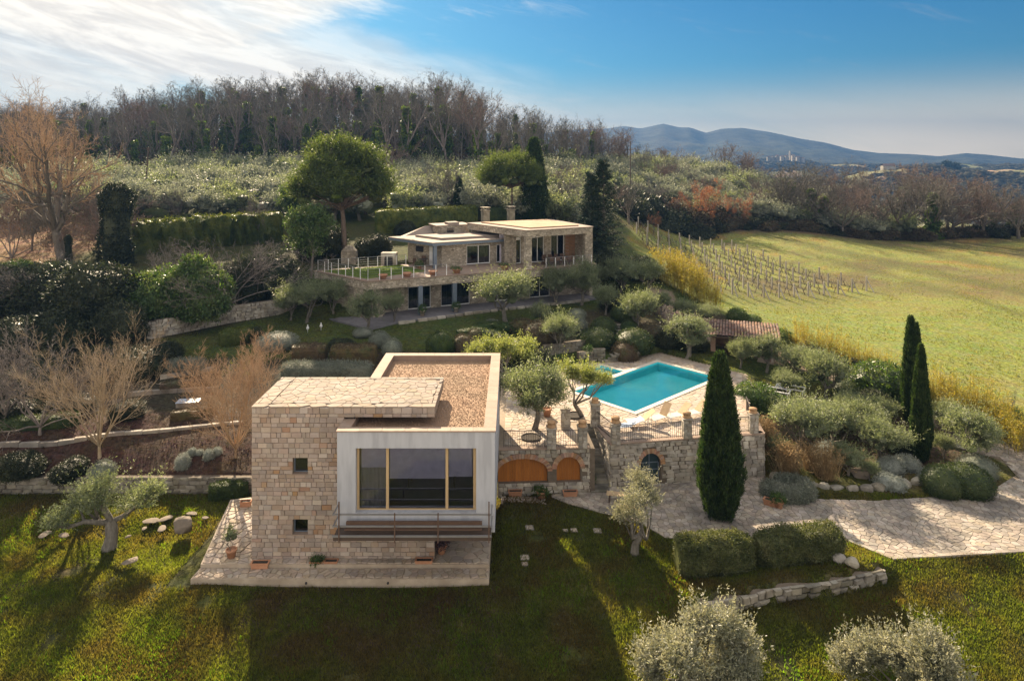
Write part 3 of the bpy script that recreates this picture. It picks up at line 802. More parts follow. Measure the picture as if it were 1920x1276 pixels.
def polylines(O, D, length, k, wob, up, rs):
    n = len(O); P = [O]; d = D.copy(); st_ = (length / (k - 1))[:, None]
    for i in range(k - 1):
        d = unit(d + rs.normal(size=(n, 3)) * wob + np.array([0, 0, up]))
        P.append(P[-1] + d * st_)
    return np.stack(P, 1)

def branch(parents, m_, t0, t1, ang, ratio, k, wob, up, rs, rr=.55, minr=.004, lenfall=.4, plen=None):
    """children spawned along parents (P (n,k,3), R (n,k), L (n))"""
    P, Rr, Ln = parents
    n = len(P); K = P.shape[1]
    t = t0 + (t1 - t0) * (np.arange(m_)[None] + rs.rand(n, m_)) / m_
    f = t * (K - 1); i = np.minimum(f.astype(int), K - 2); fr_ = f - i
    ar = np.arange(n)[:, None]
    O = P[ar, i] * (1 - fr_[..., None]) + P[ar, i + 1] * fr_[..., None]
    T = unit(P[ar, i + 1] - P[ar, i])
    rad = Rr[ar, i] * (1 - fr_) + Rr[ar, i + 1] * fr_
    a = rs.rand(n, m_) * 2 * math.pi
    side = unit(np.cross(T, unit(rs.normal(size=(n, m_, 3)))))
    an = R(ang) * (.7 + .6 * rs.rand(n, m_))
    D = unit(T * np.cos(an)[..., None] + side * np.sin(an)[..., None])
    L2 = (Ln[:, None] * ratio * (1 - lenfall * (t - t0) / max(1e-6, t1 - t0)) * (.7 + .6 * rs.rand(n, m_))).ravel()
    O = O.reshape(-1, 3); D = D.reshape(-1, 3)
    r0 = np.maximum(rad.ravel() * rr, minr)
    PP = polylines(O, D, L2, k, wob, up, rs)
    tp = np.linspace(1, .35, k)[None]
    return PP, np.maximum(r0[:, None] * tp, minr * .6), L2

def bare_tree(seed, h=8.0, tr=.22, trunk_h=.35, limbs=5, spread=38, kids_=(6, 6, 5), ratios=(.62, .5, .5), angs=(40, 42, 45), up=.06, minr=.008,
              lean=0.0, k=5, mt=0, mtw=1, wob=.16):
    """trunk + limbs + branches + twigs -> (wood MB, tips)"""
    rs = np.random.RandomState(seed); mb = MB(); tw = MB()
    th = h * trunk_h
    T = polylines(np.array([[0., 0, -.3]]), np.array([[lean, 0, 1.]]), np.array([th + .3]), 6, .06, .05, rs)
    TR = tr * np.linspace(1.25, .8, 6)[None]
    mb.tubes(T, TR, 9)
    base = T[0, -1]
    a = np.arange(limbs) * 2 * math.pi / limbs + rs.rand(limbs) * .8
    sp = R(spread) * (.5 + .7 * rs.rand(limbs)); sp[0] *= .25
    D = np.stack([np.cos(a) * np.sin(sp), np.sin(a) * np.sin(sp), np.cos(sp)], 1)
    O = np.repeat(base[None], limbs, 0) - np.array([0, 0, 1.]) * rs.rand(limbs, 1) * th * .25
    LL = (h - th) * (.75 + .3 * rs.rand(limbs)) / (.5 + .5 * np.cos(sp))
    P = polylines(O, D, LL, 8, wob * .8, up, rs)
    RR_ = (tr * .62 * (.7 + .5 * rs.rand(limbs)))[:, None] * np.linspace(1, .22, 8)[None]
    mb.tubes(P, RR_, 7)
    lev = (P, RR_, LL)
    out = [lev]
    for i, (c, ra, an) in enumerate(zip(kids_, ratios, angs)):
        last = i == len(kids_) - 1
        lev = branch(lev, c, .22 if i == 0 else .15, 1.0, an, ra, k if not last else 4, wob, up, rs, minr=minr)
        (tw if i > 0 else mb).tubes(lev[0], lev[1], 5 if i == 0 else 3)
        out.append(lev)
    return mb, tw, out

def crown_blobs(rs, n, rx, rz, zc, shell=.65, flat_=1.0):
    d = unit(rs.normal(size=(n, 3))); r = shell + (1 - shell) * rs.rand(n, 1)
    P = d * r * np.array([rx, rx, rz * flat_]); P[:, 2] += zc
    return P

def leafy(mb, centers, rad, nsh, slen, per, ll, lw, rs, up=.35, mi=0, spread=.7, bottom=-.3):
    n = len(centers)
    rad = np.broadcast_to(rad, (n,))
    d = unit(rs.normal(size=(n, nsh, 3)) + np.array([0, 0, .25]))
    d[..., 2] = np.where(d[..., 2] < bottom, -d[..., 2] * .5, d[..., 2])
    O = centers[:, None] + d * (rad[:, None] * (.25 + .6 * rs.rand(n, nsh)))[..., None]
    D = unit(d + np.array([0, 0, up]) + rs.normal(size=(n, nsh, 3)) * .25)
    shoots(mb, O.reshape(-1, 3), D.reshape(-1, 3), (rad[:, None] * slen * (.5 + rs.rand(n, nsh))).ravel(), per, ll, lw, rs, mi, spread)

def olive(seed, h=4.2, w=2.1, blobs=16, nsh=34, per=13, ll=.13, lw=.048, trunk=.17, fork=.28, gnarl=.2, limbs=4, up=.45, core=.62, br=(.30, .16), tall=.9, cent=None):
    rs = np.random.RandomState(seed)
    tk = MB(); cr_ = MB()
    C_ = crown_blobs(rs, blobs, w * .72, h * .27, h * .64)
    C_ = np.concatenate([C_, crown_blobs(rs, max(3, blobs // 4), w * .3, h * .16, h * .66, .1)])
    if cent is not None:
        C_ = np.array([[c[0] + rs.normal() * .12, c[1] + rs.normal() * .25, c[2] + rs.normal() * .1] for c in cent for _ in range(2)]); blobs = len(C_)
    rad = w * (br[0] + br[1] * rs.rand(len(C_)))
    leafy(cr_, C_, rad, int(nsh * .8), .8, per, ll, lw, rs, up)
    leafy(cr_, C_, rad, max(4, int(nsh * .16)), 1.7, per, ll, lw, rs, up * 2.2)
    for c, q in zip(C_, rad):
        if core: lump(cr_, c, (q * core, q * core, q * core * tall), rs, 1, .22)
    th = h * fork
    T = polylines(np.array([[0., 0, -.25]]), np.array([[rs.normal() * .15, 0, 1.]]), np.array([th + .25]), 6, gnarl * .5, .05, rs)
    tk.tubes(T, trunk * np.array([[1.5, 1.15, 1.0, .92, .95, .8]]), 9)
    tips = C_[:blobs]; limbs = min(limbs, len(tips))
    base = T[0, -1]
    lead = tips[rs.choice(len(tips), limbs, replace=False)]
    P = []
    for q in lead:
        m1 = base * .55 + q * .45 + rs.normal(size=3) * gnarl * .8 - np.array([0, 0, .1]); P.append([base - [0, 0, .12], base * .8 + m1 * .2 + rs.normal(size=3) * .05, m1, m1 * .4 + q * .6 + rs.normal(size=3) * .1, q])
    P = np.array(P)
    tk.tubes(P, trunk * .6 * np.array([1, .85, .65, .42, .2])[None].repeat(limbs, 0), 6)
    Q = []
    for q in tips:
        j = np.argmin(np.linalg.norm(lead - q, axis=1)); s_ = P[j, 2]
        Q.append([s_, s_ * .5 + q * .5 + rs.normal(size=3) * .12, q])
    tk.tubes(np.array(Q), trunk * np.array([.28, .18, .08])[None].repeat(len(Q), 0), 4)
    return tk, cr_

def cypress(seed, h=9.0, r=.9, n=5200, per=6, ll=.13, lw=.05, twin=False, core=True):
    rs = np.random.RandomState(seed); mb = MB()
    cols = [(0, 0, h, r)] if not twin else [(-.22 * r, 0, h, r * .8), (.32 * r, .1, h * .93, r * .72)]
    for cx, cy, hh, rr_ in cols:
        t = rs.rand(n) ** .85
        prof = lambda t: rr_ * (np.minimum(1, .62 + t * 2.2) * np.minimum(1, (1 - t) ** .62 * 1.25))
        a = rs.rand(n) * 2 * math.pi
        lump = 1 + .09 * np.sin(a * 5 + t * 5 + seed) + .08 * np.sin(a * 9 - t * 12) + .05 * np.sin(t * 60 + a * 7) + .06 * rs.normal(size=n)
        rad = prof(t) * lump * .93
        O = np.stack([cx + np.cos(a) * rad, cy + np.sin(a) * rad, t * hh * .97 + .05], 1)
        D = unit(np.stack([np.cos(a) * .33, np.sin(a) * .33, np.ones(n)], 1) + rs.normal(size=(n, 3)) * .16)
        shoots(mb, O, D, .32, per, ll, lw, rs, spread=.32)
        zt = np.linspace(0.02, .97, 16)
        if core:
            mb.lathe([(max(.02, float(prof(q)) * .74), q * hh) for q in zt], (cx, cy, 0), 16)
    return mb

_ico = {}
def ico(sub):
    if sub not in _ico:
        bm = bmesh.new(); bmesh.ops.create_icosphere(bm, subdivisions=sub, radius=1)
        V = np.array([v.co[:] for v in bm.verts]); Fc = np.array([[v.index for v in f.verts] for f in bm.faces]); bm.free()
        _ico[sub] = (V, Fc)
    return _ico[sub]

def lump(mb, c, r, rs, sub=2, amp=.12, sq=1.0, mi=0, cut=None):
    V, Fc = ico(sub)
    V = V.copy()
    if sq != 1.0:                       # squarer than a ball
        m_ = np.max(np.abs(V), axis=1, keepdims=True); V = V / (m_ ** sq) * (1 if sq < 1 else 1)
    ph = rs.rand(3) * 9
    nn = np.sin(V[:, 0] * 3.1 + ph[0]) * np.sin(V[:, 1] * 2.7 + ph[1]) + np.sin(V[:, 2] * 4.3 + ph[2] + V[:, 0] * 2) * .6 + np.sin(V[:, 0] * 7 + V[:, 1] * 6 + ph[1]) * .35
    V = V * (1 + amp * nn[:, None])
    V = V * np.array(r) + np.array(c)
    if cut is not None: V[:, 2] = np.maximum(V[:, 2], cut)
    mb.add(V, Fc, mi)
    return V, Fc

def surf_leaves(mb, V, Fc, n, ll, lw, rs, out=.5, slen=.1, per=4, up=.15, spread=.8, mi=0):
    A, B_, C_ = V[Fc[:, 0]], V[Fc[:, 1]], V[Fc[:, 2]]
    nr = np.cross(B_ - A, C_ - A); ar = np.linalg.norm(nr, axis=1); nr = unit(nr)
    f = rs.choice(len(Fc), n, p=ar / ar.sum())
    u = rs.rand(n, 1); v = rs.rand(n, 1); s_ = u + v > 1; u = np.where(s_, 1 - u, u); v = np.where(s_, 1 - v, v)
    P = A[f] + (B_[f] - A[f]) * u + (C_[f] - A[f]) * v
    D = unit(nr[f] + np.array([0, 0, up]) + rs.normal(size=(n, 3)) * .45)
    keep = nr[f][:, 2] > -.75
    shoots(mb, P[keep] - D[keep] * slen * .3, D[keep], slen * (.5 + rs.rand(keep.sum())), per, ll, lw, rs, mi, spread)

def bush(seed, rx, ry, rz, n=900, ll=.07, lw=.03, sq=0.0, amp=.08, slen=.12, per=4, sub=3, core=.92, up=.2, spread=.8):
    """clipped or loose shrub sitting on z=0"""
    rs = np.random.RandomState(seed); mb = MB()
    V, Fc = ico(sub); V0 = V.copy()
    if sq:
        m_ = np.max(np.abs(V0), axis=1, keepdims=True); V0 = V0 / (m_ ** sq)
    ph = rs.rand(4) * 9
    nn = np.sin(V0[:, 0] * 2.6 + ph[0]) * np.sin(V0[:, 1] * 3.1 + ph[1]) + .6 * np.sin(V0[:, 0] * 6.2 + ph[2]) * np.cos(V0[:, 2] * 5 + V0[:, 1] * 5 + ph[3])
    V0 = V0 * (1 + amp * nn[:, None]) * np.array([rx, ry, rz]); V0[:, 2] = np.maximum(V0[:, 2] + rz * .55, -.15)
    mb.add(V0 * core + [0, 0, 0], Fc)
    surf_leaves(mb, V0, Fc, n, ll, lw, rs, slen=slen, per=per, up=up, spread=spread)
    return mb

def hedge_mesh(seed, pts, hw, h, n_per_m=120, ll=.08, lw=.035, zf=None, amp=.07, slen=.12, per=4, sink=.2):
    """hedge along a world polyline; follows the ground"""
    rs = np.random.RandomState(seed); mb = MB()
    pts = [np.array(p, float) for p in pts]
    seg = [np.linalg.norm(pts[i + 1] - pts[i]) for i in range(len(pts) - 1)]; tot = sum(seg)
    m_ = max(6, int(tot / .45)); S = np.linspace(0, tot, m_); cum = np.concatenate([[0], np.cumsum(seg)])
    cx_ = np.interp(S, cum, [p[0] for p in pts]); cy_ = np.interp(S, cum, [p[1] for p in pts])
    tx = np.gradient(cx_); ty = np.gradient(cy_); l_ = np.hypot(tx, ty) + 1e-9; nx_, ny_ = -ty / l_, tx / l_
    prof = [(-1, 0), (-1.06, .35), (-1, .75), (-.82, .95), (-.35, 1.02), (.35, 1.02), (.82, .95), (1, .75), (1.06, .35), (1, 0)]
    V = []
    for i in range(m_):
        e = min(1, .35 + 1.2 * min(S[i], tot - S[i]) / (hw * 1.3 + .01)) ** .6
        g = float(H(cx_[i], cy_[i])) if zf is None else zf
        for (q, z) in prof:
            jx = rs.normal() * amp * .4 * h ** .5; jz = rs.normal() * amp * .5
            V.append((cx_[i] + nx_[i] * (q * hw * e + jx), cy_[i] + ny_[i] * (q * hw * e + jx), g - sink * (z == 0) + z * h * (.8 + .2 * e) + jz * (z > 0)))
    V = np.array(V); k = len(prof); idx = np.arange(m_ * k).reshape(m_, k)
    Fq = np.stack([idx[:-1, :-1], idx[1:, :-1], idx[1:, 1:], idx[:-1, 1:]], -1).reshape(-1, 4)
    Fq = Fq[:, ::-1]
    Ft = np.concatenate([Fq[:, [0, 1, 2]], Fq[:, [0, 2, 3]]])
    mb.add(V, Ft)
    mb.B.append((idx[0][None, :], 0)); mb.B.append((idx[-1][None, ::-1], 0))
    # make normals face outwards for the leaves
    cen = V.reshape(m_, k, 3).mean(1)
    fc = V[Ft].mean(1); nr = np.cross(V[Ft[:, 1]] - V[Ft[:, 0]], V[Ft[:, 2]] - V[Ft[:, 0]])
    near = cen[np.clip((Ft[:, 0] // k), 0, m_ - 1)]
    flip = np.einsum('ij,ij->i', nr, fc - near) < 0
    Ft = np.where(flip[:, None], Ft[:, ::-1], Ft)
    surf_leaves(mb, V, Ft, int(n_per_m * tot), ll, lw, rs, slen=slen, per=per)
    return mb

def forest_tree(seed, h=16, ivy=.5, red=False, nk=(5, 5, 4), wide=False):
    rs = np.random.RandomState(seed)
    wood, tw, lev = bare_tree(seed, h, .26, .46, 5, 28, nk, (.44, .46, .5), (38, 42, 45), .06, .024, lean=rs.normal() * .05, k=4, wob=.16) if not wide else bare_tree(seed, h, .3, .22, 6, 48, nk, (.52, .48, .5), (38, 42, 45), .06, .026, lean=rs.normal() * .05, k=4, wob=.16)
    mb = MB()
    mb.V = wood.V + tw.V; mb.B = list(wood.B) + [(f + wood.n, 1) for f, m_ in tw.B]; mb.n = wood.n + tw.n
    if ivy:
        n = int(3600 * ivy); t = rs.rand(n) ** 1.1
        z = t * h * (.45 + .35 * ivy); a = rs.rand(n) * 6.283
        rad = (.5 + .7 * rs.rand(n)) * (1.25 - t * .7) * (.6 + .6 * np.sin(z * 1.3 + seed) ** 2)
        O = np.stack([np.cos(a) * rad, np.sin(a) * rad, z], 1)
        leaf_quads(mb, O, unit(rs.normal(size=(n, 3)) + [0, 0, -.3]), .5, .38, rs, 2)
    return mb
# ------------------------------------------------------------------ stonework helpers
def clip_poly(poly, a, b, inside_left=True):
    """keep the part of a convex polygon left of the line a->b"""
    out = []; n = len(poly); dx, dy = b[0] - a[0], b[1] - a[1]
    sgn = 1 if inside_left else -1
    dv = [sgn * (dx * (p[1] - a[1]) - dy * (p[0] - a[0])) for p in poly]
    for i in range(n):
        p, q, u, v = poly[i], poly[(i + 1) % n], dv[i], dv[(i + 1) % n]
        if u >= 0: out.append(p)
        if (u >= 0) != (v >= 0):
            t = u / (u - v); out.append((p[0] + (q[0] - p[0]) * t, p[1] + (q[1] - p[1]) * t))
    return out

def ccw(poly):
    a = sum(poly[i][0] * poly[(i + 1) % len(poly)][1] - poly[(i + 1) % len(poly)][0] * poly[i][1] for i in range(len(poly)))
    return list(poly) if a > 0 else list(poly)[::-1]

def crazy(region, sp, gap, seed, holes=(), aspect=1.0):
    """irregular flagstones filling a plan region: list of polygons, nearest to the camera first"""
    rg = random.Random(seed); region = ccw(region); holes = [ccw(h) for h in holes]
    x0 = min(p[0] for p in region) - sp; x1 = max(p[0] for p in region) + sp
    y0 = min(p[1] for p in region) - sp; y1 = max(p[1] for p in region) + sp
    spx = sp * aspect
    nx_ = int((x1 - x0) / spx) + 1; ny_ = int((y1 - y0) / sp) + 1
    S = [[(x0 + (i + .5 + rg.uniform(-.46, .46)) * spx, y0 + (j + .5 + rg.uniform(-.46, .46)) * sp) for i in range(nx_)] for j in range(ny_)]
    cen = np.array(S).reshape(-1, 2); sdv = poly_sd(cen[:, 0], cen[:, 1], region).reshape(ny_, nx_)
    hs = [poly_sd(cen[:, 0], cen[:, 1], h).reshape(ny_, nx_) for h in holes]
    out = []
    for j in range(ny_):
        for i in range(nx_):
            if sdv[j, i] > sp * .4 or any(h[j, i] < -sp * .4 for h in hs): continue
            c = S[j][i]; w_ = sp * 1.6
            poly = [(c[0] - w_, c[1] - w_), (c[0] + w_, c[1] - w_), (c[0] + w_, c[1] + w_), (c[0] - w_, c[1] + w_)]
            for dj in (-2, -1, 0, 1, 2):
                for di in (-2, -1, 0, 1, 2):
                    if (di or dj) and 0 <= j + dj < ny_ and 0 <= i + di < nx_:
                        q = S[j + dj][i + di]; ex, ey = q[0] - c[0], q[1] - c[1]; l = math.hypot(ex, ey) + 1e-9
                        if l > sp * 3.2: continue
                        ex /= l; ey /= l; m_ = l / 2 - gap / 2
                        a = (c[0] + ex * m_, c[1] + ey * m_)
                        poly = clip_poly(poly, a, (a[0] - ey, a[1] + ex))
                        if len(poly) < 3: break
                if len(poly) < 3: break
            if len(poly) < 3: continue
            if sdv[j, i] > -sp * 1.5:
                n = len(region)
                for k in range(n):
                    a, b_ = region[k], region[(k + 1) % n]
                    ex, ey = b_[0] - a[0], b_[1] - a[1]; l = math.hypot(ex, ey)
                    t = ((c[0] - a[0]) * ex + (c[1] - a[1]) * ey) / (l * l)
                    if -.15 * 3 / l - .0 < t < 1 + .45 / l and len(poly) >= 3:
                        if abs(ex * (c[1] - a[1]) - ey * (c[0] - a[0])) / l < sp * 1.7:
                            poly = clip_poly(poly, a, b_)
            if len(poly) < 3: continue
            for h, hv in zip(holes, hs):
                if hv[j, i] < sp * 1.5:
                    best = None
                    for k in range(len(h)):
                        a, b_ = h[k], h[(k + 1) % len(h)]; ex, ey = b_[0] - a[0], b_[1] - a[1]; l = math.hypot(ex, ey)
                        dd = -(ex * (c[1] - a[1]) - ey * (c[0] - a[0])) / l
                        if best is None or dd > best[0]: best = (dd, a, b_)
                    poly = clip_poly(poly, best[1], best[2], False)
            if len(poly) < 3: continue
            ar = abs(sum(poly[k][0] * poly[(k + 1) % len(poly)][1] - poly[(k + 1) % len(poly)][0] * poly[k][1] for k in range(len(poly)))) / 2
            if ar < sp * sp * .07: continue
            out.append(poly)
    out.sort(key=lambda p: p[0][1])
    return out

def slab(mb, poly, z, th, rg):
    """one flagstone, worn at the rim"""
    poly = ccw(poly); n = len(poly); cx = sum(p[0] for p in poly) / n; cy = sum(p[1] for p in poly) / n
    dz = rg.uniform(-.006, .006); tx, ty = rg.uniform(-.012, .012), rg.uniform(-.012, .012)
    def ring(f, z_): return [(cx + (p[0] - cx) * f, cy + (p[1] - cy) * f, z_ + (p[0] - cx) * tx + (p[1] - cy) * ty) for p in poly]
    V = ring(1, z - th) + ring(1, z + dz - .008) + ring(.93, z + dz)
    base = mb.n; mb.V.append(np.array(V)); mb.n += 3 * n
    mb.B.append((np.array([[base + 2 * n + i for i in range(n)]]), 0))
    mb.B.append((np.array([(base + o + i, base + o + (i + 1) % n, base + o + n + (i + 1) % n, base + o + n + i) for o in (0, n) for i in range(n)]), 0))

def pave(parent, cells, z, th, m, name='flagstone', limit=300, seed=1, order=None):
    rg = random.Random(seed); rest = MB(); k = 0
    if order: cells = sorted(cells, key=order)
    for poly in cells:
        if k < limit:
            mb = MB(); cx = sum(p[0] for p in poly) / len(poly); cy = sum(p[1] for p in poly) / len(poly)
            slab(mb, [(p[0] - cx, p[1] - cy) for p in poly], 0, th, rg)
            part(name, mb.mesh(name, m), parent, True, (cx, cy, z)); k += 1
        else:
            slab(rest, poly, z, th, rg)
    if rest.n: part('small_' + name + 's', rest.mesh('paving', m), parent, True, kind='stuff')

# shared unit stones: front face towards -y
def unit_stone(seed, rough_=.05, inset=.07):
    rg = random.Random(seed); mb = MB(); j = lambda a: rg.uniform(-a, a)
    o = [(-.5 + j(rough_), 0, -.5 + j(rough_)), (.5 + j(rough_), 0, -.5 + j(rough_)), (.5 + j(rough_), 0, .5 + j(rough_)), (-.5 + j(rough_), 0, .5 + j(rough_))]
    mid = [(p[0], -.6 + j(.1), p[2]) for p in o]
    fr_ = [(p[0] * (1 - inset * 2), -1 + j(.15), p[2] * (1 - inset * 2.4)) for p in o]
    V = o + mid + fr_
    Fc = [(8, 9, 10, 11)] + [(a + i, a + (i + 1) % 4, a + 4 + (i + 1) % 4, a + 4 + i) for a in (0, 4) for i in range(4)]
    mb.add(V, Fc)
    return mb
BRICKS = [unit_stone(i, .015, .035).mesh('dressed_stone', M['facade']) for i in range(6)]
BR_R = [unit_stone(i, .015, .035).mesh('rusty_dressed_stone', M['facade_rust']) for i in range(3)]
BR_P = [unit_stone(i, .015, .035).mesh('pale_dressed_stone', M['facade_pale']) for i in range(3)]
RUB = [unit_stone(20 + i, .13, .09).mesh('rubble_stone', M['rubble']) for i in range(8)]
RUBD = [unit_stone(40 + i, .13, .09).mesh('weathered_stone', M['rubble_dark']) for i in range(8)]

def wall_stones(parent, p0, ang, length, zb, zt, rh, rw, meshes, seed=1, skip=None, limit=300, name='stone', dep=.035, jit=.3, gap=.012, extra=None, bow=None):
    """courses of stones on a vertical face starting at p0 and running along ang; faces to the right-hand side (-normal)"""
    rg = random.Random(seed); z = zb; k = 0; rest = MB(); ca_, sa_ = math.cos(ang), math.sin(ang)
    lst = []
    while z < zt - .04:
        hh = min(rh * rg.uniform(1 - jit * .6, 1 + jit * .6), zt - z)
        if zt - z - hh < .07: hh = zt - z
        s_ = -rg.uniform(0, rw)
        while s_ < length:
            ww = rw * rg.uniform(1 - jit, 1 + jit * 1.5)
            a, b_ = max(0, s_), min(length, s_ + ww)
            s_ += ww
            if b_ - a < .06: continue
            if skip and skip((a + b_) / 2, z + hh / 2, (b_ - a) / 2, hh / 2): continue
            lst.append((a, b_, z, hh))
        z += hh
    rg2 = random.Random(seed + 5)
    for a, b_, z_, hh in lst:
        mlist = meshes
        if extra:
            q = rg2.random()
            if q < .09: mlist = extra[0]
            elif q < .18: mlist = extra[1]
        me = rg2.choice(mlist); c = (a + b_) / 2; off = bow(c) if bow else 0
        loc = (p0[0] + ca_ * c + sa_ * off, p0[1] + sa_ * c - ca_ * off, z_ + hh / 2)
        sc_ = (b_ - a - gap, dep * rg2.uniform(.5, 1.5), hh - gap)
        if k < limit:
            part(name, me, parent, True, loc, (0, 0, ang), sc_); k += 1
        else:
            V = np.array([v.co[:] for v in me.vertices]) * np.array(sc_)
            V = np.stack([V[:, 0] * ca_ - V[:, 1] * sa_, V[:, 0] * sa_ + V[:, 1] * ca_, V[:, 2]], 1) + np.array(loc)
            rest.add(V, np.array([list(p.vertices) for p in me.polygons]))
    if rest.n: part('small_' + name + 's', rest.mesh('stones', meshes[0].materials[0]), parent, True, kind='stuff')

# ------------------------------------------------------------------ the cube house in front
HS = thing('stone_house', 'modern cube house clad in pink-beige stone with a white framed glass box and flat roofs', 'house', (-6.3, 35.0, 0))
TX0, TX1, TY, TYB = -11.9, -3.54, 31.2, 35.35
b = MB()
WN = [(-10.02, -9.34, 4.29, 5.02), (-10.02, -9.34, 1.53, 2.21)]
f0, f1 = TY + .03, TY + .35
# front wall slab with two window openings (built of pieces)
for x0, x1, z0, z1 in [(TX0, -10.02, .3, 6.88), (-9.34, -7.66, .3, 6.88), (-10.02, -9.34, .3, 1.53), (-10.02, -9.34, 2.21, 4.29), (-10.02, -9.34, 5.02, 6.88), (-7.66, TX1, .3, 2.3)]:
    b.box(x0, x1, f0, f1, z0, z1)
b.box(TX0, TX0 + .35, f1, TYB, .3, 6.88); b.box(TX0 + .35, -7.7, TYB - .35, TYB, .3, 6.88); b.box(-8.0, -7.7, f1, TYB - .35, .3, 6.88)
b.box(TX1 - .35, TX1, f1, 41.0, .3, 2.3); b.box(-7.4, -1.1, 36.6, 37.0, .3, 2.3)
part('wall', b.mesh('wall', M['mortar']), HS, True)
b = MB(); b.box(TX0, TX1, f0, TYB, 6.88, 7.33); part('roof_slab', b.mesh('roof_slab', M['mortar']), HS, True)
b = MB(); b.box(-7.2, -4.6, 32.7, 34.6, 6.5, 6.88); part('dark_gap_block', b.mesh('gap_block', M['mortar_dark']), HS, True)  # recessed block added to keep the gap under the slab dark
def sk(cx, cz, hw, hh):
    for x0, x1, z0, z1 in WN:
        if cx + TX0 + hw > x0 + .02 and cx + TX0 - hw < x1 - .02 and cz + hh > z0 + .02 and cz - hh < z1 - .02: return True
    return False
rg = random.Random(3)
# courses are laid round the windows: split the face into rectangles
z = .36; rows = []
while z < 7.3:
    hh = rg.choice([.165, .19, .21, .24]); nz_ = z + hh
    for st_ in (1.53, 2.21, 4.29, 5.02, 6.88, 7.33):
        if z < st_ - .02 and abs(nz_ - st_) < .14: nz_ = st_
    rows.append((z, nz_)); z = nz_
    if z >= 7.32: break
kb = 0; restb = {0: MB(), 1: MB(), 2: MB()}
for z0, z1 in rows:
    if z1 > 6.89 or z1 <= 2.31: ex = TX1
    else: ex = -7.67
    cuts = []
    for x0, x1, a, b_ in WN:
        if z0 < b_ - .03 and z1 > a + .03: cuts.append((x0, x1))
    spans = [(TX0, ex)] if not cuts else [(TX0, cuts[0][0]), (cuts[0][1], ex)]
    for s0, s1 in spans:
        x = s0
        while x < s1 - .02:
            w_ = rg.uniform(.17, .50)
            x2 = x + w_
            if s1 - x2 < .2: x2 = s1
            q = rg.random(); kind_ = 1 if q < .07 else (2 if q < .17 else 0)
            me = rg.choice((BRICKS, BR_R, BR_P)[kind_])
            loc = ((x + x2) / 2, f0, (z0 + z1) / 2); sc_ = (x2 - x - .012, .042 * rg.uniform(.5, 1.6), z1 - z0 - .012)
            if kb < 300 :
                part('dressed_stone', me, HS, True, loc, (0, 0, 0), sc_); kb += 1
            else:
                V = np.array([v.co[:] for v in me.vertices]) * np.array(sc_) + np.array(loc)
                restb[kind_].add(V, np.array([list(p.vertices) for p in me.polygons[:1]]))
                restb[kind_].add(V, np.array([list(p.vertices) for p in me.polygons[1:]]))
            x = x2
for kk, mm in ((0, 'facade'), (1, 'facade_rust'), (2, 'facade_pale')):
    if restb[kk].n: part('facade_stones', restb[kk].mesh('facade_stones', M[mm]), HS, True, kind='stuff')
# small square windows
for x0, x1, z0, z1 in WN:
    b = MB(); y = TY + .22
    b.box(x0, x1, y, y + .05, z0, z0 + .06); b.box(x0, x1, y, y + .05, z1 - .05, z1); b.box(x0, x0 + .05, y, y + .05, z0 + .06, z1 - .05); b.box(x1 - .05, x1, y, y + .05, z0 + .06, z1 - .05)
    wdw = part('window', b.mesh('window_frame', M['bluesteel']), HS, True)
    b = MB(); b.box(x0 + .05, x1 - .05, y + .02, y + .03, z0 + .06, z1 - .05); part('pane', b.mesh('pane', M['glass']), wdw, True)
    b = MB(); b.box(x0 - .03, x1 + .03, TY - .04, y, z0 - .03, z0 + .012); part('sill', b.mesh('sill', M['cap']), wdw, True)
    b = MB(); b.box(x0 - .1, x1 + .1, y + .35, y + .37, z0 - .1, z1 + .1); part('blind', b.mesh('blind', M['canvas']), wdw, True)
# paved stone roof
inner = [(TX0 + .75, TY + .42), (TX1 - .18, TY + .42), (TX1 - .18, TYB - .3), (TX0 + .75, TYB - .3)]
cells = crazy(inner, .36, .012, 11, aspect=1.25)
for k_, rct in enumerate([[(TX0 - .02, TY - .03), (TX1 + .02, TY - .03), (TX1 + .02, TY + .38), (TX0 - .02, TY + .38)], [(TX0 - .02, TYB - .27), (TX1 + .02, TYB - .27), (TX1 + .02, TYB + .02), (TX0 - .02, TYB + .02)],
            [(TX0 - .02, TY + .4), (TX0 + .71, TY + .4), (TX0 + .71, TYB - .29), (TX0 - .02, TYB - .29)], [(TX1 - .15, TY + .4), (TX1 + .02, TY + .4), (TX1 + .02, TYB - .29), (TX1 - .15, TYB - .29)]]):
    cells += crazy(rct, .5, .016, 12 + k_, aspect=1.3)
pave(HS, cells, 7.375, .05, M['roofflag'], 'roof_flagstone', 290)
# the white box
BX0, BX1, BY0, BY1, BZ0, BZ1 = -7.66, -.75, 29.9, 41.7, 2.35, 6.8
ox0, ox1, oz0, oz1 = -6.85, -1.57, 3.2, 6.02
b = MB()
b.box(BX0, ox0, BY0, BY0 + .38, BZ0, BZ1 - .06); b.box(ox1, BX1, BY0, BY0 + .38, BZ0, BZ1 - .06)
b.box(ox0, ox1, BY0, BY0 + .38, BZ0, oz0); b.box(ox0, ox1, BY0, BY0 + .38, oz1, BZ1 - .06)
b.box(BX1 - .3, BX1, BY0 + .38, BY1, BZ0, BZ1 - .06); b.box(BX0, BX0 + .3, BY0 + .38, BY1, BZ0, BZ1 - .06); b.box(BX0 + .3, BX1 - .3, BY1 - .3, BY1, BZ0, BZ1 - .06)
b.box(BX0 + .3, BX1 - .3, BY0 + .38, BY1 - .3, BZ0 + .02, BZ0 + .3)
part('white_box', b.mesh('white_box', M['concrete']), HS, True, label='white rendered box with the big window')
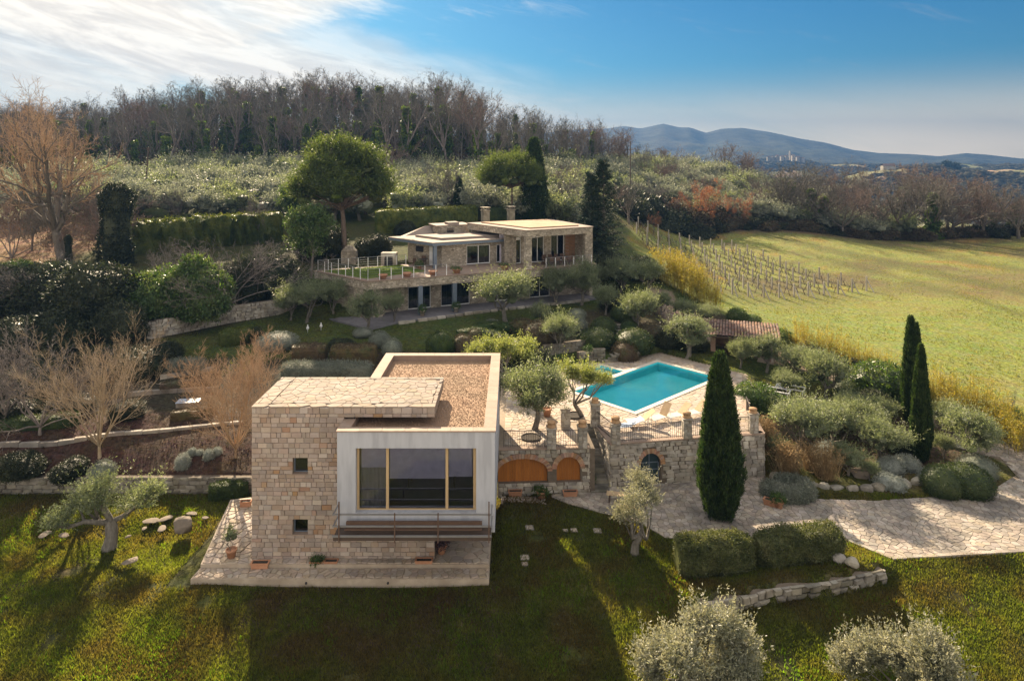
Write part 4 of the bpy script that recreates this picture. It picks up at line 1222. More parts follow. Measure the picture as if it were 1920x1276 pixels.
b = MB(); b.box(BX0 + .3, BX1 - .3, BY0 + .38, BY1 - .3, 6.2, 6.46); part('roof_deck', b.mesh('deck', M['gravel']), HS, True)
# gravel on the roof
rs = np.random.RandomState(5); n = 16000; ctr = np.stack([rs.uniform(BX0 + .52, BX1 - .52, n), rs.uniform(BY0 + .42, BY1 - .5, n), np.full(n, 6.47)], 1)
oct_ = np.array([(1, 0, 0), (0, 1, 0), (-1, 0, 0), (0, -1, 0), (0, 0, .8)]); of = np.array([(0, 1, 4), (1, 2, 4), (2, 3, 4), (3, 0, 4)])
sz = (.014 + .018 * rs.rand(n) ** 2)[:, None, None]
V = ctr[:, None] + oct_[None] * sz * (.7 + .6 * rs.rand(n, 1, 3)); b = MB(); b.add(V.reshape(-1, 3), (of[None] + 5 * np.arange(n)[:, None, None]).reshape(-1, 3))
part('roof_gravel', b.mesh('roof_gravel', M['gravel']), HS, True, kind='stuff')
# travertine caps on the parapet, one by one
def caprow(x0, x1, y0, y1, alongx, n, z0=BZ1 - .06, z1=BZ1 + .0):
    for i in range(n):
        b = MB()
        if alongx: b.box(x0 + (x1 - x0) * i / n + .004, x0 + (x1 - x0) * (i + 1) / n - .004, y0, y1, z0 + .001, z1 + random.uniform(-.003, .003))
        else: b.box(x0, x1, y0 + (y1 - y0) * i / n + .004, y0 + (y1 - y0) * (i + 1) / n - .004, z0 + .001, z1 + random.uniform(-.003, .003))
        part('parapet_cap', b.mesh('parapet_cap', M['cap']), HS, True)
caprow(BX0 - .04, BX1 + .04, BY0 - .05, BY0 + .38, True, 7)
caprow(BX0 - .04, BX0 + .52, BY0 + .385, BY1 - .5, False, 10)
caprow(BX1 - .5, BX1 + .04, BY0 + .385, BY1 - .5, False, 10)
caprow(BX0 - .04, BX1 + .04, BY1 - .495, BY1 + .04, True, 7)
b = MB(); b.box(BX0 + .3, BX0 + .5, BY0 + .38, BY1 - .48, 6.46, BZ1 - .06); b.box(BX1 - .48, BX1 - .3, BY0 + .38, BY1 - .48, 6.46, BZ1 - .06); b.box(BX0 + .5, BX1 - .48, BY1 - .48, BY1 - .3, 6.46, BZ1 - .06)
part('parapet_lining', b.mesh('lining', M['cap']), HS, True)
# the big window
b = MB(); y = BY0 + .26
b.box(ox0, ox1, y, y + .1, oz1 - .07, oz1); b.box(ox0, ox1, y, y + .1, oz0, oz0 + .05); b.box(ox0, ox0 + .1, y, y + .1, oz0 + .05, oz1 - .07); b.box(ox1 - .14, ox1, y, y + .1, oz0 + .05, oz1 - .07)
for px in (725.5, 837.5):
    x = (px - HX) / 42.6; b.box(x - .06, x + .06, y, y + .1, oz0 + .05, oz1 - .07)
bw = part('window', b.mesh('big_window_frame', M['framewood']), HS, True, label='large oak framed window in the white box')
xm = [ox0 + .1, (725.5 - HX) / 42.6, (837.5 - HX) / 42.6, ox1 - .14]
for i in range(3):
    b = MB(); b.box(xm[i] + .05 * (i > 0), xm[i + 1] - .05 * (i < 2), y + .04, y + .055, oz0 + .05, oz1 - .07); part('pane', b.mesh('pane', M['glass_big']), bw, True)
b = MB(); b.box(BX0 + .31, BX1 - .31, BY0 + .5, BY1 - .32, 3.1, 3.14); part('room_floor', b.mesh('room_floor', M['in_floor']), HS, True)
b = MB(); b.box(BX0 + .31, BX1 - .31, 33.4, 33.45, 3.14, 6.19); b.box(BX0 + .31, BX0 + .33, BY0 + .5, 33.4, 3.14, 6.19); b.box(BX1 - .33, BX1 - .31, BY0 + .5, 33.4, 3.14, 6.19)
part('room_wall', b.mesh('room_wall', M['in_wall']), HS, True)
b = MB()
for i in range(14):
    b.lathe([(.05, 0), (.06, 1.2), (.05, 2.7)], (-6.7 + i * .09, BY0 + .62 + .03 * (i % 2), 3.15), 6)
part('curtain', b.mesh('curtain', M['curtain']), HS, True)
M['blind'] = flat('added_blind_lilac', (.66, .66, .74), rough=.9)  # lilac blinds added to lighten the dark upper panes
for i, zb_ in ((0, 5.0), (1, 4.5), (2, 4.6)):
    b = MB(); b.box(xm[i] + .07, xm[i + 1] - .07, BY0 + .42, BY0 + .43, zb_, oz1 - .08); part('added_blind', b.mesh('blind', M['blind']), HS, True)
b = MB(); b.box(-5.0, -2.6, 32.0, 33.1, 3.82, 3.88)
for x in (-4.9, -2.75):
    for yy in (32.1, 32.95): b.box(x, x + .06, yy, yy + .06, 3.15, 3.82)
part('indoor_table', b.mesh('table', M['wood_dark']), HS, True)
# balcony
b = MB(); b.box(-7.62, -.9, 29.12, BY0 - .005, 2.48, 2.58); b.box(-7.62, -.9, 29.06, 29.12, 2.44, 2.62)
part('balcony_deck', b.mesh('balcony_deck', M['wood_dark']), HS, True)
b = MB()
for z in (3.55, 3.05): b.box(-7.65, -.87, 29.05, 29.11, z - .03, z + .03)
b.box(-7.65, -.87, 29.03, 29.09, 2.60, 2.68)
for x in (-7.64, -.9):
    b.box(x, x + .05, 29.12, BY0 - .01, 3.52, 3.57); b.box(x, x + .05, 29.12, BY0 - .01, 3.02, 3.07)
rl = part('balcony_rail', b.mesh('balcony_rail', M['steel']), HS, True)
for px in (637, 741, 822, 917):
    x = (px - HX) / 43.9; b = MB(); b.box(x - .025, x + .025, 29.0, 29.045, 2.38, 3.62 + (.5 if px in (637, 917) else .02)); part('rail_post', b.mesh('rail_post', M['rust']), HS, True)
b = MB(); b.box(-7.2, -1.3, 29.6, 29.72, 2.58, 2.95); b.box(-7.2, -1.3, 29.3, 29.36, 2.75, 2.8); part('balcony_grating', b.mesh('grating', M['rust']), HS, True)
for x in (-6.3, -2.1):
    pass

# stone plinth terrace round the house
ST = thing('paved_plinth', 'pale crazy-paved stone plinth with a lower step round the foot of the cube house', 'terrace', (-7, 30.5, 0))
low = [(-14.15, 30.05), (-1.01, 30.05), (-1.01, 30.8), (-14.1, 30.8)]
upp = [(-14.05, 30.8), (-1.03, 30.8), (-1.03, 36.5), (-11.9, 36.5), (-12.1, 37.4), (-15.1, 36.6)]
b = MB(); b.prism(low, -.3, .21); part('lower_step', b.mesh('lower_step', M['plinth']), ST, True)
b = MB(); b.prism(upp, -.3, .41); part('upper_step', b.mesh('upper_step', M['plinth']), ST, True)
c1 = crazy([(-14.1, 30.1), (-1.05, 30.1), (-1.05, 30.78), (-14.05, 30.78)], .30, .045, 21)
c2 = crazy([(-14.0, 30.84), (-11.95, 30.84), (-11.95, 36.4), (-12.15, 37.3), (-15.0, 36.5)], .42, .06, 22)
c3 = crazy([(-11.95, 30.84), (-3.5, 30.84), (-3.5, 31.18), (-11.95, 31.18)], .3, .035, 23) + crazy([(-3.5, 30.84), (-1.07, 30.84), (-1.07, 36.4), (-3.5, 36.4)], .42, .03, 24)
pave(ST, c1, .25, .05, M['flag'], limit=110, seed=3)
pave(ST, c2 + c3, .45, .05, M['flag'], limit=185, seed=4)
b = MB()
for px in (575, 728):
    x = (px - HX) / 42.5; b.tubes(np.array([(x, 30.0, .04), (x, 30.12, .04)]), np.array([.05, .05]), 8, 0, True)
part('drain_pipe', b.mesh('drain', M['dark_in']), ST, True)

# ------------------------------------------------------------------ pots
def planter(label, loc, rot=0.0, size=(.8, .3, .26), plant=None, group=None, seed=1):
    t = thing('planter', label, 'planter', loc, rot, group)
    sx, sy, sz_ = size
    b = MB(); v = [(-1, -1), (1, -1), (1, 1), (-1, 1)]
    def ring(f, z): return [(x * sx / 2 * f, y * sy / 2 * f, z) for x, y in v]
    V = ring(.9, 0) + ring(.98, sz_ * .8) + ring(1.04, sz_ * .8) + ring(1.04, sz_) + ring(.88, sz_) + ring(.86, sz_ * .82)
    b.add(V, [(3, 2, 1, 0)] + [(o + i, o + (i + 1) % 4, o + 4 + (i + 1) % 4, o + 4 + i) for o in (0, 4, 8, 12, 16) for i in range(4)] + [(20, 21, 22, 23)])
    part('pot', b.mesh('trough', M['terracotta']), t)
    b = MB(); b.box(-sx * .42, sx * .42, -sy * .4, sy * .4, sz_ * .75, sz_ * .86); part('soil', b.mesh('soil', M['blackbed']), t)
    if plant:
        mb = bush(seed, sx * .4, sy * .6, plant, n=170, ll=.10, lw=.03, amp=.25, slen=.16, core=.55, sub=2)
        part('plant', mb.mesh('pot_plant', M['plant']), t, loc=(0, 0, sz_ * .7))
    return t
def round_pot(label, loc, r=.22, h=.36, plant=None, mat_='terracotta', group=None, seed=1, lid=False, leaf='plant'):
    t = thing('flower_pot' if not lid else 'terracotta_urn', label, 'pot', loc, 0, group)
    b = MB()
    if lid: b.lathe([(r * 1.0, 0), (r * 1.02, h * .12), (r * .84, h * .18), (r * .8, h * .6), (r * .92, h * .66), (r * .9, h * .8), (r * .55, h * .92), (r * .2, h)], (0, 0, 0), 14)
    else: b.lathe([(r * .68, 0), (r * .95, h * .8), (r * 1.08, h * .82), (r * 1.08, h), (r * .9, h), (r * .88, h * .85)], (0, 0, 0), 14)
    part('pot', b.mesh('pot', M['urn' if lid else mat_], True), t)
    if plant:
        mb = bush(seed, r * 1.3, r * 1.3, plant, n=260, ll=.10, lw=.035, amp=.25, slen=.2, core=.5, sub=2)
        part('plant', mb.mesh('pot_plant', M[leaf]), t, loc=(0, 0, h * .8))
    return t
def at(px, py, z): x, y = W(px, py, z); return (x, y, z)
planter('empty terracotta trough at the left end of the step under the cube house wall', at(488, 1063, .25), .02)
planter('terracotta trough with a grassy green plant on the step under the cube house', at(594, 1060, .25), 0, (.62, .28, .24), .16, seed=4)
planter('small empty terracotta trough right beside the planted one below the stone wall', at(621, 1060, .25), 0, (.6, .28, .26))
planter('terracotta trough below the right end of the lower stone wall', at(795, 1060, .25), .01, (.78, .3, .3))
round_pot('square-shouldered terracotta pot with a dark bronze plant beside the wall end under the white box', at(828, 1036, .45), .24, .42, .22, leaf='purple', seed=9)
t = round_pot('terracotta pot with a thin olive sapling on the left paved walkway', at(434, 1044, .45), .24, .38)
tk, cr_ = olive(77, 1.15, .42, 7, 12, 7, .09, .028, .02, .4)
part('stem', tk.mesh('stem', M['bark_olive']), t, loc=(0, 0, .3)); part('plant', cr_.mesh('sapling', M['olive']), t, loc=(0, 0, .3))
planter('short terracotta trough tucked against the back left corner of the cube house', at(461, 948, .45), .1, (.55, .3, .28))
# ------------------------------------------------------------------ pool terrace
TZ = 2.5
PT = thing('pool_terrace', 'raised rubble stone terrace paved with pale flagstones round the swimming pool', 'terrace', (8, 45, 0))
# bed under the flagstones: small squares inside the plan, outside pool and spa
SPA = [(8.55, 51.75), (7.45, 50.65), (5.85, 52.25), (6.95, 53.3)]
STAIR = [(4.3, 38.0), (5.45, 38.0), (4.95, 41.75), (3.95, 41.75)]
gx, gy = np.meshgrid(np.arange(-.8, 18, .2), np.arange(37.8, 57.2, .2)); cx_, cy_ = gx + .1, gy + .1
ok = (poly_sd(cx_, cy_, TERR) < .02) & (poly_sd(cx_, cy_, POOL) > .1) & (poly_sd(cx_, cy_, SPA) > .1) & (poly_sd(cx_, cy_, STAIR) > .0)
q = np.stack([gx[ok], gy[ok]], 1); n = len(q); V = np.zeros((n, 4, 3)); V[:, :, 2] = TZ - .03
for i, (a, c) in enumerate([(0, 0), (.2, 0), (.2, .2), (0, .2)]): V[:, i, 0] = q[:, 0] + a; V[:, i, 1] = q[:, 1] + c
b = MB(); b.add(V.reshape(-1, 3), np.arange(4 * n).reshape(n, 4)); part('paving_bed', b.mesh('paving_bed', M['joint_light']), PT, True)
def grow_poly(poly, d):
    poly = ccw(poly); n = len(poly); out = []
    for i in range(n):
        p0, p1, p2 = poly[i - 1], poly[i], poly[(i + 1) % n]
        def nrm(a, c):
            ex, ey = c[0] - a[0], c[1] - a[1]; l = math.hypot(ex, ey); return ey / l, -ex / l
        n1, n2 = nrm(p0, p1), nrm(p1, p2); k = 1 + n1[0] * n2[0] + n1[1] * n2[1]
        out.append((p1[0] + d * (n1[0] + n2[0]) / k, p1[1] + d * (n1[1] + n2[1]) / k))
    return out
PO, SO = grow_poly(POOL, .36), grow_poly(SPA, .3)
region = grow_poly(TERR, -.32)
cells = crazy(region, .40, .022, 31, holes=[PO, SO, grow_poly(STAIR, .3)])
PIT = [(1.1, 39.6), (3.9, 43.0)]
cells = [c for c in cells if min(math.hypot(sum(p[0] for p in c) / len(c) - q[0], sum(p[1] for p in c) / len(c) - q[1]) for q in PIT) > .62]
sc_cells = lambda p: (0 if 38 < p[0][1] < 50 else 1, p[0][1])
pave(PT, cells, TZ, .05, M['flag'], limit=300, seed=6, order=sc_cells)
# walls: wall faces as polygons in vertical planes with arched openings
def arch(s0, s1, zb, zs, zt, n=14):
    """outline of an arched opening from bottom right round to bottom left"""
    c = (s0 + s1) / 2; r = (s1 - s0) / 2
    return [(s0, zb)] + [(c - r * math.cos(math.pi * i / n), zs + (zt - zs) * math.sin(math.pi * i / n)) for i in range(n + 1)] + [(s1, zb)]
def segwall(p0, p1): return math.atan2(p1[1] - p0[1], p1[0] - p0[0]), math.hypot(p1[0] - p0[0], p1[1] - p0[1])
def archwall(root, p0, p1, zb, zt, arches, thick, mats, seed, rh, rw, limit, dep=.04, stones=None):
    ang, L_ = segwall(p0, p1)
    b = MB(); cur = 0.0
    # backing in vertical strips between arches and above them
    for (s0, s1, ab, as_, at_) in arches:
        if s0 > cur: b.vprism([(cur, zb), (s0, zb), (s0, zt), (cur, zt)], p0, ang, thick)
        o = arch(s0, s1, ab, as_, at_)
        half = len(o) // 2
        m_ = (s0 + s1) / 2
        topz = max(at_ + .02, zt)
        ptl = [p for p in o if p[0] <= m_ + 1e-6]; ptr = [p for p in o if p[0] >= m_ - 1e-6]
        for k in range(1, len(o) - 2):
            a, c = o[k], o[k + 1]
            if c[0] - a[0] > 1e-4: b.vprism([(a[0], a[1]), (c[0], c[1]), (c[0], zt), (a[0], zt)], p0, ang, thick)
        if ab > zb + .01: b.vprism([(s0, zb), (s1, zb), (s1, ab), (s0, ab)], p0, ang, thick)
        cur = s1
    if cur < L_: b.vprism([(cur, zb), (L_, zb), (L_, zt), (cur, zt)], p0, ang, thick)
    part('wall_core', b.mesh('wall_core', M['mortar_dark']), root, True)
    def sk(s, z, hw, hh):
        for (s0, s1, ab, as_, at_) in arches:
            m_ = (s0 + s1) / 2; r = (s1 - s0) / 2 + .28; rz = at_ - as_ + .28
            if z + hh * .3 > ab and z < as_ and abs(s - m_) < r - .06 + hw * .6 - .1: return True
            if z >= as_ and ((s - m_) / r) ** 2 + ((z - as_) / rz) ** 2 < 1.0: return True
            if z < as_ and z > ab and abs(s - m_) < (s1 - s0) / 2 + hw * .75: return True
        return False
    wall_stones(root, p0, ang, L_, zb, zt, rh, rw, stones or RUB, seed, sk, limit, dep=dep)
    # voussoirs and jamb bricks
    for (s0, s1, ab, as_, at_) in arches:
        m_ = (s0 + s1) / 2; r = (s1 - s0) / 2; hz = at_ - as_
        nn = max(9, int((r + hz) * 1.7 / .12))
        for i in range(nn):
            t0_, t1_ = math.pi * (i + .06) / nn, math.pi * (i + .94) / nn
            b = MB(); poly = []
            for t in (t0_, t1_): poly.append((m_ - r * math.cos(t), as_ + hz * math.sin(t)))
            for t in (t1_, t0_): poly.append((m_ - (r + .27) * math.cos(t), as_ + (hz + .27) * math.sin(t)))
            off = .035 + .012 * ((i * 7) % 3)
            b.vprism(poly, (p0[0] + math.sin(ang) * off, p0[1] - math.cos(ang) * off), ang, .2)
            part('arch_brick', b.mesh('arch_brick', M['brick']), root, True)
    return ang, L_
# left part, two plank-filled arches
P0, P1 = (-.74, 38.0), (4.35, 38.25)
def sx(px, d=38.1, p0=P0): return (px - HX) * d / F - p0[0]
A1 = (sx(934), sx(1027), .62, 1.25, 1.98); A2 = (sx(1044), sx(1089), .62, 1.35, 2.02)
angL, LL_ = archwall(PT, P0, P1, -.2, 2.44, [A1, A2], .5, None, 5, .20, .34, 150)
# right part, arched doorway
Q0, Q1 = (5.55, 38.75), (14.85, 40.2)
angR, LR = segwall(Q0, Q1)
dc = (1220 - 960) / F
s_door = (dc * Q0[1] - Q0[0]) / (math.cos(angR) - dc * math.sin(angR))
A3 = (s_door - .6, s_door + .6, 0.02, 1.15, 1.82)
wall_lim = 300
archwall(PT, Q0, Q1, -.2, 2.44, [A3], .5, None, 6, .24, .38, 280, dep=.05)
# wing wall beside the stairs, end wall on the right, back of the left part
for (a, c, sd_) in (((4.95, 41.9), Q0, 1), (Q1, (15.55, 45.0), 2), ((4.35, 38.25), (4.1, 41.9), 3)):
    an_, L_ = segwall(a, c); b = MB(); b.vprism([(0, -.2), (L_, -.2), (L_, 2.44), (0, 2.44)], a, an_, .4 if sd_ != 3 else -.3)
    part('side_wall', b.mesh('side_wall', M['mortar_dark']), PT, True)
    wall_stones(PT, a, an_, L_, -.2, 2.44, .24, .38, RUB, 20 + sd_, None, 0, dep=.05)
# cap stones
def caps(a, c, w_, z, n, off=0.0, m='cap', name='coping_stone', root=None, th=.07):
    an_, L_ = segwall(a, c)
    for i in range(n):
        b = MB(); s0, s1 = L_ * i / n + .006, L_ * (i + 1) / n - .006
        b.obox(((a[0] + math.cos(an_) * (s0 + s1) / 2) - math.sin(an_) * off, (a[1] + math.sin(an_) * (s0 + s1) / 2) + math.cos(an_) * off, z), (s1 - s0, w_, th), an_)
        part(name, b.mesh(name, M[m]), root or PT, True)
caps(P0, P1, .42, TZ - .01, 9, .16)
caps(Q0, Q1, .42, TZ - .01, 16, .16)
caps(Q1, (15.55, 45.0), .42, TZ - .01, 8, .16)
caps((4.95, 41.9), Q0, .36, TZ - .008, 5, .16)
# wooden arch fillings, plank by plank
for (s0, s1, ab, as_, at_) in (A1, A2):
    n = int((s1 - s0) / .16); m_ = (s0 + s1) / 2; r = (s1 - s0) / 2
    for i in range(n):
        a, c = s0 + (s1 - s0) * i / n + .004, s0 + (s1 - s0) * (i + 1) / n - .004
        zf = lambda s: as_ + (at_ - as_) * math.sqrt(max(0, 1 - ((s - m_) / r) ** 2))
        b = MB(); b.vprism([(a, ab), (c, ab), (c, zf(c)), ((a + c) / 2, zf((a + c) / 2)), (a, zf(a))], (P0[0] - math.sin(angL) * .22, P0[1] + .22), angL, .04)
        part('door_plank', b.mesh('plank', M['doorwood']), PT, True)
# glazed door
s0, s1, ab, as_, at_ = A3
off = (Q0[0] - math.sin(angR) * .28, Q0[1] + math.cos(angR) * .28)
b = MB(); o = arch(s0, s1, ab, as_, at_); b.vprism(o, off, angR, .03)
gd = part('garden_door', b.mesh('door', M['door_blue']), PT, True, label='dark arched double door')
b = MB(); m_ = (s0 + s1) / 2
for a, c, z0, z1 in ((m_ - .03, m_ + .03, ab, at_ - .02), (s0 + .0, s0 + .07, ab, as_), (s1 - .07, s1, ab, as_), (s0 + .07, m_ - .03, .75, .8), (m_ + .03, s1 - .07, .75, .8), (s0 + .07, m_ - .03, as_, as_ + .05), (m_ + .03, s1 - .07, as_, as_ + .05)):
    b.vprism([(a, z0), (c, z0), (c, z1), (a, z1)], (off[0] + math.sin(angR) * .03, off[1] - math.cos(angR) * .03), angR, .03)
part('door_frame', b.mesh('door_frame', M['bluesteel']), gd, True)
# pillars with terracotta urns, railings between
def pillar(px, py, label, h=1.12, w_=.5, urn=True, lbl2=None, r=.26, uh=.36):
    x, y = W(px, py, TZ)
    t = thing('stone_pillar', label, 'pillar', (x, y, TZ), 0, 'stone pillars on the pool terrace')
    b = MB(); b.box(-w_ / 2 + .03, w_ / 2 - .03, -w_ / 2 + .03, w_ / 2 - .03, 0, h); part('core', b.mesh('core', M['mortar']), t)
    rg = random.Random(int(px)); z = 0
    while z < h - .01:
        hh = rg.uniform(.13, .2); hh = h - z if h - z - hh < .08 else hh
        for k, (ox, oy, an_) in enumerate(((0, -w_ / 2 + .03, 0), (w_ / 2 - .03, 0, math.pi / 2), (-w_ / 2 + .03, 0, -math.pi / 2))):
            sp_ = rg.uniform(.35, .65) * w_
            for c, ww in ((-w_ / 2 + sp_ / 2, sp_), (sp_ / 2, w_ - sp_)):
                part('stone', rg.choice(RUB), t, False, (ox + math.cos(an_) * c, oy + math.sin(an_) * c, z + hh / 2), (0, 0, an_), (ww - .012, .03 * rg.uniform(.6, 1.4), hh - .012))
        z += hh
    b = MB(); b.box(-w_ / 2 - .05, w_ / 2 + .05, -w_ / 2 - .05, w_ / 2 + .05, h, h + .06); part('cap', b.mesh('cap', M['rubble']), t)
    if urn: round_pot(lbl2, (x, y, h + TZ + .06), r, uh, lid=True)
    return x, y
pl = {}
pl[0] = pillar(1034, 839, 'stone pillar between the two arches on the left part of the pool terrace', lbl2='ochre terracotta urn on the pillar between the two wooden arches', r=.28)
pl[1] = pillar(1092, 838, 'stone pillar at the head of the stairs, left side, over the small arch', lbl2='squat terracotta urn on the pillar left of the stair head')
pl[2] = pillar(1060, 802, 'inner stone pillar behind, between the two terrace olive trees', h=1.2, w_=.55, urn=False)
pl[3] = pillar(1116, 798, 'tallest stone pillar at the top of the stairs next to the pool', h=1.35, w_=.55, lbl2='terracotta urn on the tall pillar at the top of the stairs', r=.24, uh=.32)
pl[4] = pillar(1154, 830, 'stone pillar at the left corner of the wall with the arched blue door', lbl2='orange terracotta urn on the pillar left of the arched blue door', r=.28)
pl[5] = pillar(1288, 820, 'stone pillar in mid railing, left of the big cypress', lbl2='orange terracotta urn on the pillar left of the big cypress', r=.27)
pl[6] = pillar(1412, 810, 'stone pillar at the right end of the pool terrace, right of the big cypress', lbl2='flat-topped urn on the rightmost terrace pillar', r=.26, uh=.3)
def railing(a, c, z, h, label, inset=.27, post=None, mat_='darksteel', sp=.125, group='iron railings of the pool terrace'):
    an_, L_ = segwall(a, c); ca_, sa_ = math.cos(an_), math.sin(an_)
    t = thing('iron_railing', label, 'railing', (a[0], a[1], z), an_, group)
    b = MB(); b.box(inset, L_ - inset, -.02, .02, h - .03, h); b.box(inset, L_ - inset, -.015, .015, .1, .125); part('rail', b.mesh('rail', M[mat_]), t)
    n = max(2, int((L_ - 2 * inset) / sp)); b = MB()
    for i in range(n + 1):
        s_ = inset + (L_ - 2 * inset) * i / n; b.box(s_ - .008, s_ + .008, -.008, .008, .03, h - .03)
    part('balusters', b.mesh('balusters', M[mat_]), t, kind='stuff')
    return t
railing((-.72, pl[0][1] - .02), pl[0], TZ + .02, .95, 'iron railing over the wide wooden arch beside the cube house', inset=.25)
railing(pl[0], pl[1], TZ + .02, .95, 'short iron railing over the small wooden arch')
railing(pl[4], pl[5], TZ + .02, .95, 'long iron railing above the arched blue door')
railing(pl[5], pl[6], TZ + .02, .95, 'iron railing passing behind the big cypress')
railing(pl[3], pl[4], TZ + .02, .95, 'iron railing down the side of the stairs')
railing(pl[6], (pl[6][0] + .8, pl[6][1] + 3.6), TZ + .02, .95, 'iron railing returning from the rightmost pillar')
# stairs beside the arches
sr = thing('stone_stairs', 'dark worn stone stairs climbing between the arches and the terrace wall', 'stairs', (4.9, 38.3, 0))
n = 14
for i in range(n):
    t = i / n; y = 38.2 + 3.75 * t; xc = 4.86 - .42 * t
    b = MB(); rg = random.Random(i)
    b.obox((xc + .1, y + .18, -.1 + (i + 1) * (TZ - .02) / n - .12), (1.05, .36, .24), rg.uniform(-.02, .02)); part('step', b.mesh('step', M['rubble_dark']), sr, True)
# swimming pool
SP = thing('swimming_pool', 'turquoise rectangular swimming pool with a pale stone rim', 'pool', (10, 48, 1.0))
def basin(poly, depth, z, name, parent):
    b = MB(); poly = ccw(poly); n = len(poly)
    V = [(p[0], p[1], z) for p in poly] + [(p[0], p[1], z - depth) for p in poly]
    b.add(V, [(i, n + i, n + (i + 1) % n, (i + 1) % n) for i in range(n)]); b.B.append((np.array([[n + i for i in range(n)]]), 0))
    part(name, b.mesh(name, M['basin']), parent, True)
basin(POOL, .68, TZ, 'basin', SP)
b = MB(); b.prism(POOL, 2.395, 2.4, bottom=False); b.B = b.B[:1]; part('water', b.mesh('water', M['water']), SP, True)
for k in range(4):
    a, c = POOL[k], POOL[(k + 1) % 4]; L_ = math.hypot(c[0] - a[0], c[1] - a[1]); ux, uy = (c[0] - a[0]) / L_, (c[1] - a[1]) / L_
    a2 = (a[0] - ux * .36, a[1] - uy * .36)
    caps(a2, (c[0] , c[1]), .34, TZ + .01, int(L_ / .6), -.175, 'coping', 'coping_stone', SP, .06)
b = MB(); q = grow_poly(POOL, -.02); b.prism([q[0], q[1], POOL[1], POOL[0]] if False else grow_poly(POOL, .0), 2.36, 2.361); 
SPW = thing('spa_pool', 'small square shallow pool joined to the back left of the swimming pool', 'pool', (7.2, 52, 1.5))
basin(SPA, .34, TZ, 'basin', SPW)
b = MB(); b.prism(SPA, 2.395, 2.4, bottom=False); b.B = b.B[:1]; part('water', b.mesh('water', M['water']), SPW, True)
for k in range(4):
    a, c = ccw(SPA)[k], ccw(SPA)[(k + 1) % 4]; L_ = math.hypot(c[0] - a[0], c[1] - a[1]); ux, uy = (c[0] - a[0]) / L_, (c[1] - a[1]) / L_
    caps((a[0] - ux * .28, a[1] - uy * .28), c, .28, TZ + .012, 3, -.145, 'coping', 'coping_stone', SPW, .06)

# loungers: sling seat with raised back
def lounger(label, px, py, rot, back=38, m1='canvas', m2='canvas_tan', group='sun loungers on the pool terrace', z=TZ, cat='sun lounger'):
    x, y = W(px, py, z)
    t = thing('sun_lounger', label, cat, (x, y, z), rot, group)
    b = MB()
    for s_ in (-.3, .3): b.bar((-.75, s_, .3), (.35, s_, .3), .022)
    for q in (-.74, .34): b.bar((q, -.3, .3), (q, .3, .3), .02)
    part('frame', b.mesh('frame', M['white']), t)
    for q in (-.65, .5):
        for s_ in (-.3, .3): b = MB(); b.bar((q, s_, 0), (q * .96, s_, .3), .02); part('leg', b.mesh('leg', M['white']), t)
    b = MB(); b.box(-.74, .34, -.29, .29, .305, .325); part('seat', b.mesh('seat', M[m1]), t)
    b = MB(); l = .85; an_ = R(back); V = []
    dx, dz = math.cos(an_) * l, math.sin(an_) * l; nx_, nz_ = -math.sin(an_) * .02, math.cos(an_) * .02
    for yy in (-.29, .29): V += [(.34, yy, .33), (.34 + dx, yy, .33 + dz), (.34 + dx + nx_, yy, .33 + dz + nz_), (.34 + nx_, yy, .33 + nz_)]
    b.add(V, [(0, 1, 2, 3), (7, 6, 5, 4), (0, 4, 5, 1), (1, 5, 6, 2), (2, 6, 7, 3), (3, 7, 4, 0)]); part('backrest', b.mesh('backrest', M[m2]), t)
    b = MB(); b.bar((.34 + dx * .6, -.3, .33 + dz * .6), (.7, -.3, .02), .015); b.bar((.34 + dx * .6, .3, .33 + dz * .6), (.7, .3, .02), .015); part('strut', b.mesh('strut', M['white']), t)
    return t
lounger('blue-grey reclined sun lounger, leftmost beside the pool railing', 1172, 806, R(15), 20, 'solar', 'solar')
lounger('cream sun lounger with tan raised back, second from the left by the pool', 1197, 796, R(10))
lounger('cream sun lounger with the steepest raised tan back in the middle of the row', 1236, 790, R(35), 55)
lounger('cream sun lounger with tan back, fourth in the row, left of the big cypress', 1268, 786, R(25), 40)
lounger('cream sun lounger furthest right, half behind the pillar and next to the cypress', 1300, 781, R(25), 42)
# white tables on the lawn right of the pool
def lawn_frame(label, px, py, rot):
    x, y, z = G(px, py); t = thing('sunbed', label, 'sunbed', (x, y, z), rot, 'white sunbeds on the lawn')
    b = MB()
    for s_ in (-.45, .45): b.box(-1.0, 1.0, s_ - .06, s_ + .06, .42, .47)
    for q in (-.97, .97): b.box(q - .04, q + .04, -.39, .39, .42, .47)
    part('frame', b.mesh('frame', M['white']), t)
    for k in range(5):
        b = MB(); b.box(-.93 + k * .12, -.84 + k * .12, -.39, .39, .44, .46); part('slat', b.mesh('slat', M['white']), t)
    for q in (-.9, .9):
        for s_ in (-.42, .42): b = MB(); b.box(q - .03, q + .03, s_ - .03, s_ + .03, 0, .42); part('leg', b.mesh('leg', M['white']), t)
    return t
lawn_frame('low white open-framed sunbed on the lawn right of the cypress tip, nearer one', 1454, 742, R(-32))
lawn_frame('low white sunbed on the lawn, further and smaller-looking of the pair', 1482, 737, R(-32))
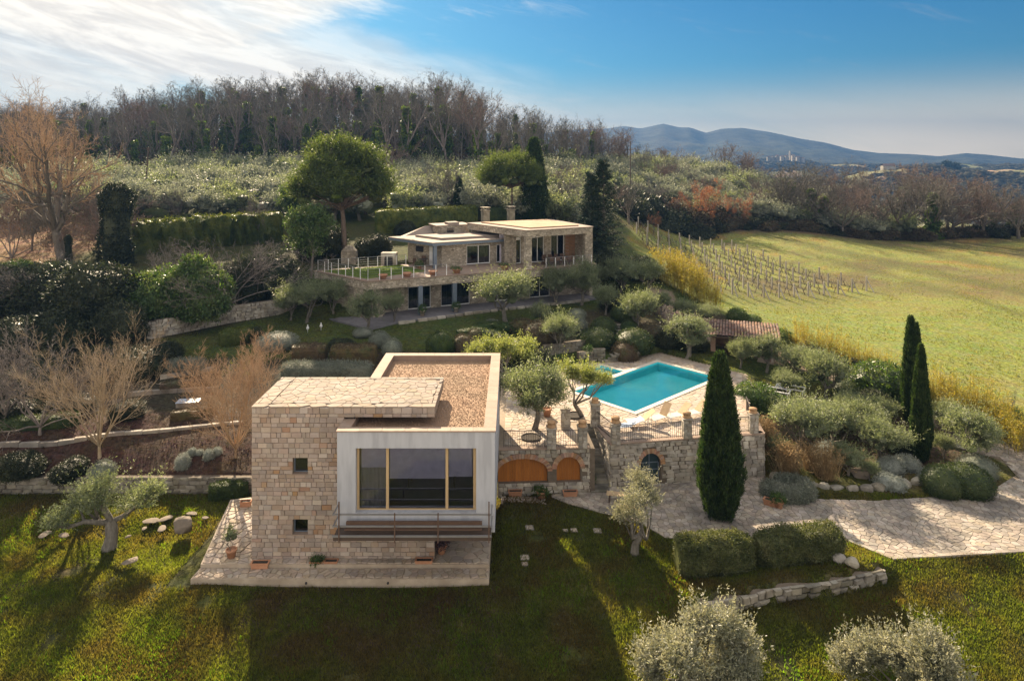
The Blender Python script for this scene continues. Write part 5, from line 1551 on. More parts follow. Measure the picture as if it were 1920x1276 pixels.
# pots along the foot of the arches
planter('terracotta trough in front of the wide wooden arch', at(966, 929, .0), .03, (.75, .3, .3), None)
round_pot('square terracotta pot with a small plant between the two arches', at(1015, 934, 0), .26, .42, .12)
planter('terracotta trough in front of the small wooden arch', at(1069, 929, 0), .03, (.8, .3, .28))
round_pot('terracotta pot with a bushy green plant at the foot of the stairs', at(1104, 914, 0), .25, .4, .35, seed=5)
round_pot('round terracotta jar on the terrace beside the left olive tree', at(1026, 780, TZ), .28, .5)
round_pot('terracotta flower pot on the grass above the terrace, behind the olives', (G(1048, 685)), .3, .45, .2, seed=7)
round_pot('pale pot with a leafy plant by the curved garden steps', (G(1103, 669)), .26, .42, .3, 'flag', seed=8)
b = MB()
for q in crazy([(-.6, 36.9), (1.9, 36.9), (1.9, 37.75), (-.6, 37.75)], .36, .05, 71): slab(b, q, .035, .08, random.Random(3))
setp(top('stepping_stones', b.mesh('patch', M['flag']), 'small patch of crazy paving at the foot of the wide wooden arch', 'paving'))
# paved yard and drive
DV = struct('drive', None) if False else None
b = MB(); b.prism(DRIVE, -.4, -.012); dvo = struct('paved_drive', b.mesh('drive_bed', M['joint']))
cells = crazy(DRIVE, .31, .022, 41)
front = [(p, ) for p in cells]
pave(dvo, cells, .015, .05, M['flag_grey'], limit=300, seed=8, order=lambda p: p[0][1] if p[0][0] < 28 else 99 + p[0][1])
rg = random.Random(9)
# stone kerb along the front edge of the drive
an_path = WP([(1248, 1009), (1400, 1009), (1592, 1013), (1640, 1033), (1672, 1046), (1920, 1032), (2140, 1021)], 0)
for i in range(2, len(an_path) - 1):
    a, c = an_path[i], an_path[i + 1]; an_, L_ = segwall(a, c); n = max(1, int(L_ / .7))
    for k in range(n):
        s_ = (k + .5) / n; bb = MB(); bb.obox((0, 0, 0), (L_ / n - .015, .2, .3), an_)
        part('kerb_stone', bb.mesh('kerb', M['flag_grey']), dvo, True, (a[0] + (c[0] - a[0]) * s_, a[1] + (c[1] - a[1]) * s_, -.105 + rg.uniform(-.01, .01)))
planter('terracotta trough in two tiers of bricks beside the round silver shrub bed', at(1450, 948, 0), R(-35), (1.0, .35, .32))
round_pot('square terracotta pot with a heather plant beside the silver shrub bed', at(1458, 950, 0), .26, .38, .2, seed=12)
# timber benches half hidden by the olive in the yard
for (px, py, lb) in ((1160, 925, 'small timber bench top showing behind the yard olive, upper one'), (1178, 950, 'small timber bench top showing behind the yard olive, lower one')):
    x, y = W(px, py, .45); t = thing('garden_bench', lb, 'bench', (x, y, 0), R(-12), 'timber benches in the yard')
    for k in range(4): b = MB(); b.box(-.65, .65, -.24 + k * .12, -.14 + k * .12, .42, .46); part('slat', b.mesh('slat', M['canvas_tan']), t)
    for q in (-.5, .5): b = MB(); b.box(q - .04, q + .04, -.2, .2, 0, .42); part('leg', b.mesh('leg', M['wood_dark']), t)
# ------------------------------------------------------------------ the long villa up the slope
VM = mat('villa_stone', [(.34, .29, .22), (.44, .385, .305), (.52, .46, .38)], scale=1.0, rough=.9, bump=.3, c2=(.22, .19, .15), c2scale=.6, c2fac=.5)
def stone_tex(m, sc=3.2):
    t = m.node_tree; N = t.nodes; L = t.links; bs = [n for n in N if n.type == 'BSDF_PRINCIPLED'][0]
    src = bs.inputs['Base Color'].links[0].from_socket
    ge = N.new('ShaderNodeNewGeometry'); mp = N.new('ShaderNodeMapping'); mp.inputs['Scale'].default_value = (1, 1, 1.9); mp.inputs['Rotation'].default_value = (0, 0, R(-25)); L.new(ge.outputs['Position'], mp.inputs[0])
    vo = N.new('ShaderNodeTexVoronoi'); vo.inputs['Scale'].default_value = sc; L.new(mp.outputs[0], vo.inputs['Vector'])
    vd = N.new('ShaderNodeTexVoronoi'); vd.feature = 'DISTANCE_TO_EDGE'; vd.inputs['Scale'].default_value = sc; L.new(mp.outputs[0], vd.inputs['Vector'])
    bw_ = N.new('ShaderNodeRGBToBW'); L.new(vo.outputs['Color'], bw_.inputs[0])
    mr = N.new('ShaderNodeMapRange'); mr.inputs[3].default_value = .6; mr.inputs[4].default_value = 1.35; L.new(bw_.outputs[0], mr.inputs[0])
    hs = N.new('ShaderNodeHueSaturation'); L.new(src, hs.inputs['Color']); L.new(mr.outputs[0], hs.inputs['Value'])
    ed = N.new('ShaderNodeMapRange'); ed.inputs[1].default_value = 0; ed.inputs[2].default_value = .06; L.new(vd.outputs['Distance'], ed.inputs[0])
    mx_ = N.new('ShaderNodeMixRGB'); mx_.inputs[1].default_value = (.17, .14, .11, 1); L.new(ed.outputs[0], mx_.inputs[0]); L.new(hs.outputs[0], mx_.inputs[2]); L.new(mx_.outputs[0], bs.inputs['Base Color'])
    bp = N.new('ShaderNodeBump'); bp.inputs['Distance'].default_value = .04; bp.inputs['Strength'].default_value = .8; L.new(ed.outputs[0], bp.inputs['Height']); L.new(bp.outputs[0], bs.inputs['Normal'])
stone_tex(VM)
M['villa'] = VM
VI = thing('stone_villa', 'long two-storey stone villa with flat roofs, a lawn terrace and blue-grey steel columns', 'villa', (VO[0], VO[1], 0), R(25))
def vpart(name, b, m, parent=VI, **k): return part(name, b.mesh(name, M[m] if isinstance(m, str) else m), parent, **k)
def a_at(px, b):
    """local a where column px crosses the line b in the villa frame"""
    t = (px - HX) / F
    # (VO.x + a*ux + b*vx) = t*(VO.y + a*uy + b*vy)
    return (t * (VO[1] + b * VV[1]) - VO[0] - b * VV[0]) / (VU[0] - t * VU[1])
# lower walk
b = MB(); b.prism([(-20.3, 3.7), (-17.2, -3.0), (-14.3, -1.9), (-6.1, -.9), (8, -.6), (8, 3), (-19, 9)], 3.3, 3.93); vpart('lower_walk', b, mat('dark_slate', [(.13, .125, .14), (.19, .18, .19)], scale=1.5, rough=.7, bump=.3))
rg = random.Random(2)
for i in range(22):
    a0 = -14.2 + i * .95; yb = np.interp(a0, [-14.3, -6.1, 8], [-1.98, -.98, -.68]); b = MB(); b.box(a0, a0 + rg.uniform(.6, .92), yb - .25, yb + .1, 3.7, 3.95 + rg.uniform(0, .05)); vpart('edge_stone', b, 'rubble')
# lower walls (wb: plane of the windows)
wb = 2.4
wins = [(a_at(765, wb), a_at(808, wb)), (a_at(827, wb), a_at(881, wb)), (-3.6, -1.4), (1.2, 3.6)]
b = MB(); cur = -14.6
for w0, w1 in wins:
    b.box(cur, w0, wb, wb + .35, 3.9, 6.6); b.box(w0, w1, wb, wb + .35, 6.15, 6.6); cur = w1
b.box(cur, 8, wb, wb + .35, 3.9, 6.6)
b.prism([(-19.5, 7.9), (-16.7, 1.1), (-16.1, 1.25), (-18.9, 8.2)], 3.7, 6.6); b.box(-15.8, -14.9, .75, 1.3, 3.9, 6.6); b.box(-14.95, -14.6, 1.3, 6, 3.9, 6.6); b.box(7.6, 8, .9, 2.4, 3.9, 6.6)
vpart('lower_wall', b, 'villa')
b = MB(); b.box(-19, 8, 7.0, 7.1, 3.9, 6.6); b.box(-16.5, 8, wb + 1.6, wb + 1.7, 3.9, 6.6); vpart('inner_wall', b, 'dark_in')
def glass_door(w0, w1, y, z0, z1, nm='window', panes=2, curtain=True, frame=.07):
    b = MB(); b.box(w0, w1, y, y + .08, z0, z0 + .09); b.box(w0, w1, y, y + .08, z1 - frame, z1)
    xs_ = [w0 + (w1 - w0) * i / panes for i in range(panes + 1)]
    for i, x in enumerate(xs_):
        l = x if i == 0 else x - frame / 2; r_ = x + frame if i == 0 else x + frame / 2
        if i == panes: l, r_ = x - frame, x
        b.box(l, r_, y - .004, y + .084, z0 + .09, z1 - frame)
    w_ = vpart(nm, b, 'white')
    for i in range(panes):
        b = MB(); b.box(xs_[i] + frame * (1 if i == 0 else .5), xs_[i + 1] - frame * (1 if i == panes - 1 else .5), y + .03, y + .045, z0 + .09, z1 - frame); vpart('pane', b, 'glass', w_)
    if curtain:
        b = MB(); n = int((w1 - w0) / .14)
        for i in range(n):
            x = w0 + .12 + i * .14
            if (i * 5 // max(n, 1)) in (0, 2, 3): b.lathe([(.05, z0 + .1), (.06, (z0 + z1) / 2), (.05, z1 - .1)], (x, y + .3 + .03 * (i % 2), 0), 6)
        if b.n: vpart('curtain', b, 'curtain', w_)
    return w_
for w0, w1 in wins: glass_door(w0, w1, wb + .1, 3.95, 6.15)
# deck slab
DECK = [(-19.9, 8.4), (-16.4, .3), (0, 0), (8.0, .3), (8.0, 3.6), (7.8, 11), (-10.4, 8.2)]
b = MB(); b.prism(DECK, 6.6, 7.34); vpart('deck_fascia', b, 'villa')
b = MB(); b.prism(grow_poly(DECK, .07), 7.34, 7.42); vpart('deck_coping', b, 'cap')
for px in (788, 852):
    a = a_at(px, .15); b = MB(); b.box(a - .2, a + .2, -.02, .32, 3.93, 6.6); vpart('column', b, 'bluesteel')
# terrace lawn, with real grass
lawn_poly = [(-19.2, 7.6), (-16.3, 1.5), (-10.0, 3.2), (-11.2, 7.9)]
b = MB(); b.prism(lawn_poly, 7.40, 7.46)
rs = np.random.RandomState(4); q = np.stack([rs.uniform(-19.4, -9.8, 26000), rs.uniform(1.4, 8, 26000)], 1); q = q[poly_sd(q[:, 0], q[:, 1], lawn_poly) < -.03]; n = len(q)
def blades(mb, P, hgt, wdt, rs):
    n = len(P); a = rs.rand(n) * 6.283; d = np.stack([np.cos(a), np.sin(a), np.zeros(n)], 1) * (wdt * (.6 + .8 * rs.rand(n)))[:, None]
    tip = P + np.stack([rs.normal(size=n) * hgt * .45, rs.normal(size=n) * hgt * .45, hgt * (.5 + rs.rand(n))], 1)
    mb.add(np.stack([P - d, P + d, tip], 1).reshape(-1, 3), np.arange(3 * n).reshape(n, 3))
blades(b, np.concatenate([q, np.full((n, 1), 7.455)], 1), .07, .022 + 0 * q[:, 0], rs)
M['turf'] = mat('turf', [(.10, .16, .025), (.16, .23, .04), (.20, .26, .05)], scale=1.5, rough=.8, var=.3, transl=.25)
vpart('terrace_lawn', b, 'turf', kind='stuff')
# rails with white posts
def vrail(pts, h, z, n_list, name='terrace_railing'):
    t = None
    for (a, c), n in zip(zip(pts[:-1], pts[1:]), n_list):
        b = MB(); an_, L_ = segwall(a, c)
        for zz, r_ in ((h, .022), (h * .78, .009), (h * .56, .009), (h * .34, .009), (h * .12, .009)): b.tubes(np.array([(a[0], a[1], z + zz), (c[0], c[1], z + zz)]), np.array([r_, r_]), 5)
        vpart('rail', b, 'steel')
        for i in range(n + 1):
            b = MB(); x, y = a[0] + (c[0] - a[0]) * i / n, a[1] + (c[1] - a[1]) * i / n; b.box(x - .03, x + .03, y - .03, y + .03, z, z + h); vpart('rail_post', b, 'white')
vrail([(-10.6, 8.0), (-19.6, 8.15), (-16.35, .55), (-8.8, .3)], 1.05, 7.42, (9, 7, 7))
vrail([(2.0, .25), (7.6, .5)], .95, 7.42, (5,))
# upper pavilion
b = MB()
w0, w1 = a_at(875, 4.95), a_at(919, 4.95); n0, n1 = a_at(931, 4.95), a_at(940, 4.95)
for a0, a1, z0, z1 in ((-7.7, w0, 7.42, 9.75), (w1, n0, 7.42, 9.75), (n1, -.3, 7.42, 9.75), (w0, w1, 9.5, 9.75), (n0, n1, 9.45, 9.75)): b.box(a0, a1, 4.95, 5.25, z0, z1)
b.prism([(-7.7, 5.25), (-7.4, 5.25), (-9.4, 10), (-9.8, 10)], 7.42, 9.75); b.box(-9.6, 0, 10, 10.3, 7.3, 9.75)
vpart('upper_wall', b, 'villa')
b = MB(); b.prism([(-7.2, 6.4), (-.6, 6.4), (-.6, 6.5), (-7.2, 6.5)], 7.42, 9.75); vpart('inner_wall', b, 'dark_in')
glass_door(w0, w1, 5.02, 7.5, 9.5); glass_door(n0, n1, 5.02, 7.5, 9.45, panes=1, curtain=False)
b = MB(); b.prism([(-8.35, 6.85), (-8.05, 6.1), (-8.11, 6.07), (-8.41, 6.82)], 7.45, 9.4); vpart('side_door', b, 'white')
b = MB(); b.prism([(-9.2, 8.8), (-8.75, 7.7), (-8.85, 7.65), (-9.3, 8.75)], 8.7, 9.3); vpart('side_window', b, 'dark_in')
can = [(-8.9, 4.2), (.25, 4.5), (.25, 11.2), (-11.6, 11.2)]
b = MB(); b.prism(can, 9.76, 10.02); vpart('canopy', b, 'bluesteel')
b = MB(); b.prism(grow_poly(can, .03), 10.02, 10.1); vpart('canopy_top', b, 'roofslab')
b = MB(); b.prism([(-7.4, 5.9), (-.7, 6.0), (-.7, 9.9), (-9.0, 9.9)], 10.1, 10.32); vpart('raised_roof', b, 'roofslab')
b = MB(); b.box(-8.75, -8.4, 4.35, 4.7, 7.42, 9.76); vpart('column', b, 'bluesteel')
b = MB(); b.box(-6.3, -2.4, 10.6, 13.2, 7.4, 11.05); vpart('stair_tower', b, 'villa')
b = MB(); b.box(-6.4, -2.2, 10.5, 13.3, 11.05, 11.15); b.box(-4.9, -3.6, 10.7, 12, 11.15, 11.42); vpart('tower_roof', b, 'roofslab')
b = MB(); b.box(-5.1, -4.3, 10.56, 10.59, 10.35, 10.95); vpart('tower_window', b, 'glass')
b = MB(); V = [(-10.2, 11.3, 9.9), (-6.35, 11.3, 9.9), (-6.35, 12.8, 10.95), (-6.9, 12.8, 10.95), (-10.2, 11.3, 9.8), (-6.35, 11.3, 9.8), (-6.35, 13.2, 9.8), (-9.9, 13.2, 9.8)]
b.add(V, [(0, 1, 2, 3), (0, 3, 7, 4), (1, 5, 6, 2), (0, 4, 5, 1), (3, 2, 6, 7), (4, 7, 6, 5)]); vpart('sloping_roof', b, 'roofslab')
# main wing
RZ0, RZ1 = 10.65, 11.3
roof = [(-.35, .1), (7.75, .5), (7.75, 10), (-2.9, 10)]
b = MB(); b.prism(roof, RZ0, RZ1); vpart('roof_fascia', b, 'villa')
b = MB(); b.prism(grow_poly(roof, .06), RZ1, RZ1 + .08); vpart('roof', b, 'roofslab')
b = MB(); b.prism([(.6, 1.2), (6.6, 1.5), (6.6, 9), (-1.6, 9)], RZ1 + .08, RZ1 + .2); vpart('roof_gravel_bed', b, 'gravel')
gb = 3.6
g = [(a_at(963, gb), a_at(977, gb)), (a_at(996, gb), a_at(1020, gb)), (a_at(1033, gb), a_at(1058, gb))]
b = MB(); cur = a_at(947, gb)
for w0, w1 in g:
    b.box(cur, w0, gb, gb + .3, 7.42, RZ0); b.box(w0, w1, gb, gb + .3, 10.3, RZ0); cur = w1
sh0, sh1 = a_at(1060, gb), a_at(1081, gb); dk1 = a_at(1089, gb)
b.box(cur, sh0, gb, gb + .3, 7.42, RZ0); b.box(dk1, 7.4, gb, gb + .3, 7.42, RZ0); b.box(sh0, dk1, gb, gb + .3, 10.3, RZ0)
b.box(7.4, 7.75, .5, 10, 7.42, RZ0); b.box(-.35, .3, .12, .7, 7.42, RZ0); b.box(6.85, 7.4, .5, .95, 7.42, RZ0); b.box(-.35, 0, 3.2, 5.2, 7.42, RZ0)
b.box(-2.5, 7.4, 9.6, 9.98, 7.42, RZ0)
vpart('wing_wall', b, 'villa')
b = MB(); b.box(a_at(947, gb), 7.4, gb + 1.4, gb + 1.5, 7.42, RZ0); vpart('inner_wall', b, 'in_wall')
for i, (w0, w1) in enumerate(g): glass_door(w0, w1, gb + .08, 7.46, 10.3, panes=1 if i == 0 else 2)
for i in range(18):
    z = 7.5 + i * .155; b = MB(); b.box(sh0, sh1, gb + .02, gb + .06, z, z + .11); vpart('shutter_slat', b, 'shutter')
for px, w_ in ((910, .8), (958, .7)):
    a = a_at(px, 13.5); b = MB(); b.box(a - w_ / 2, a + w_ / 2, 13.1, 13.9, 9, 12.35); b.box(a - w_ / 2 - .08, a + w_ / 2 + .08, 13.02, 13.98, 12.35, 12.45)
    for q in (-1, 1):
        for y in (13.15, 13.75): b.box(a + q * w_ * .4 - .06, a + q * w_ * .4 + .06, y, y + .12, 12.45, 12.7)
    b.box(a - w_ / 2 - .1, a + w_ / 2 + .1, 13.0, 14.0, 12.7, 12.8); vpart('chimney', b, 'rubble_dark')
# furniture and pots on the terraces
def vpt(a, b_, z): x, y = VL(a, b_); return (x, y, z)
t = thing('dining_table', 'dark dining table on the covered porch of the villa', 'table', vpt(4.1, 1.7, 7.42), R(25)); b = MB(); b.box(-1.3, 1.3, -.5, .5, .7, .75); part('tabletop', b.mesh('tabletop', M['wood_dark']), t)
for q in (-1.2, 1.2):
    for s_ in (-.42, .42): b = MB(); b.box(q - .03, q + .03, s_ - .03, s_ + .03, 0, .7); part('leg', b.mesh('leg', M['wood_dark']), t)
def chair(label, loc, rot, group):
    t = thing('dining_chair', label, 'chair', loc, rot, group); b = MB(); b.box(-.24, .24, -.24, .24, .42, .46); part('seat', b.mesh('seat', M['rust']), t)
    b = MB(); b.box(-.24, .24, .2, .24, .5, .95); part('backrest', b.mesh('backrest', M['rust']), t)
    for q in (-.21, .21):
        for s_ in (-.21, .21): b = MB(); b.box(q - .02, q + .02, s_ - .02, s_ + .02, 0, .42 if s_ < 0 else .95); part('leg', b.mesh('leg', M['rust']), t)
for i in range(4): chair('dark slatted chair at the porch dining table, camera side', vpt(3.0 + i * .72, 1.05, 7.42), R(205), 'dining chairs on the villa porch, near side')
for i in range(4): chair('dark slatted chair at the porch dining table, window side', vpt(3.0 + i * .72, 2.4, 7.42), R(25), 'dining chairs on the villa porch, far side')
t = thing('patio_table', 'round dark patio table under the steel column corner', 'table', vpt(-9.2, 6.4, 7.42)); b = MB(); b.lathe([(.3, 0), (.05, .05), (.05, .7), (.5, .72), (.5, .75)], n=12); part('pedestal', b.mesh('table', M['darksteel']), t)
chair('dark chair beside the round patio table', vpt(-10.1, 6.0, 7.42), R(60), None)
chair('dark chair behind the round patio table near the side door', vpt(-9.0, 7.2, 7.42), R(-20), None)
for px, lb, pl_ in ((718, 'round brown planter bowl at the left corner of the villa lawn terrace', None), (763, 'round brown planter bowl in front of the villa lawn, second from the left', None),
                    (812, 'terracotta bowl at the foot of the steel corner column', None), (856, 'dark planter bowl below the pavilion wall', .12), (946, 'dark planter bowl right of the pavilion window', .12)):
    round_pot(lb, vpt(a_at(px, .9), .9, 7.42), .42, .42, pl_)
round_pot('leafy plant in a pot at the base of the left lower steel column', vpt(a_at(792, -.5), -.5, 3.93), .24, .5, .4, 'flag', seed=21)
round_pot('leafy plant in a pot at the base of the right lower steel column', vpt(a_at(855, -.4), -.4, 3.93), .24, .5, .35, 'flag', seed=22)
round_pot('yellow-green potted plant under the covered terrace of the villa', vpt(-10.2, 4.6, 7.42), .25, .4, .35, seed=23)
# outdoor oven
x, y = (730 - HX) * 73 / F, 73.0; z = float(H(x, y)); z = max(z, 6.2)
t = thing('stone_oven', 'small pale stone outdoor oven left of the villa canopy', 'oven', (x, y, z)); b = MB()
b.box(-.8, .8, -.5, .5, -.6, 1.0); b.box(-.8, -.45, -.5, .5, 1.0, 2.0); b.box(.45, .8, -.5, .5, 1.0, 2.0); b.box(-.45, .45, -.1, .5, 1.0, 1.6); b.prism([(-.8, -.5), (.8, -.5), (.8, .5), (-.8, .5)], 2.0, 2.4)
part('body', b.mesh('oven', M['rubble']), t); b = MB(); b.box(-.45, .45, -.2, -.12, 1.0, 1.95); part('mouth', b.mesh('mouth', M['dark_in']), t)
# stone gable left of it
x, y, z = G(655, 492); t = top('stone_pier', None, 'pale stone pier standing at the foot of the umbrella pine', 'pier', (x, y, z))
b = MB(); b.box(-.8, .8, -.5, .5, -.4, 1.3); V = [(-.8, -.5, 1.3), (.8, -.5, 1.3), (.8, .5, 1.3), (-.8, .5, 1.3), (-.3, 0, 1.9), (.3, 0, 1.9)]; b.add(V, [(0, 1, 5, 4), (2, 3, 4, 5)]); b.add(V, [(1, 2, 5), (3, 0, 4)])
me = b.mesh('stone_pier', VM); bpy.data.objects.remove(t); top('stone_pier', me, 'pale stone pier standing at the foot of the umbrella pine', 'pier', (x, y, z))

# ------------------------------------------------------------------ poolside hut with tiled roof
x, y = W(1388, 655, 2.3); HTX, HTY = x, y
t = thing('pool_hut', 'small open hut with a rust-red tiled roof between the pool and the field', 'hut', (x, y, -.35), R(-18))
b = MB(); b.box(-2.6, 2.6, -1.6, 1.8, 1.2, 2.2); part('base', b.mesh('base', M['plinth']), t)
for q in (-2.2, 0.2, 2.2):
    for s_ in (-1.3, 1.4): b = MB(); b.box(q - .2, q + .2, s_ - .2, s_ + .2, 2.2, 4.2); part('brick_column', b.mesh('col', M['brick']), t)
b = MB(); b.box(-2.4, 2.4, 1.45, 1.6, 2.2, 4.1); part('back_wall', b.mesh('back', M['brick']), t)
b = MB(); V = [(-3.1, -2.1, 4.15), (3.1, -2.1, 4.15), (3.1, 2.1, 4.45), (-3.1, 2.1, 4.45)]; V += [(p[0], p[1], p[2] - .12) for p in V]; b.add(V, [(0, 1, 2, 3), (7, 6, 5, 4), (0, 4, 5, 1), (1, 5, 6, 2), (2, 6, 7, 3), (3, 7, 4, 0)]); part('roof', b.mesh('roof', M['wood_dark']), t)
b = MB(); rs = np.random.RandomState(3)
for i in range(26):
    xx = -3.05 + i * .244
    for j in range(9):
        y0 = -2.18 + j * .48; z0 = 4.2 + (y0 + 2.1) / 4.2 * .3 + .03 + .01 * rs.normal()
        th = np.linspace(0, math.pi, 5); V = []
        for (yy, zz, rr_) in ((y0, z0 + .03, .115), (y0 + .52, z0 + .075, .095)):
            V += [(xx + math.cos(q) * rr_ + rs.normal() * .004, yy, zz + math.sin(q) * rr_ * .7) for q in th]
        b.add(V, [(k, k + 1, k + 6, k + 5)[::-1] for k in range(4)])
part('roof_tiles', b.mesh('roof_tiles', M['tile']), t, kind='stuff')
planter('brick-red trough beside the poolside hut', G(1445, 668), R(-18), (1.2, .4, .5), .2, seed=31)
# ------------------------------------------------------------------ garden walls, lawn furniture, boulders
# left retaining wall
t = thing('retaining_wall', 'low dry stone retaining wall running left from the cube house behind the lawn', 'stone wall', (-20, 38.1, 0))
b = MB(); b.box(-32, -11.6, 38.12, 38.5, -.3, .85); part('wall_core', b.mesh('core', M['mortar_dark']), t, True)
wall_stones(t, (-32, 38.12), 0, 20.4, -.15, .92, .23, .42, RUBD, 51, None, 300, dep=.07)
# path kerb on top of the bed
t = thing('path_kerb', 'long pale stone kerb edging the path above the mulched bed on the left', 'kerb', (-20, 41, 2))
pk = [(x, y) for x, y in WP([(-260, 852), (0, 833), (110, 826), (200, 817), (300, 808), (420, 797), (455, 794)], 2.0)]
rg = random.Random(4)
for i in range(len(pk) - 1):
    an_, L_ = segwall(pk[i], pk[i + 1]); n = max(1, int(L_ / .8))
    for k in range(n):
        s_ = (k + .5) / n; x, y = pk[i][0] + (pk[i + 1][0] - pk[i][0]) * s_, pk[i][1] + (pk[i + 1][1] - pk[i][1]) * s_
        b = MB(); b.obox((0, 0, 0), (L_ / n - .015, .24, .45), an_); part('kerb_stone', b.mesh('kerb', M['flag_grey']), t, True, (x, y, max(float(H(x, y + .3)), 1.7) - .12 + rg.uniform(-.01, .01)))
b = MB(); b.box(-3.6, 3.6, -.08, .08, -.4, .04)
# stretches of stone edge in the left garden
for (pts, z, lb) in (([(240, 748), (410, 738)], 2.15, 'low stone edge of the upper path behind the orange-twigged tree'), ([(300, 712), (400, 700)], 2.7, 'short stone step edge in the terraced left garden')):
    a, c = WP(pts, z); an_, L_ = segwall(a, c); t = thing('stone_edge', lb, 'edging', (a[0], a[1], z)); n = max(2, int(L_ / .5))
    for k in range(n):
        b = MB(); b.obox((0, 0, 0), (L_ / n - .02, .3, .5), an_); x, y = a[0] + (c[0] - a[0]) * (k + .5) / n, a[1] + (c[1] - a[1]) * (k + .5) / n; part('stone', b.mesh('stone', M['flag_grey']), t, True, (x, y, float(H(x, y)) + rg.uniform(-.02, .02)))
t = thing('cold_frame', 'low bed frame with a blue-white panel lid on the left garden path', 'garden frame', (G(354, 760)), R(8))
b = MB(); b.box(-.7, .7, -.4, .4, 0, .28); part('frame', b.mesh('frame', M['rubble']), t); b = MB(); b.box(-.72, .72, -.42, .42, .3, .34); part('lid', b.mesh('lid', M['solar']), t)
# upper left wall
t = thing('retaining_wall', 'pale upper garden wall of squared stones below the big laurel', 'stone wall', (W3[2][0], W3[2][1], 4))
for i in range(len(W3) - 1):
    a, c = W3[i], W3[i + 1]; an_, L_ = segwall(a, c); zb = 3.4 + .1 * i; zt = 5.15 + .1 * i; b = MB(); b.vprism([(0, zb), (L_, zb), (L_, zt), (0, zt)], a, an_, .4); part('wall_core', b.mesh('core', M['mortar_dark']), t, True)
    wall_stones(t, a, an_, L_, zb, zt, .24, .42, RUB, 60 + i, None, 150 if i in (1, 2) else 0, dep=.06)
# lower right wall of big blocks
t = thing('retaining_wall', 'low wall of large mossy blocks in the lower right lawn below the hedges', 'stone wall', (12, 29.7, -.4))
for i in range(len(W2) - 1):
    a, c = W2[i], W2[i + 1]; an_, L_ = segwall(a, c); b = MB(); b.vprism([(0, -.9), (L_, -.9), (L_, .02), (0, .02)], (a[0], a[1] + .1), an_, .35); part('wall_core', b.mesh('core', M['mortar_dark']), t, True)
    wall_stones(t, (a[0], a[1] + .1), an_, L_, -.75, .1, .27, .5, RUBD, 70 + i, None, 60, dep=.16, gap=.02)
def rock(name, label, cat, loc, r, seed, m='boulder', rot=0, sub=3, sq=.5, group=None, amp=.14):
    rs = np.random.RandomState(seed); b = MB(); V, Fc = ico(sub); V = V.copy(); m_ = np.max(np.abs(V), axis=1, keepdims=True); V = V / m_ ** sq
    d_ = unit(rs.normal(size=(7, 3)))
    for q in d_: V = V - np.maximum(0, (V @ q)[:, None] - .72) * q * .8
    V = V * np.array(r) + vnoise(V[:, 0] * 3 + seed, V[:, 1] * 3 + V[:, 2] * 2, 1, 3)[:, None] * amp * min(r)
    b.add(V, Fc); return top(name, b.mesh(name, M[m], False), label, cat, loc, rot, group)
x, y = W(338, 1003, 0); rock('boulder', 'big rounded boulder with a sunlit flat top on the left lawn', 'boulder', (x, y + .3, .28), (.52, .42, .42), 3, rot=.3)
x, y, z = G(1612, 893); rock('boulder', 'pale round boulder in the planted bed above the drive', 'boulder', (x, y, z + .25), (.55, .4, .35), 5)
x, y, z = G(1738, 890); rock('boulder', 'small pale boulder among the shrubs left of the front cypress pair', 'boulder', (x, y, z + .15), (.35, .3, .25), 6)
for i, (px, py, rx, lb) in enumerate([(283, 975, .55, 'flat pale rock in the grass behind the boulder, leftmost'), (310, 972, .5, 'flat pale rock in the grass just left behind the boulder'), (303, 990, .42, 'low split slab left of the boulder'), (360, 962, .4, 'flat rock in the grass right behind the boulder'),
                                      (240, 1005, .22, 'small flat pale stone in the grass right of the olive trunk'), (270, 990, .25, 'little flat stone between the olive trunk and the boulder'), (385, 970, .25, 'small flat stone at the shadow edge near the walkway'), (245, 1050, .5, 'flush flat stone in the lit lawn below the olive trunk'), (85, 1000, .5, 'grey flat rock in the grass left under the olive'), (120, 1002, .4, 'second grey flat rock under the left olive')]):
    x, y = W(px, py, 0); rock('flat_rock', lb, 'rock', (x, y, -.005), (rx * .8, rx * .5, .05), 30 + i, 'boulder', rot=i, sub=2, sq=.3, amp=.3)
for i, (px, py, rx, lb) in enumerate([(1575, 1053, .35, 'pale rock at the right end of the clipped hedges'), (1597, 1060, .32, 'second pale rock at the right end of the clipped hedges')]):
    x, y, z = G(px, py); rock('garden_rock', lb, 'rock', (x, y, z + .12), (rx, rx * .8, .25), 40 + i, 'rubble', sub=2)
# rockery along the bed above the drive
rg = random.Random(12); pts = [(1455, 905), (1500, 918), (1545, 925), (1600, 928), (1650, 927), (1700, 918), (1745, 912)]
k = 0
for i in range(len(pts) - 1):
    for q in (0, .5):
        px = pts[i][0] * (1 - q) + pts[i + 1][0] * q; py = pts[i][1] * (1 - q) + pts[i + 1][1] * q - 4; x, y = W(px, py, 0)
        rock('edging_rock', 'squared grey rock in the row edging the planted bed along the drive', 'rock', (x, y + .15, .16), (rg.uniform(.34, .48), .28, rg.uniform(.22, .32)), 50 + k, 'rubble_dark', rot=rg.uniform(-.2, .2), sub=2, sq=.8, group='rocks edging the bed along the drive'); k += 1
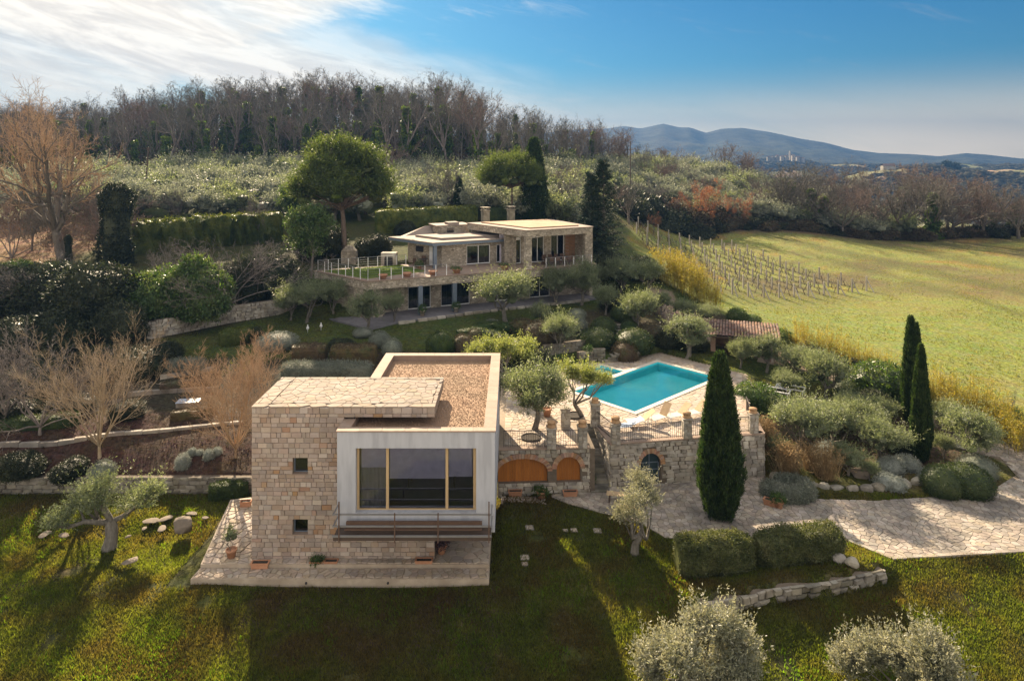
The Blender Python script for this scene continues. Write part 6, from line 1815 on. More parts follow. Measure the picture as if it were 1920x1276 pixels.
# manhole covers and stone lids in the lawn
for (px, py, w_, lb) in ((993, 989, .42, 'square pale drain cover in the lawn nearest the white box'), (1060, 994, .26, 'small pale lid in the lawn, left of the pair'), (1076, 994, .32, 'square drain cover right of the small pale lid'), (1120, 995, .4, 'square drain cover in the lawn nearest the yard olive'), (984, 1046, .42, 'iron grate in the lawn near the plinth corner'), (984, 1058, .3, 'weathered slab just below the iron grate')):
    x, y = W(px, py, 0.02); t = thing('drain_cover', lb, 'drain cover', (x, y, float(H(x, y)) + .0), R(3)); b = MB(); b.box(-w_ / 2, w_ / 2, -w_ / 2, w_ / 2, -.05, .05); part('surround', b.mesh('surround', M['flag_grey']), t)
    b = MB(); b.box(-w_ * .36, w_ * .36, -w_ * .36, w_ * .36, .05, .06); part('lid', b.mesh('lid', M['flag']), t)
# garden walls and steps above the pool
def low_wall(pts, h, label, seed, m=RUBD, lim=60, drop=.4):
    t = thing('garden_wall', label, 'stone wall', (G(*pts[0])))
    P = [G(*p) for p in pts]
    for i in range(len(P) - 1):
        a, c = P[i], P[i + 1]; an_, L_ = segwall(a, c); zb = min(a[2], c[2]) - drop; zt = max(a[2], c[2]) + h; b = MB(); b.vprism([(0, zb), (L_, zb), (L_, zt), (0, zt)], a[:2], an_, .35); part('wall_core', b.mesh('core', M['mortar_dark']), t, True)
        wall_stones(t, a[:2], an_, L_, zb + .2, zt + .03, .2, .36, m, seed + i, None, lim, dep=.06)
low_wall([(1020, 668), (1060, 662), (1110, 653), (1146, 642)], .75, 'low curved stone wall across the garden above the pool', 80, lim=40)
low_wall([(1085, 690), (1112, 680), (1135, 672)], .6, 'short stone wall beside the curved steps at the pool', 90, lim=30)
t = thing('garden_steps', 'three curved weathered stone steps down to the back of the pool', 'steps', (G(1162, 682)))
for k in range(4):
    x, y, z = G(1160, 688 - 6 * k); b = MB(); b.obox((0, 0, 0), (2.6 - k * .2, .7, .16), R(12)); part('step', b.mesh('step', M['rubble_dark']), t, True, (x + .2 * k, y, TZ + .06 + k * .16))
t = thing('garden_stairs', 'narrow flight of dark stone stairs climbing between round bushes', 'stairs', (G(1158, 644)))
for k in range(8):
    x, y = W(1157 - k * .5, 645 - k * 6, 3.0 + k * .12); b = MB(); b.obox((0, 0, 0), (1.2, .5, .16), R(-5)); part('step', b.mesh('step', M['rubble_dark']), t, True, (x, y, float(H(x, y)) + .05))
# utility pole, wires
x, y = (270 - HX) * 112 / F, 112.0; z = float(H(x, y)); t = thing('utility_pole', 'thin dark wooden utility pole leaning slightly in the olive grove', 'pole', (x, y, z))
b = MB(); b.bar((0, 0, -.5), (.75, 0, 9.3), .11); part('pole', b.mesh('pole', M['wood_dark']), t); b = MB(); b.box(.35, 1.15, -.04, .04, 8.9, 9.0); part('crossarm', b.mesh('arm', M['wood_dark']), t)
p0 = np.array([x + .75, y, z + 9.0]); p1 = np.array([26.0, 150.0, 20.5])
b = MB()
for k in (-.3, .3):
    s_ = np.linspace(0, 1, 24)[:, None]; P = p0 * (1 - s_) + p1 * s_; P[:, 0] += k; P[:, 2] -= 3.0 * (4 * s_[:, 0] * (1 - s_[:, 0])) * .6; b.tubes(P, np.full(24, .02), 3)
setp(top('power_line', b.mesh('wire', M['darksteel']), 'thin sagging power line crossing the olive grove from the utility pole', 'cable'))
b = MB(); b.bar((0, 0, -.5), (0, 0, 8), .1); 
t = thing('utility_pole', 'far utility pole standing among the trees right of the tall cypress', 'pole', (26, 150, float(H(26, 150)))); b = MB(); b.bar((0, 0, -.5), (0, 0, 14.5), .12); part('pole', b.mesh('pole', M['wood_dark']), t)
# two white bird-like garden ornaments on the upper lawn
for i, (px, py, lb) in enumerate(((577, 624, 'small white bird figure on the upper lawn, left one'), (602, 620, 'small white bird figure on the upper lawn, right one'))):
    x, y, z = G(px, py); t = thing('bird_ornament', lb, 'ornament', (x, y, z), .4); b = MB(); b.lathe([(.02, .0), (.03, .25), (.11, .35), (.13, .45), (.08, .55), (.04, .6), (.05, .66), (.03, .72)], n=8); part('body', b.mesh('body', M['white'], True), t)
    b = MB(); b.add([(-.02, .1, .42), (.02, .1, .42), (0, .32, .55)], [(0, 1, 2)]); part('tail', b.mesh('tail', M['white']), t)
# sunlit roadside wall and hives beyond the vineyard
x, y = W(1310, 436, 3.2)
for k, dx in enumerate((-.5, .9)):
    setp(top('beehive', (lambda b: (b.box(-.4, .4, -.4, .4, -.2, 1.6), b.box(-.46, .46, -.46, .46, 1.6, 1.7), b.mesh('hive', M['white']))[-1])(MB()), ('left' if k == 0 else 'right') + ' one of two small white box hives under the russet oak', 'hive', (x + dx, y, float(H(x + dx, y)))))
# ------------------------------------------------------------------ plants
rgp = random.Random(99)
def vz(m_):
    a = np.empty(len(m_.vertices) * 3, np.float32); m_.vertices.foreach_get('co', a); return a[2::3]
class Kind:
    """a few grown variants of one kind of plant; the first use moves the variant itself, later ones copy it"""
    def __init__(s, name, cat, variants, h):
        s.name, s.cat, s.h = name, cat, h; s.v = variants; s.hv = []
        for v_ in variants:
            ms_ = [m_ for _, m_ in v_] if isinstance(v_, list) else [v_]
            zs_ = np.concatenate([vz(m_) for m_ in ms_]); s.hv.append(float(np.percentile(zs_, 99.5)))
        s.roots = [None] * len(variants); s.i = 0
    def put(s, loc, sc, label, group=None, rot=None, v=None):
        if v is None: v = s.i % len(s.v)
        s.i += 1
        rot = rgp.uniform(0, 6.28) if rot is None else rot
        if s.roots[v] is None:
            parts_ = s.v[v]
            if isinstance(parts_, list):
                r = thing(s.name, label, s.cat, loc, rot, group)
                for nm, me in parts_: part(nm, me, r)
            else:
                r = top(s.name, parts_, label, s.cat, loc, rot, group)
            r.scale = sc if not isinstance(sc, (int, float)) else (sc,) * 3
            s.roots[v] = r; return r
        r = copy_tree(s.roots[v], loc, rot, sc, label, group)
        if not group and 'group' in r: del r['group']
        return r
    def px(s, px, py, hpx, label, ws=1.0, group=None, rot=None, v=None, z=None, dz=0.0):
        if z is None: x, y, zz = G(px, py)
        else: x, y = W(px, py, z); zz = z
        if v is None: v = s.i % len(s.v)
        k = hpx * y / F / s.hv[v]
        return s.put((x, y, zz + dz), (k * ws, k * ws, k), label, group, rot, v)

def ol(seed, m='olive', **k):
    tk, cr_ = olive(seed, **k)
    return [('trunk', tk.mesh('olive_trunk', M['bark_olive'], True)), ('crown', cr_.mesh('olive_crown', M[m]))]
OLH = 4.0
K_ol = Kind('olive_tree', 'olive tree', [ol(1, h=4, w=2.3, blobs=15, nsh=110, core=0, br=(.22, .14)), ol(2, h=4, w=2.1, blobs=15, nsh=75, core=.4), ol(3, h=4, w=2.3, blobs=19, nsh=70, core=.4)], OLH)
K_oly = Kind('olive_tree', 'olive tree', [ol(4, 'olive_yel', h=4, w=2.0, blobs=12, up=.8, nsh=130, core=0, br=(.24, .12)), ol(5, 'olive_yel', h=4, w=1.8, cent=[(-1.0, 0, 3.3), (-.7, .2, 2.6), (.4, 0, 3.0), (.5, 0, 2.4), (1.7, 0, 2.3)], up=.6, nsh=120, core=0, br=(.27, .10))], OLH)
K_olb = Kind('olive_tree', 'olive tree', [ol(6, h=4, w=2.2, blobs=15, nsh=75, fork=.1, up=.55, core=.4), ol(8, h=4, w=2.2, blobs=13, nsh=80, fork=.1, up=.6, core=.4)], OLH)
K_yard = Kind('olive_tree', 'olive tree', [ol(11, 'olive_pale', h=4, w=2.0, cent=[(-1.1, 0, 3.2), (-.9, .1, 2.5), (-.3, 0, 2.0), (.9, 0, 2.9), (1.4, .1, 3.2), (1.1, 0, 2.5)], nsh=100, per=14, core=0, br=(.24, .10), ll=.10, lw=.035, trunk=.22, fork=.30, gnarl=.35, limbs=4, up=.7)], OLH)
K_lawn = Kind('olive_tree', 'olive tree', [ol(15, 'olive', h=4, w=2.5, cent=[(-2.1, 0, 1.7), (-1.3, .3, 2.1), (-.3, .2, 3.0), (-.5, 0, 2.5), (1.0, 0, 2.0), (1.5, .1, 2.4)], nsh=110, per=14, core=0, br=(.22, .10), ll=.11, lw=.038, trunk=.30, fork=.36, gnarl=.45, limbs=4, up=.6)], OLH)
K_big = Kind('olive_tree', 'olive tree', [ol(21, 'olive_pale', h=4, w=1.9, cent=[(-1.9, 0, 1.6), (-1.4, .3, 2.4), (-.9, -.2, 3.0), (-.2, .2, 2.4), (.3, 0, 3.3), (.5, -.4, 2.2), (1.1, .2, 3.0), (1.6, 0, 2.3), (1.9, .2, 1.5), (0, -.8, 1.6), (-.9, -.7, 1.9), (.9, -.8, 1.8)], nsh=150, per=20, ll=.10, lw=.036, up=1.1, core=0, tall=1.5, br=(.22, .09)), ol(22, 'olive_pale', h=4, w=1.9, cent=[(-1.9, 0, 1.3), (-1.2, .2, 2.0), (-.7, 0, 2.9), (-.4, .2, 3.4), (0, -.3, 2.4), (.6, 0, 2.5), (1.3, .2, 2.1), (1.9, 0, 1.6), (.3, -.8, 1.7), (-.8, -.7, 1.7)], nsh=165, per=20, ll=.10, lw=.036, up=1.2, core=0, tall=1.5, br=(.22, .09))], OLH)

# named olives of the garden: px, base py, height px, width factor, label
x, y, z = G(205, 1030)
K_lawn.put((x, y, z), (1.02, .9, .92), 'pruned olive tree with three ragged clumps on a thick grey trunk on the left lawn', rot=.3)
K_yard.px(1190, 1038, 148, 'pruned pale olive tree with split clumps standing on the lawn beside the paved yard', 1.0, rot=1.0)
x, y = W(1305, 1378, -.9); K_big.put((x, y, -.9), (1.18, 1.18, 1.02), 'large pale silvery olive tree cut off by the bottom edge of the picture, centre right', rot=.5, v=0)
x, y = W(1715, 1400, -1.2); K_big.put((x, y, -1.2), (1.12, 1.12, .98), 'large silvery olive tree at the bottom right corner', rot=2.2, v=1)
K_ol.px(1003, 803, 128, 'spreading olive tree in a round pit on the terrace beside the cube house', 1.2, z=TZ, v=0, rot=2.6)
K_oly.px(1092, 779, 108, 'olive tree with three rounded clumps in a pit beside the pool', 1.0, z=TZ, v=1, rot=.2)
for q in PIT:
    b = MB(); b.lathe([(.42, 0), (.56, .03), (.6, .07), (.52, .09), (.46, .05), (.0, .03)], n=18, cap=False); setp(top('tree_pit', b.mesh('tree_pit', M['blackbed']), 'dark round planting pit under the ' + ('left' if q[0] < 2 else 'right') + ' terrace olive tree', 'tree pit', (q[0], q[1], TZ - .01)))
NAMED = [
 (930, 722, 98, 1.15, K_oly, 'fresh green olive tree behind the right rear corner of the box roof'),
 (985, 735, 98, 1.0, K_oly, 'bright olive tree between the box roof and the terrace olives'),
 (575, 604, 84, 1.2, K_olb, 'grey olive tree in shade left of the villa corner'),
 (625, 588, 70, 1.0, K_olb, 'dusky olive bush against the left wall of the villa'),
 (688, 622, 80, 1.05, K_ol, 'grey-green olive tree before the left corner of the villa'),
 (738, 606, 62, .8, K_olb, 'small olive beside the first lower window of the villa'),
 (948, 602, 100, 1.15, K_ol, 'wide round olive tree in front of the middle of the villa'),
 (1040, 570, 75, 1.0, K_olb, 'dark olive tree at the right end of the villa, left of two'),
 (1090, 572, 88, .95, K_ol, 'olive tree at the right end of the villa, right of two'),
 (1048, 662, 78, 1.05, K_olb, 'silver-grey olive among clipped balls above the pool'),
 (1290, 668, 80, 1.45, K_ol, 'broad olive tree behind the far corner of the pool'),
 (1198, 622, 82, .95, K_ol, 'two-clumped olive with pale crooked stems above the garden stairs'),
 (1165, 548, 70, 1.15, K_olb, 'grey olive below the dark fir'),
 (1212, 556, 74, 1.1, K_olb, 'grey olive next to the lane, right of the dark fir'),
 (1283, 604, 45, 1.3, K_olb, 'low olive bush beside the lane'),
 (1328, 610, 42, 1.3, K_olb, 'low grey olive bush left behind the tiled hut'),
 (1388, 690, 58, .9, K_ol, 'slim olive in front of the tiled hut'),
 (1437, 698, 76, 1.05, K_ol, 'olive tree right in front of the tiled hut end'),
 (1488, 712, 70, 1.2, K_olb, 'grey-green olive right of the hut by the lawn'),
 (1548, 748, 96, .95, K_ol, 'olive tree with a leaning bare stem near the stone seat'),
 (1500, 850, 112, 1.25, K_olb, 'large silvery olive right of the terrace end wall'),
 (1560, 838, 90, 1.15, K_olb, 'silvery olive in the middle of the planted bed'),
 (1618, 826, 80, 1.2, K_ol, 'rounded olive in the middle right of the bed'),
 (1655, 868, 90, 1.15, K_olb, 'yellow-green tinged olive left of the cypress pair'),
 (1590, 890, 62, 1.3, K_olb, 'low silvery olive bush behind the pale boulder'),
 (1788, 815, 66, 1.2, K_olb, 'grey olive right behind the cypress pair'),
 (1818, 872, 112, 1.25, K_ol, 'broad dark-stemmed olive tree beside the bend of the drive'),
]
for px, py, hp, ws, K, lb in NAMED: K.px(px, py, hp, lb, ws)

# cypresses
cy_big = [cypress(1, 9.0, 1.25, 6500, 7, .13, .05, twin=True), cypress(2, 8.0, .8, 4200, 6, .12, .05)]
K_cy = Kind('cypress', 'cypress', [m_.mesh('cypress', M['cypress']) for m_ in [cypress(1, 9.0, 1.42, 9000, 8, .20, .055, twin=False), cypress(2, 9.0, 1.05, 6000, 7, .20, .06), cypress(3, 9, 1.15, 4500, 7, .22, .065, twin=True)]], 9.0)
K_cy.px(1350, 972, 308, 'big dense cypress standing in the yard in front of the pool terrace', .76, v=0, rot=0)
K_cy.px(1712, 792, 196, 'tall dark double-tipped cypress, rear one of the pair', .72, v=2, rot=0)
K_cy.px(1727, 866, 218, 'slim cypress in front of the double-tipped one', .62, v=1, rot=1)
K_cy.px(1001, 424, 164, 'tall broad cypress behind the villa roof', 1.25, v=1, rot=2)
K_cy.px(861, 408, 76, 'small double-tipped cypress beside the clipped hedge behind the villa', 1.1, v=2, rot=1)

# umbrella pines
def umbrella_pine(seed, h, w, ch, trunk, lobes=26, nsh=90, per=15):
    rs = np.random.RandomState(seed); tk = MB(); cr_ = MB()
    d = unit(rs.normal(size=(lobes, 3))); d[:, 2] = np.abs(d[:, 2]) * .9 - .12
    r = .55 + .45 * rs.rand(lobes, 1)
    C_ = d * r * np.array([w * .84, w * .84, ch]); C_[:, 2] += h - ch * 1.08
    rad = w * (.17 + .09 * rs.rand(lobes))
    leafy(cr_, C_, rad, nsh, .75, per, .30, .07, rs, .5, spread=.8, bottom=-.1)
    for c, q in zip(C_, rad): lump(cr_, c - [0, 0, q * .2], (q * .5, q * .5, q * .3), rs, 1, .15)
    T = polylines(np.array([[0., 0, -.3]]), np.array([[rs.normal() * .04, 0, 1.]]), np.array([h - ch * 1.2]), 8, .03, .04, rs); tk.tubes(T, trunk * np.linspace(1.3, .7, 8)[None], 9)
    e = T[0, -1]
    P = np.array([[e - [0, 0, h * .06 * rs.rand()], e * .55 + c * .45 + [0, 0, -.35], c - [0, 0, .1]] for c in C_]); tk.tubes(P, np.array([.3, .2, .08])[None].repeat(lobes, 0) * trunk, 5)
    return [('trunk', tk.mesh('pine_trunk', M['bark_pine'], True)), ('crown', cr_.mesh('pine_crown', M['pine']))]
K_up = Kind('umbrella_pine', 'pine tree', [umbrella_pine(4, 12, 5.6, 5.6, .24, 70, 80, 13), umbrella_pine(7, 12, 7.4, 4.0, .22, 75, 70, 13)], 12)
K_up.px(645, 480, 222, 'big round-headed umbrella pine left behind the villa', .98, v=0, rot=0)
K_up.px(958, 425, 140, 'wide flat umbrella pine behind the villa, left of the tall cypress', .82, v=1, rot=1)
# the dark fir
def fir(seed, h, w):
    rs = np.random.RandomState(seed); tk = MB(); cr_ = MB()
    for (x0, hh, ww) in ((0, h, w), (-w * .52, h * .88, w * .75)):
        tk.tubes(np.array([(x0, 0, -.3), (x0, 0, hh)]), np.array([.25, .03]), 7)
        n = 210; t = (np.arange(n) + rs.rand(n)) / n; a = rs.rand(n) * 6.283
        L_ = ww * (1 - t) ** .8 * (.65 + .5 * rs.rand(n)) + .2
        O = np.stack([np.full(n, x0), np.zeros(n), .5 + t * (hh - .6)], 1); D = unit(np.stack([np.cos(a), np.sin(a), -.12 + .3 * t], 1))
        P = polylines(O, D, L_, 5, .06, .06, rs); tk.tubes(P, .03 * np.linspace(1, .3, 5)[None].repeat(n, 0), 3)
        m_ = 26; tt = rs.rand(n, m_) * .9 + .12; f = tt * 4; i = np.minimum(f.astype(int), 3); ar = np.arange(n)[:, None]; fr_ = (f - i)[..., None]
        Q = P[ar, i] * (1 - fr_) + P[ar, i + 1] * fr_; T = unit(P[ar, i + 1] - P[ar, i]); sd_ = unit(np.cross(T, [0, 0, 1.]) * np.where(rs.rand(n, m_, 1) > .5, 1, -1) + T * .8 + rs.normal(size=(n, m_, 3)) * .3 - [0, 0, .18])
        shoots(cr_, Q.reshape(-1, 3), sd_.reshape(-1, 3), .45, 7, .16, .06, rs, spread=.5)
    return [('trunk', tk.mesh('fir_trunk', M['bark'])), ('crown', cr_.mesh('fir_crown', M['fir']))]
K_fir = Kind('fir_tree', 'fir tree', [fir(3, 12, 2.9)], 12)
K_fir.px(1132, 500, 198, 'very dark fir tree with two pointed tops right of the villa', .95, rot=0)

# bare trees of the garden
def bt(mat_w, mat_t, **k):
    wood, tw, lev = bare_tree(**k)
    return [('trunk', wood.mesh('bare_trunk', M[mat_w], False)), ('twigs', tw.mesh('bare_twigs', M[mat_t]))], lev
t1, _ = bt('twig_tan', 'twig_tan', seed=3, h=8, tr=.13, trunk_h=.12, limbs=10, spread=46, kids_=(9, 8, 7), ratios=(.55, .45, .42), up=.12, minr=.008, wob=.13)
K_b1 = Kind('bare_tree', 'bare tree', [t1], 8)
K_b1.px(186, 858, 262, 'leafless tree with pale tan upswept branches on the mulched bed, left of the cube house', .92, rot=.4)
t2, _ = bt('twig_orange', 'twig_orange', seed=8, h=6, tr=.085, trunk_h=.10, limbs=14, spread=44, kids_=(9, 9, 8), ratios=(.5, .45, .45), up=.11, minr=.008, wob=.12)
K_b2 = Kind('bare_tree', 'bare tree', [t2], 6)
K_b2.px(442, 858, 225, 'dense leafless orange-brown shrub tree touching the cube house on its left', .86, rot=1)
t3, _ = bt('twig_grey', 'twig_grey', seed=12, h=7, tr=.12, trunk_h=.1, limbs=9, spread=60, kids_=(8, 7, 6), ratios=(.55, .45, .42), up=.04, minr=.012, wob=.16)
t4, _ = bt('twig_grey', 'twig_grey', seed=15, h=7, tr=.12, trunk_h=.15, limbs=7, spread=45, kids_=(8, 7, 6), ratios=(.5, .45, .42), up=.05, minr=.012, wob=.16)
K_b3 = Kind('bare_tree', 'bare tree', [t3, t4], 7)
K_b3.px(432, 580, 135, 'leafless grey tree with long arching branches beside the laurel', 1.05, v=0)
K_b3.px(12, 800, 200, 'grey leafless thicket tree at the left edge of the picture', 1.0, v=1)
K_b3.px(75, 815, 165, 'lower grey leafless shrub tree just left of the tan one', 1.0, v=0)
K_b3.px(300, 545, 95, 'spindly grey bare tree above the laurel', 1.0, v=1)
K_b3.px(480, 452, 105, 'slender bare tree in front of the clipped hedge, left of the umbrella pine', .6, v=1)
K_b3.px(335, 420, 85, 'thin bare tree rising above the hedge in front of the grove', .6, v=1)
K_b3.px(60, 590, 110, 'scrubby bare tree over the dark bushes at far left', 1.1, v=0)
t5, _ = bt('bark', 'twig_orange', seed=21, h=14, tr=.5, trunk_h=.30, limbs=7, spread=55, kids_=(9, 9, 8), ratios=(.6, .5, .48), up=.06, minr=.016, wob=.15, lean=-.15)
K_b5 = Kind('bare_tree', 'bare tree', [t5], 14)
K_b5.px(118, 492, 318, 'huge spreading leafless tree with russet twigs at the upper left', .88, rot=.5)
t6, _ = bt('twig_grey', 'twig_forest', seed=31, h=9, tr=.16, trunk_h=.2, limbs=6, spread=42, kids_=(7, 7, 6), ratios=(.5, .45, .45), up=.06, minr=.022)
t7, _ = bt('twig_grey', 'twig_red', seed=35, h=9, tr=.16, trunk_h=.15, limbs=7, spread=48, kids_=(7, 7, 6), ratios=(.5, .45, .45), up=.05, minr=.022)
K_b6 = Kind('bare_tree', 'bare tree', [t6, t7], 9)
for px, py, hp, ws, v, lb in [(755, 345, 80, .85, 1, 'pinkish leafless tree in the grove right of the umbrella pine'), (842, 408, 118, .8, 0, 'olive-brown bare tree behind the small cypress'), (1062, 425, 105, .9, 0, 'leafless brown tree between the tall cypress and the fir'),
        (1045, 392, 90, .8, 1, 'reddish bare tree half behind the tall cypress'), (1180, 420, 80, .9, 0, 'grey bare tree right of the fir'), (1230, 405, 70, 1.0, 0, 'leafless tree in the scrub below the right grove'), (60, 470, 150, .8, 0, 'brown bare tree between the huge one and the left edge'),
        (20, 500, 130, .9, 1, 'bare tree cut by the left edge beside the huge one'), (180, 440, 120, .9, 1, 'russet bare tree behind the ivy-clad column'), (240, 405, 60, .9, 0, 'small bare tree at the grove edge beside the ivy column')]:
    K_b6.px(px, py, hp, lb, ws, v=v)
# russet oak with dead leaves
t8w, t8t, lev = bare_tree(41, 9, .2, .2, 6, 50, (6, 6, 5), (.5, .45, .4), up=.05, minr=.02)
tips = lev[-1][0][:, -1]; rs = np.random.RandomState(1); b = MB(); tips = tips[rs.choice(len(tips), min(len(tips), 1300))]; tips = np.repeat(tips, 5, 0) + rs.normal(size=(len(tips) * 5, 3)) * .22
leaf_quads(b, tips, unit(rs.normal(size=tips.shape)), .2, .14, rs)
oakp = [('trunk', t8w.mesh('oak_trunk', M['bark'])), ('twigs', t8t.mesh('oak_twigs', M['twig_red'])), ('leaves', b.mesh('oak_leaves', M['redleaf']))]
K_oak = Kind('russet_oak', 'oak tree', [oakp], 9)
K_oak.px(1322, 432, 95, 'oak keeping its rust-red dead leaves at the top of the vineyard', .9, rot=0)
K_oak.px(1226, 435, 36, 'small bush with rust-red leaves in the dark scrub above the vineyard', .8, rot=2)
K_oak.px(1385, 425, 62, 'duller russet oak right of the brighter one', .8, rot=1)

# evergreen masses on the left and centre
def bk(name, seed, m, **k): return bush(seed, **k).mesh(name, M[m])
K_dk = Kind('evergreen_shrub', 'shrub', [bk('evergreen_shrub', i, 'dark', rx=2.0, ry=1.8, rz=1.7, n=2600, ll=.16, lw=.07, amp=.22, slen=.35, per=5, up=.3) for i in (1, 2, 3)], 2.6)
K_la = Kind('laurel', 'laurel bush', [bk('laurel', i, 'laurel', rx=2.2, ry=2.0, rz=1.9, n=2800, ll=.20, lw=.09, amp=.25, slen=.4, per=5, up=.4, spread=1.0) for i in (4, 5)], 2.9)
K_dk.px(30, 575, 75, 'dark evergreen shrub at the left edge above the path garden', 1.4); K_dk.px(110, 585, 95, 'rounded dark green shrub second from the left edge', 1.3)
K_dk.px(185, 600, 110, 'tall dark evergreen mound left of the sunlit laurel', 1.1); K_dk.px(215, 640, 80, 'dark shrub below the mound, left of the garden wall', 1.1); K_dk.px(130, 650, 70, 'low dark shrub behind the tan bare tree', 1.5)
K_dk.px(40, 660, 70, 'low dark shrub at far left behind the bare thicket', 1.6); K_dk.px(60, 735, 60, 'dark groundcover shrub left of the tan tree', 1.8); K_dk.px(260, 700, 50, 'dark bush between the two bare garden trees', 1.6)
K_la.px(300, 594, 88, 'glossy sunlit laurel bush on the garden wall, left half', 1.05); K_la.px(370, 592, 112, 'tall glossy laurel bush on the garden wall, right half', .9)
K_la.px(25, 530, 40, 'low glossy laurel hedge bush at the left edge', 1.6); K_la.px(90, 528, 36, 'glossy laurel bush behind the dark shrubs on the left', 1.6)
K_dk.px(450, 560, 80, 'dark shadowed shrub right of the garden wall', .9); K_dk.px(500, 545, 70, 'dark shrub under the arching bare tree', 1.2); K_dk.px(545, 560, 45, 'dark low shrub left of the villa', 1.2)
K_dk.px(700, 478, 40, 'dark shrub beside the outdoor oven', 1.3); K_dk.px(600, 480, 60, 'dark shrub at the foot of the umbrella pine', 1.1); K_dk.px(760, 440, 26, 'dark round shrub behind the canopy', 1.2)
K_dk.px(1085, 492, 26, 'dark round bush at the right end of the villa terrace', 1.3)
# broadleaf tree with bright leaves by the pine
rs = np.random.RandomState(6); tk = MB(); cb = MB(); C_ = crown_blobs(rs, 26, 1.7, 2.4, 3.9, .5); leafy(cb, C_, .75, 60, .9, 9, .2, .1, rs, .3)
T = polylines(np.array([[0., 0, -.2]]), np.array([[0, 0, 1.]]), np.array([4.5]), 5, .05, .05, rs); tk.tubes(T, np.array([[.14, .12, .1, .07, .04]]), 7)
K_mag = Kind('magnolia', 'magnolia tree', [[('trunk', tk.mesh('trunk', M['bark'])), ('crown', cb.mesh('crown', M['laurel']))]], 6.6)
K_mag.px(582, 522, 138, 'tall glossy-leaved magnolia tree left of the villa lawn terrace', .95); K_mag.px(548, 430, 85, 'bright leafy evergreen in front of the umbrella pine crown', .9)
# ivy column
rs = np.random.RandomState(9); tk = MB(); ib = MB(); tk.tubes(np.array([(0, 0, -.2), (.1, 0, 3), (0, 0, 7.2)]), np.array([.3, .25, .15]), 8)
n = 2600; t = rs.rand(n); a = rs.rand(n) * 6.28; rad = (1.25 + .25 * np.sin(t * 9) + .2 * np.sin(a * 3 + t * 5)) * np.minimum(1, (1 - t) * 5 + .3) * (.75 + .25 * rs.rand(n)); O = np.stack([np.cos(a) * rad, np.sin(a) * rad, t * 7.4], 1)
ib.lathe([(1.0, 0), (1.15, 2), (1.1, 5), (.95, 6.8), (.4, 7.2)], n=12); shoots(ib, O, unit(np.stack([np.cos(a), np.sin(a), .2 * np.ones(n)], 1)), .25, 6, .16, .12, rs, spread=1.0)
K_iv = Kind('ivy_clad_tree', 'ivy-clad tree', [[('trunk', tk.mesh('trunk', M['bark'])), ('ivy', ib.mesh('ivy', M['dark']))]], 7.4)
K_iv.px(218, 500, 155, 'thick column of dark ivy on a dead trunk right of the huge bare tree', .95)
K_iv.px(128, 500, 60, 'ivy round the foot of the huge bare tree', .55)

# hedges -------------------------------------------------------------
def hedge(label, pts, hw, h, m, seed, npm=150, ll=.08, lw=.035, px=True, z=None, **k):
    P = [G(*p)[:2] for p in pts] if px else pts
    mb = hedge_mesh(seed, P, hw, h, npm, ll, lw, zf=z, **k)
    return setp(top('hedge', mb.mesh('hedge', M[m]), label, 'hedge'))
hedge('dark clipped boundary hedge with a sunlit yellow-green top, left of the umbrella pine', [(205, 478), (290, 470), (380, 462), (460, 455), (530, 450)], 1.1, 3.4, 'hedgeyel', 1, 260, .16, .08, slen=.4, per=5, amp=.4)
hedge('yellow-green clipped hedge behind the villa roof', [(705, 437), (760, 433), (830, 428), (895, 424)], .9, 2.9, 'hedgeyel', 2, 220, .14, .07, slen=.22, per=5, amp=.1)
hedge('low dark hedge behind the chimneys', [(905, 420), (955, 416), (990, 414)], .8, 2.2, 'box', 3, 150, .14, .07)
hedge('boxy clipped hedge on the lawn beside the yard, left block', WP([(1268, 1060), (1340, 1058), (1408, 1052)], 0), .66, 1.5, 'hedge', 4, 1500, .075, .04, px=False, slen=.14, per=5, amp=.16)
hedge('boxy clipped hedge on the lawn beside the yard, right block with sunlit end', WP([(1418, 1050), (1490, 1042), (1572, 1036)], 0), .66, 1.4, 'hedge', 5, 1400, .075, .04, px=False, slen=.2, per=5, amp=.2)
hedge('long grey-green lavender hedge behind the cube house', [(540, 712), (600, 712), (690, 712)], .8, 1.0, 'lavender', 6, 700, .12, .025, slen=.25, per=5, up=.5) if False else None
hedge('long grey-green lavender hedge behind the cube house', [(530, 711), (600, 711), (695, 711)], .8, 1.05, 'lavender', 6, 700, .12, .025, slen=.25, per=5)
hedge('pale lavender strip behind the orange-twigged tree', [(300, 700), (345, 697), (385, 695)], .55, .8, 'lavender', 7, 500, .12, .025, slen=.22, per=5)
hedge('dark bronze clipped hedge behind the lavender, left part', [(548, 678), (580, 676), (612, 676)], .8, 1.25, 'browngreen', 8, 450, .08, .04, slen=.15)
hedge('dark bronze clipped hedge behind the lavender, right part', [(622, 680), (665, 680), (705, 678)], .85, 1.3, 'browngreen', 9, 450, .08, .04, slen=.15)
hedge('low wavy green hedge in front of the villa lawn, left arm', [(858, 638), (890, 634), (925, 640), (955, 650)], .6, .85, 'box', 10, 500, .07, .035)
hedge('low wavy green hedge in front of the villa lawn, right arm', [(890, 626), (930, 622), (965, 628), (992, 640)], .6, .85, 'box', 11, 500, .07, .035)
hedge('low dark hedge on top of the stone wall beside the cube house', WP([(392, 902), (430, 898), (466, 894)], .95), .45, .75, 'box', 12, 900, .06, .03, px=False)
hedge('clipped round-topped hedge at the left end of the upper garden', [(412, 648), (445, 642), (478, 640)], .7, 1.1, 'hedgeyel', 13, 450, .09, .04)
hedge('low dark clipped border in the terraced left garden, front strip', [(320, 788), (360, 782), (400, 776)], .35, .5, 'browngreen', 14, 400, .06, .03)
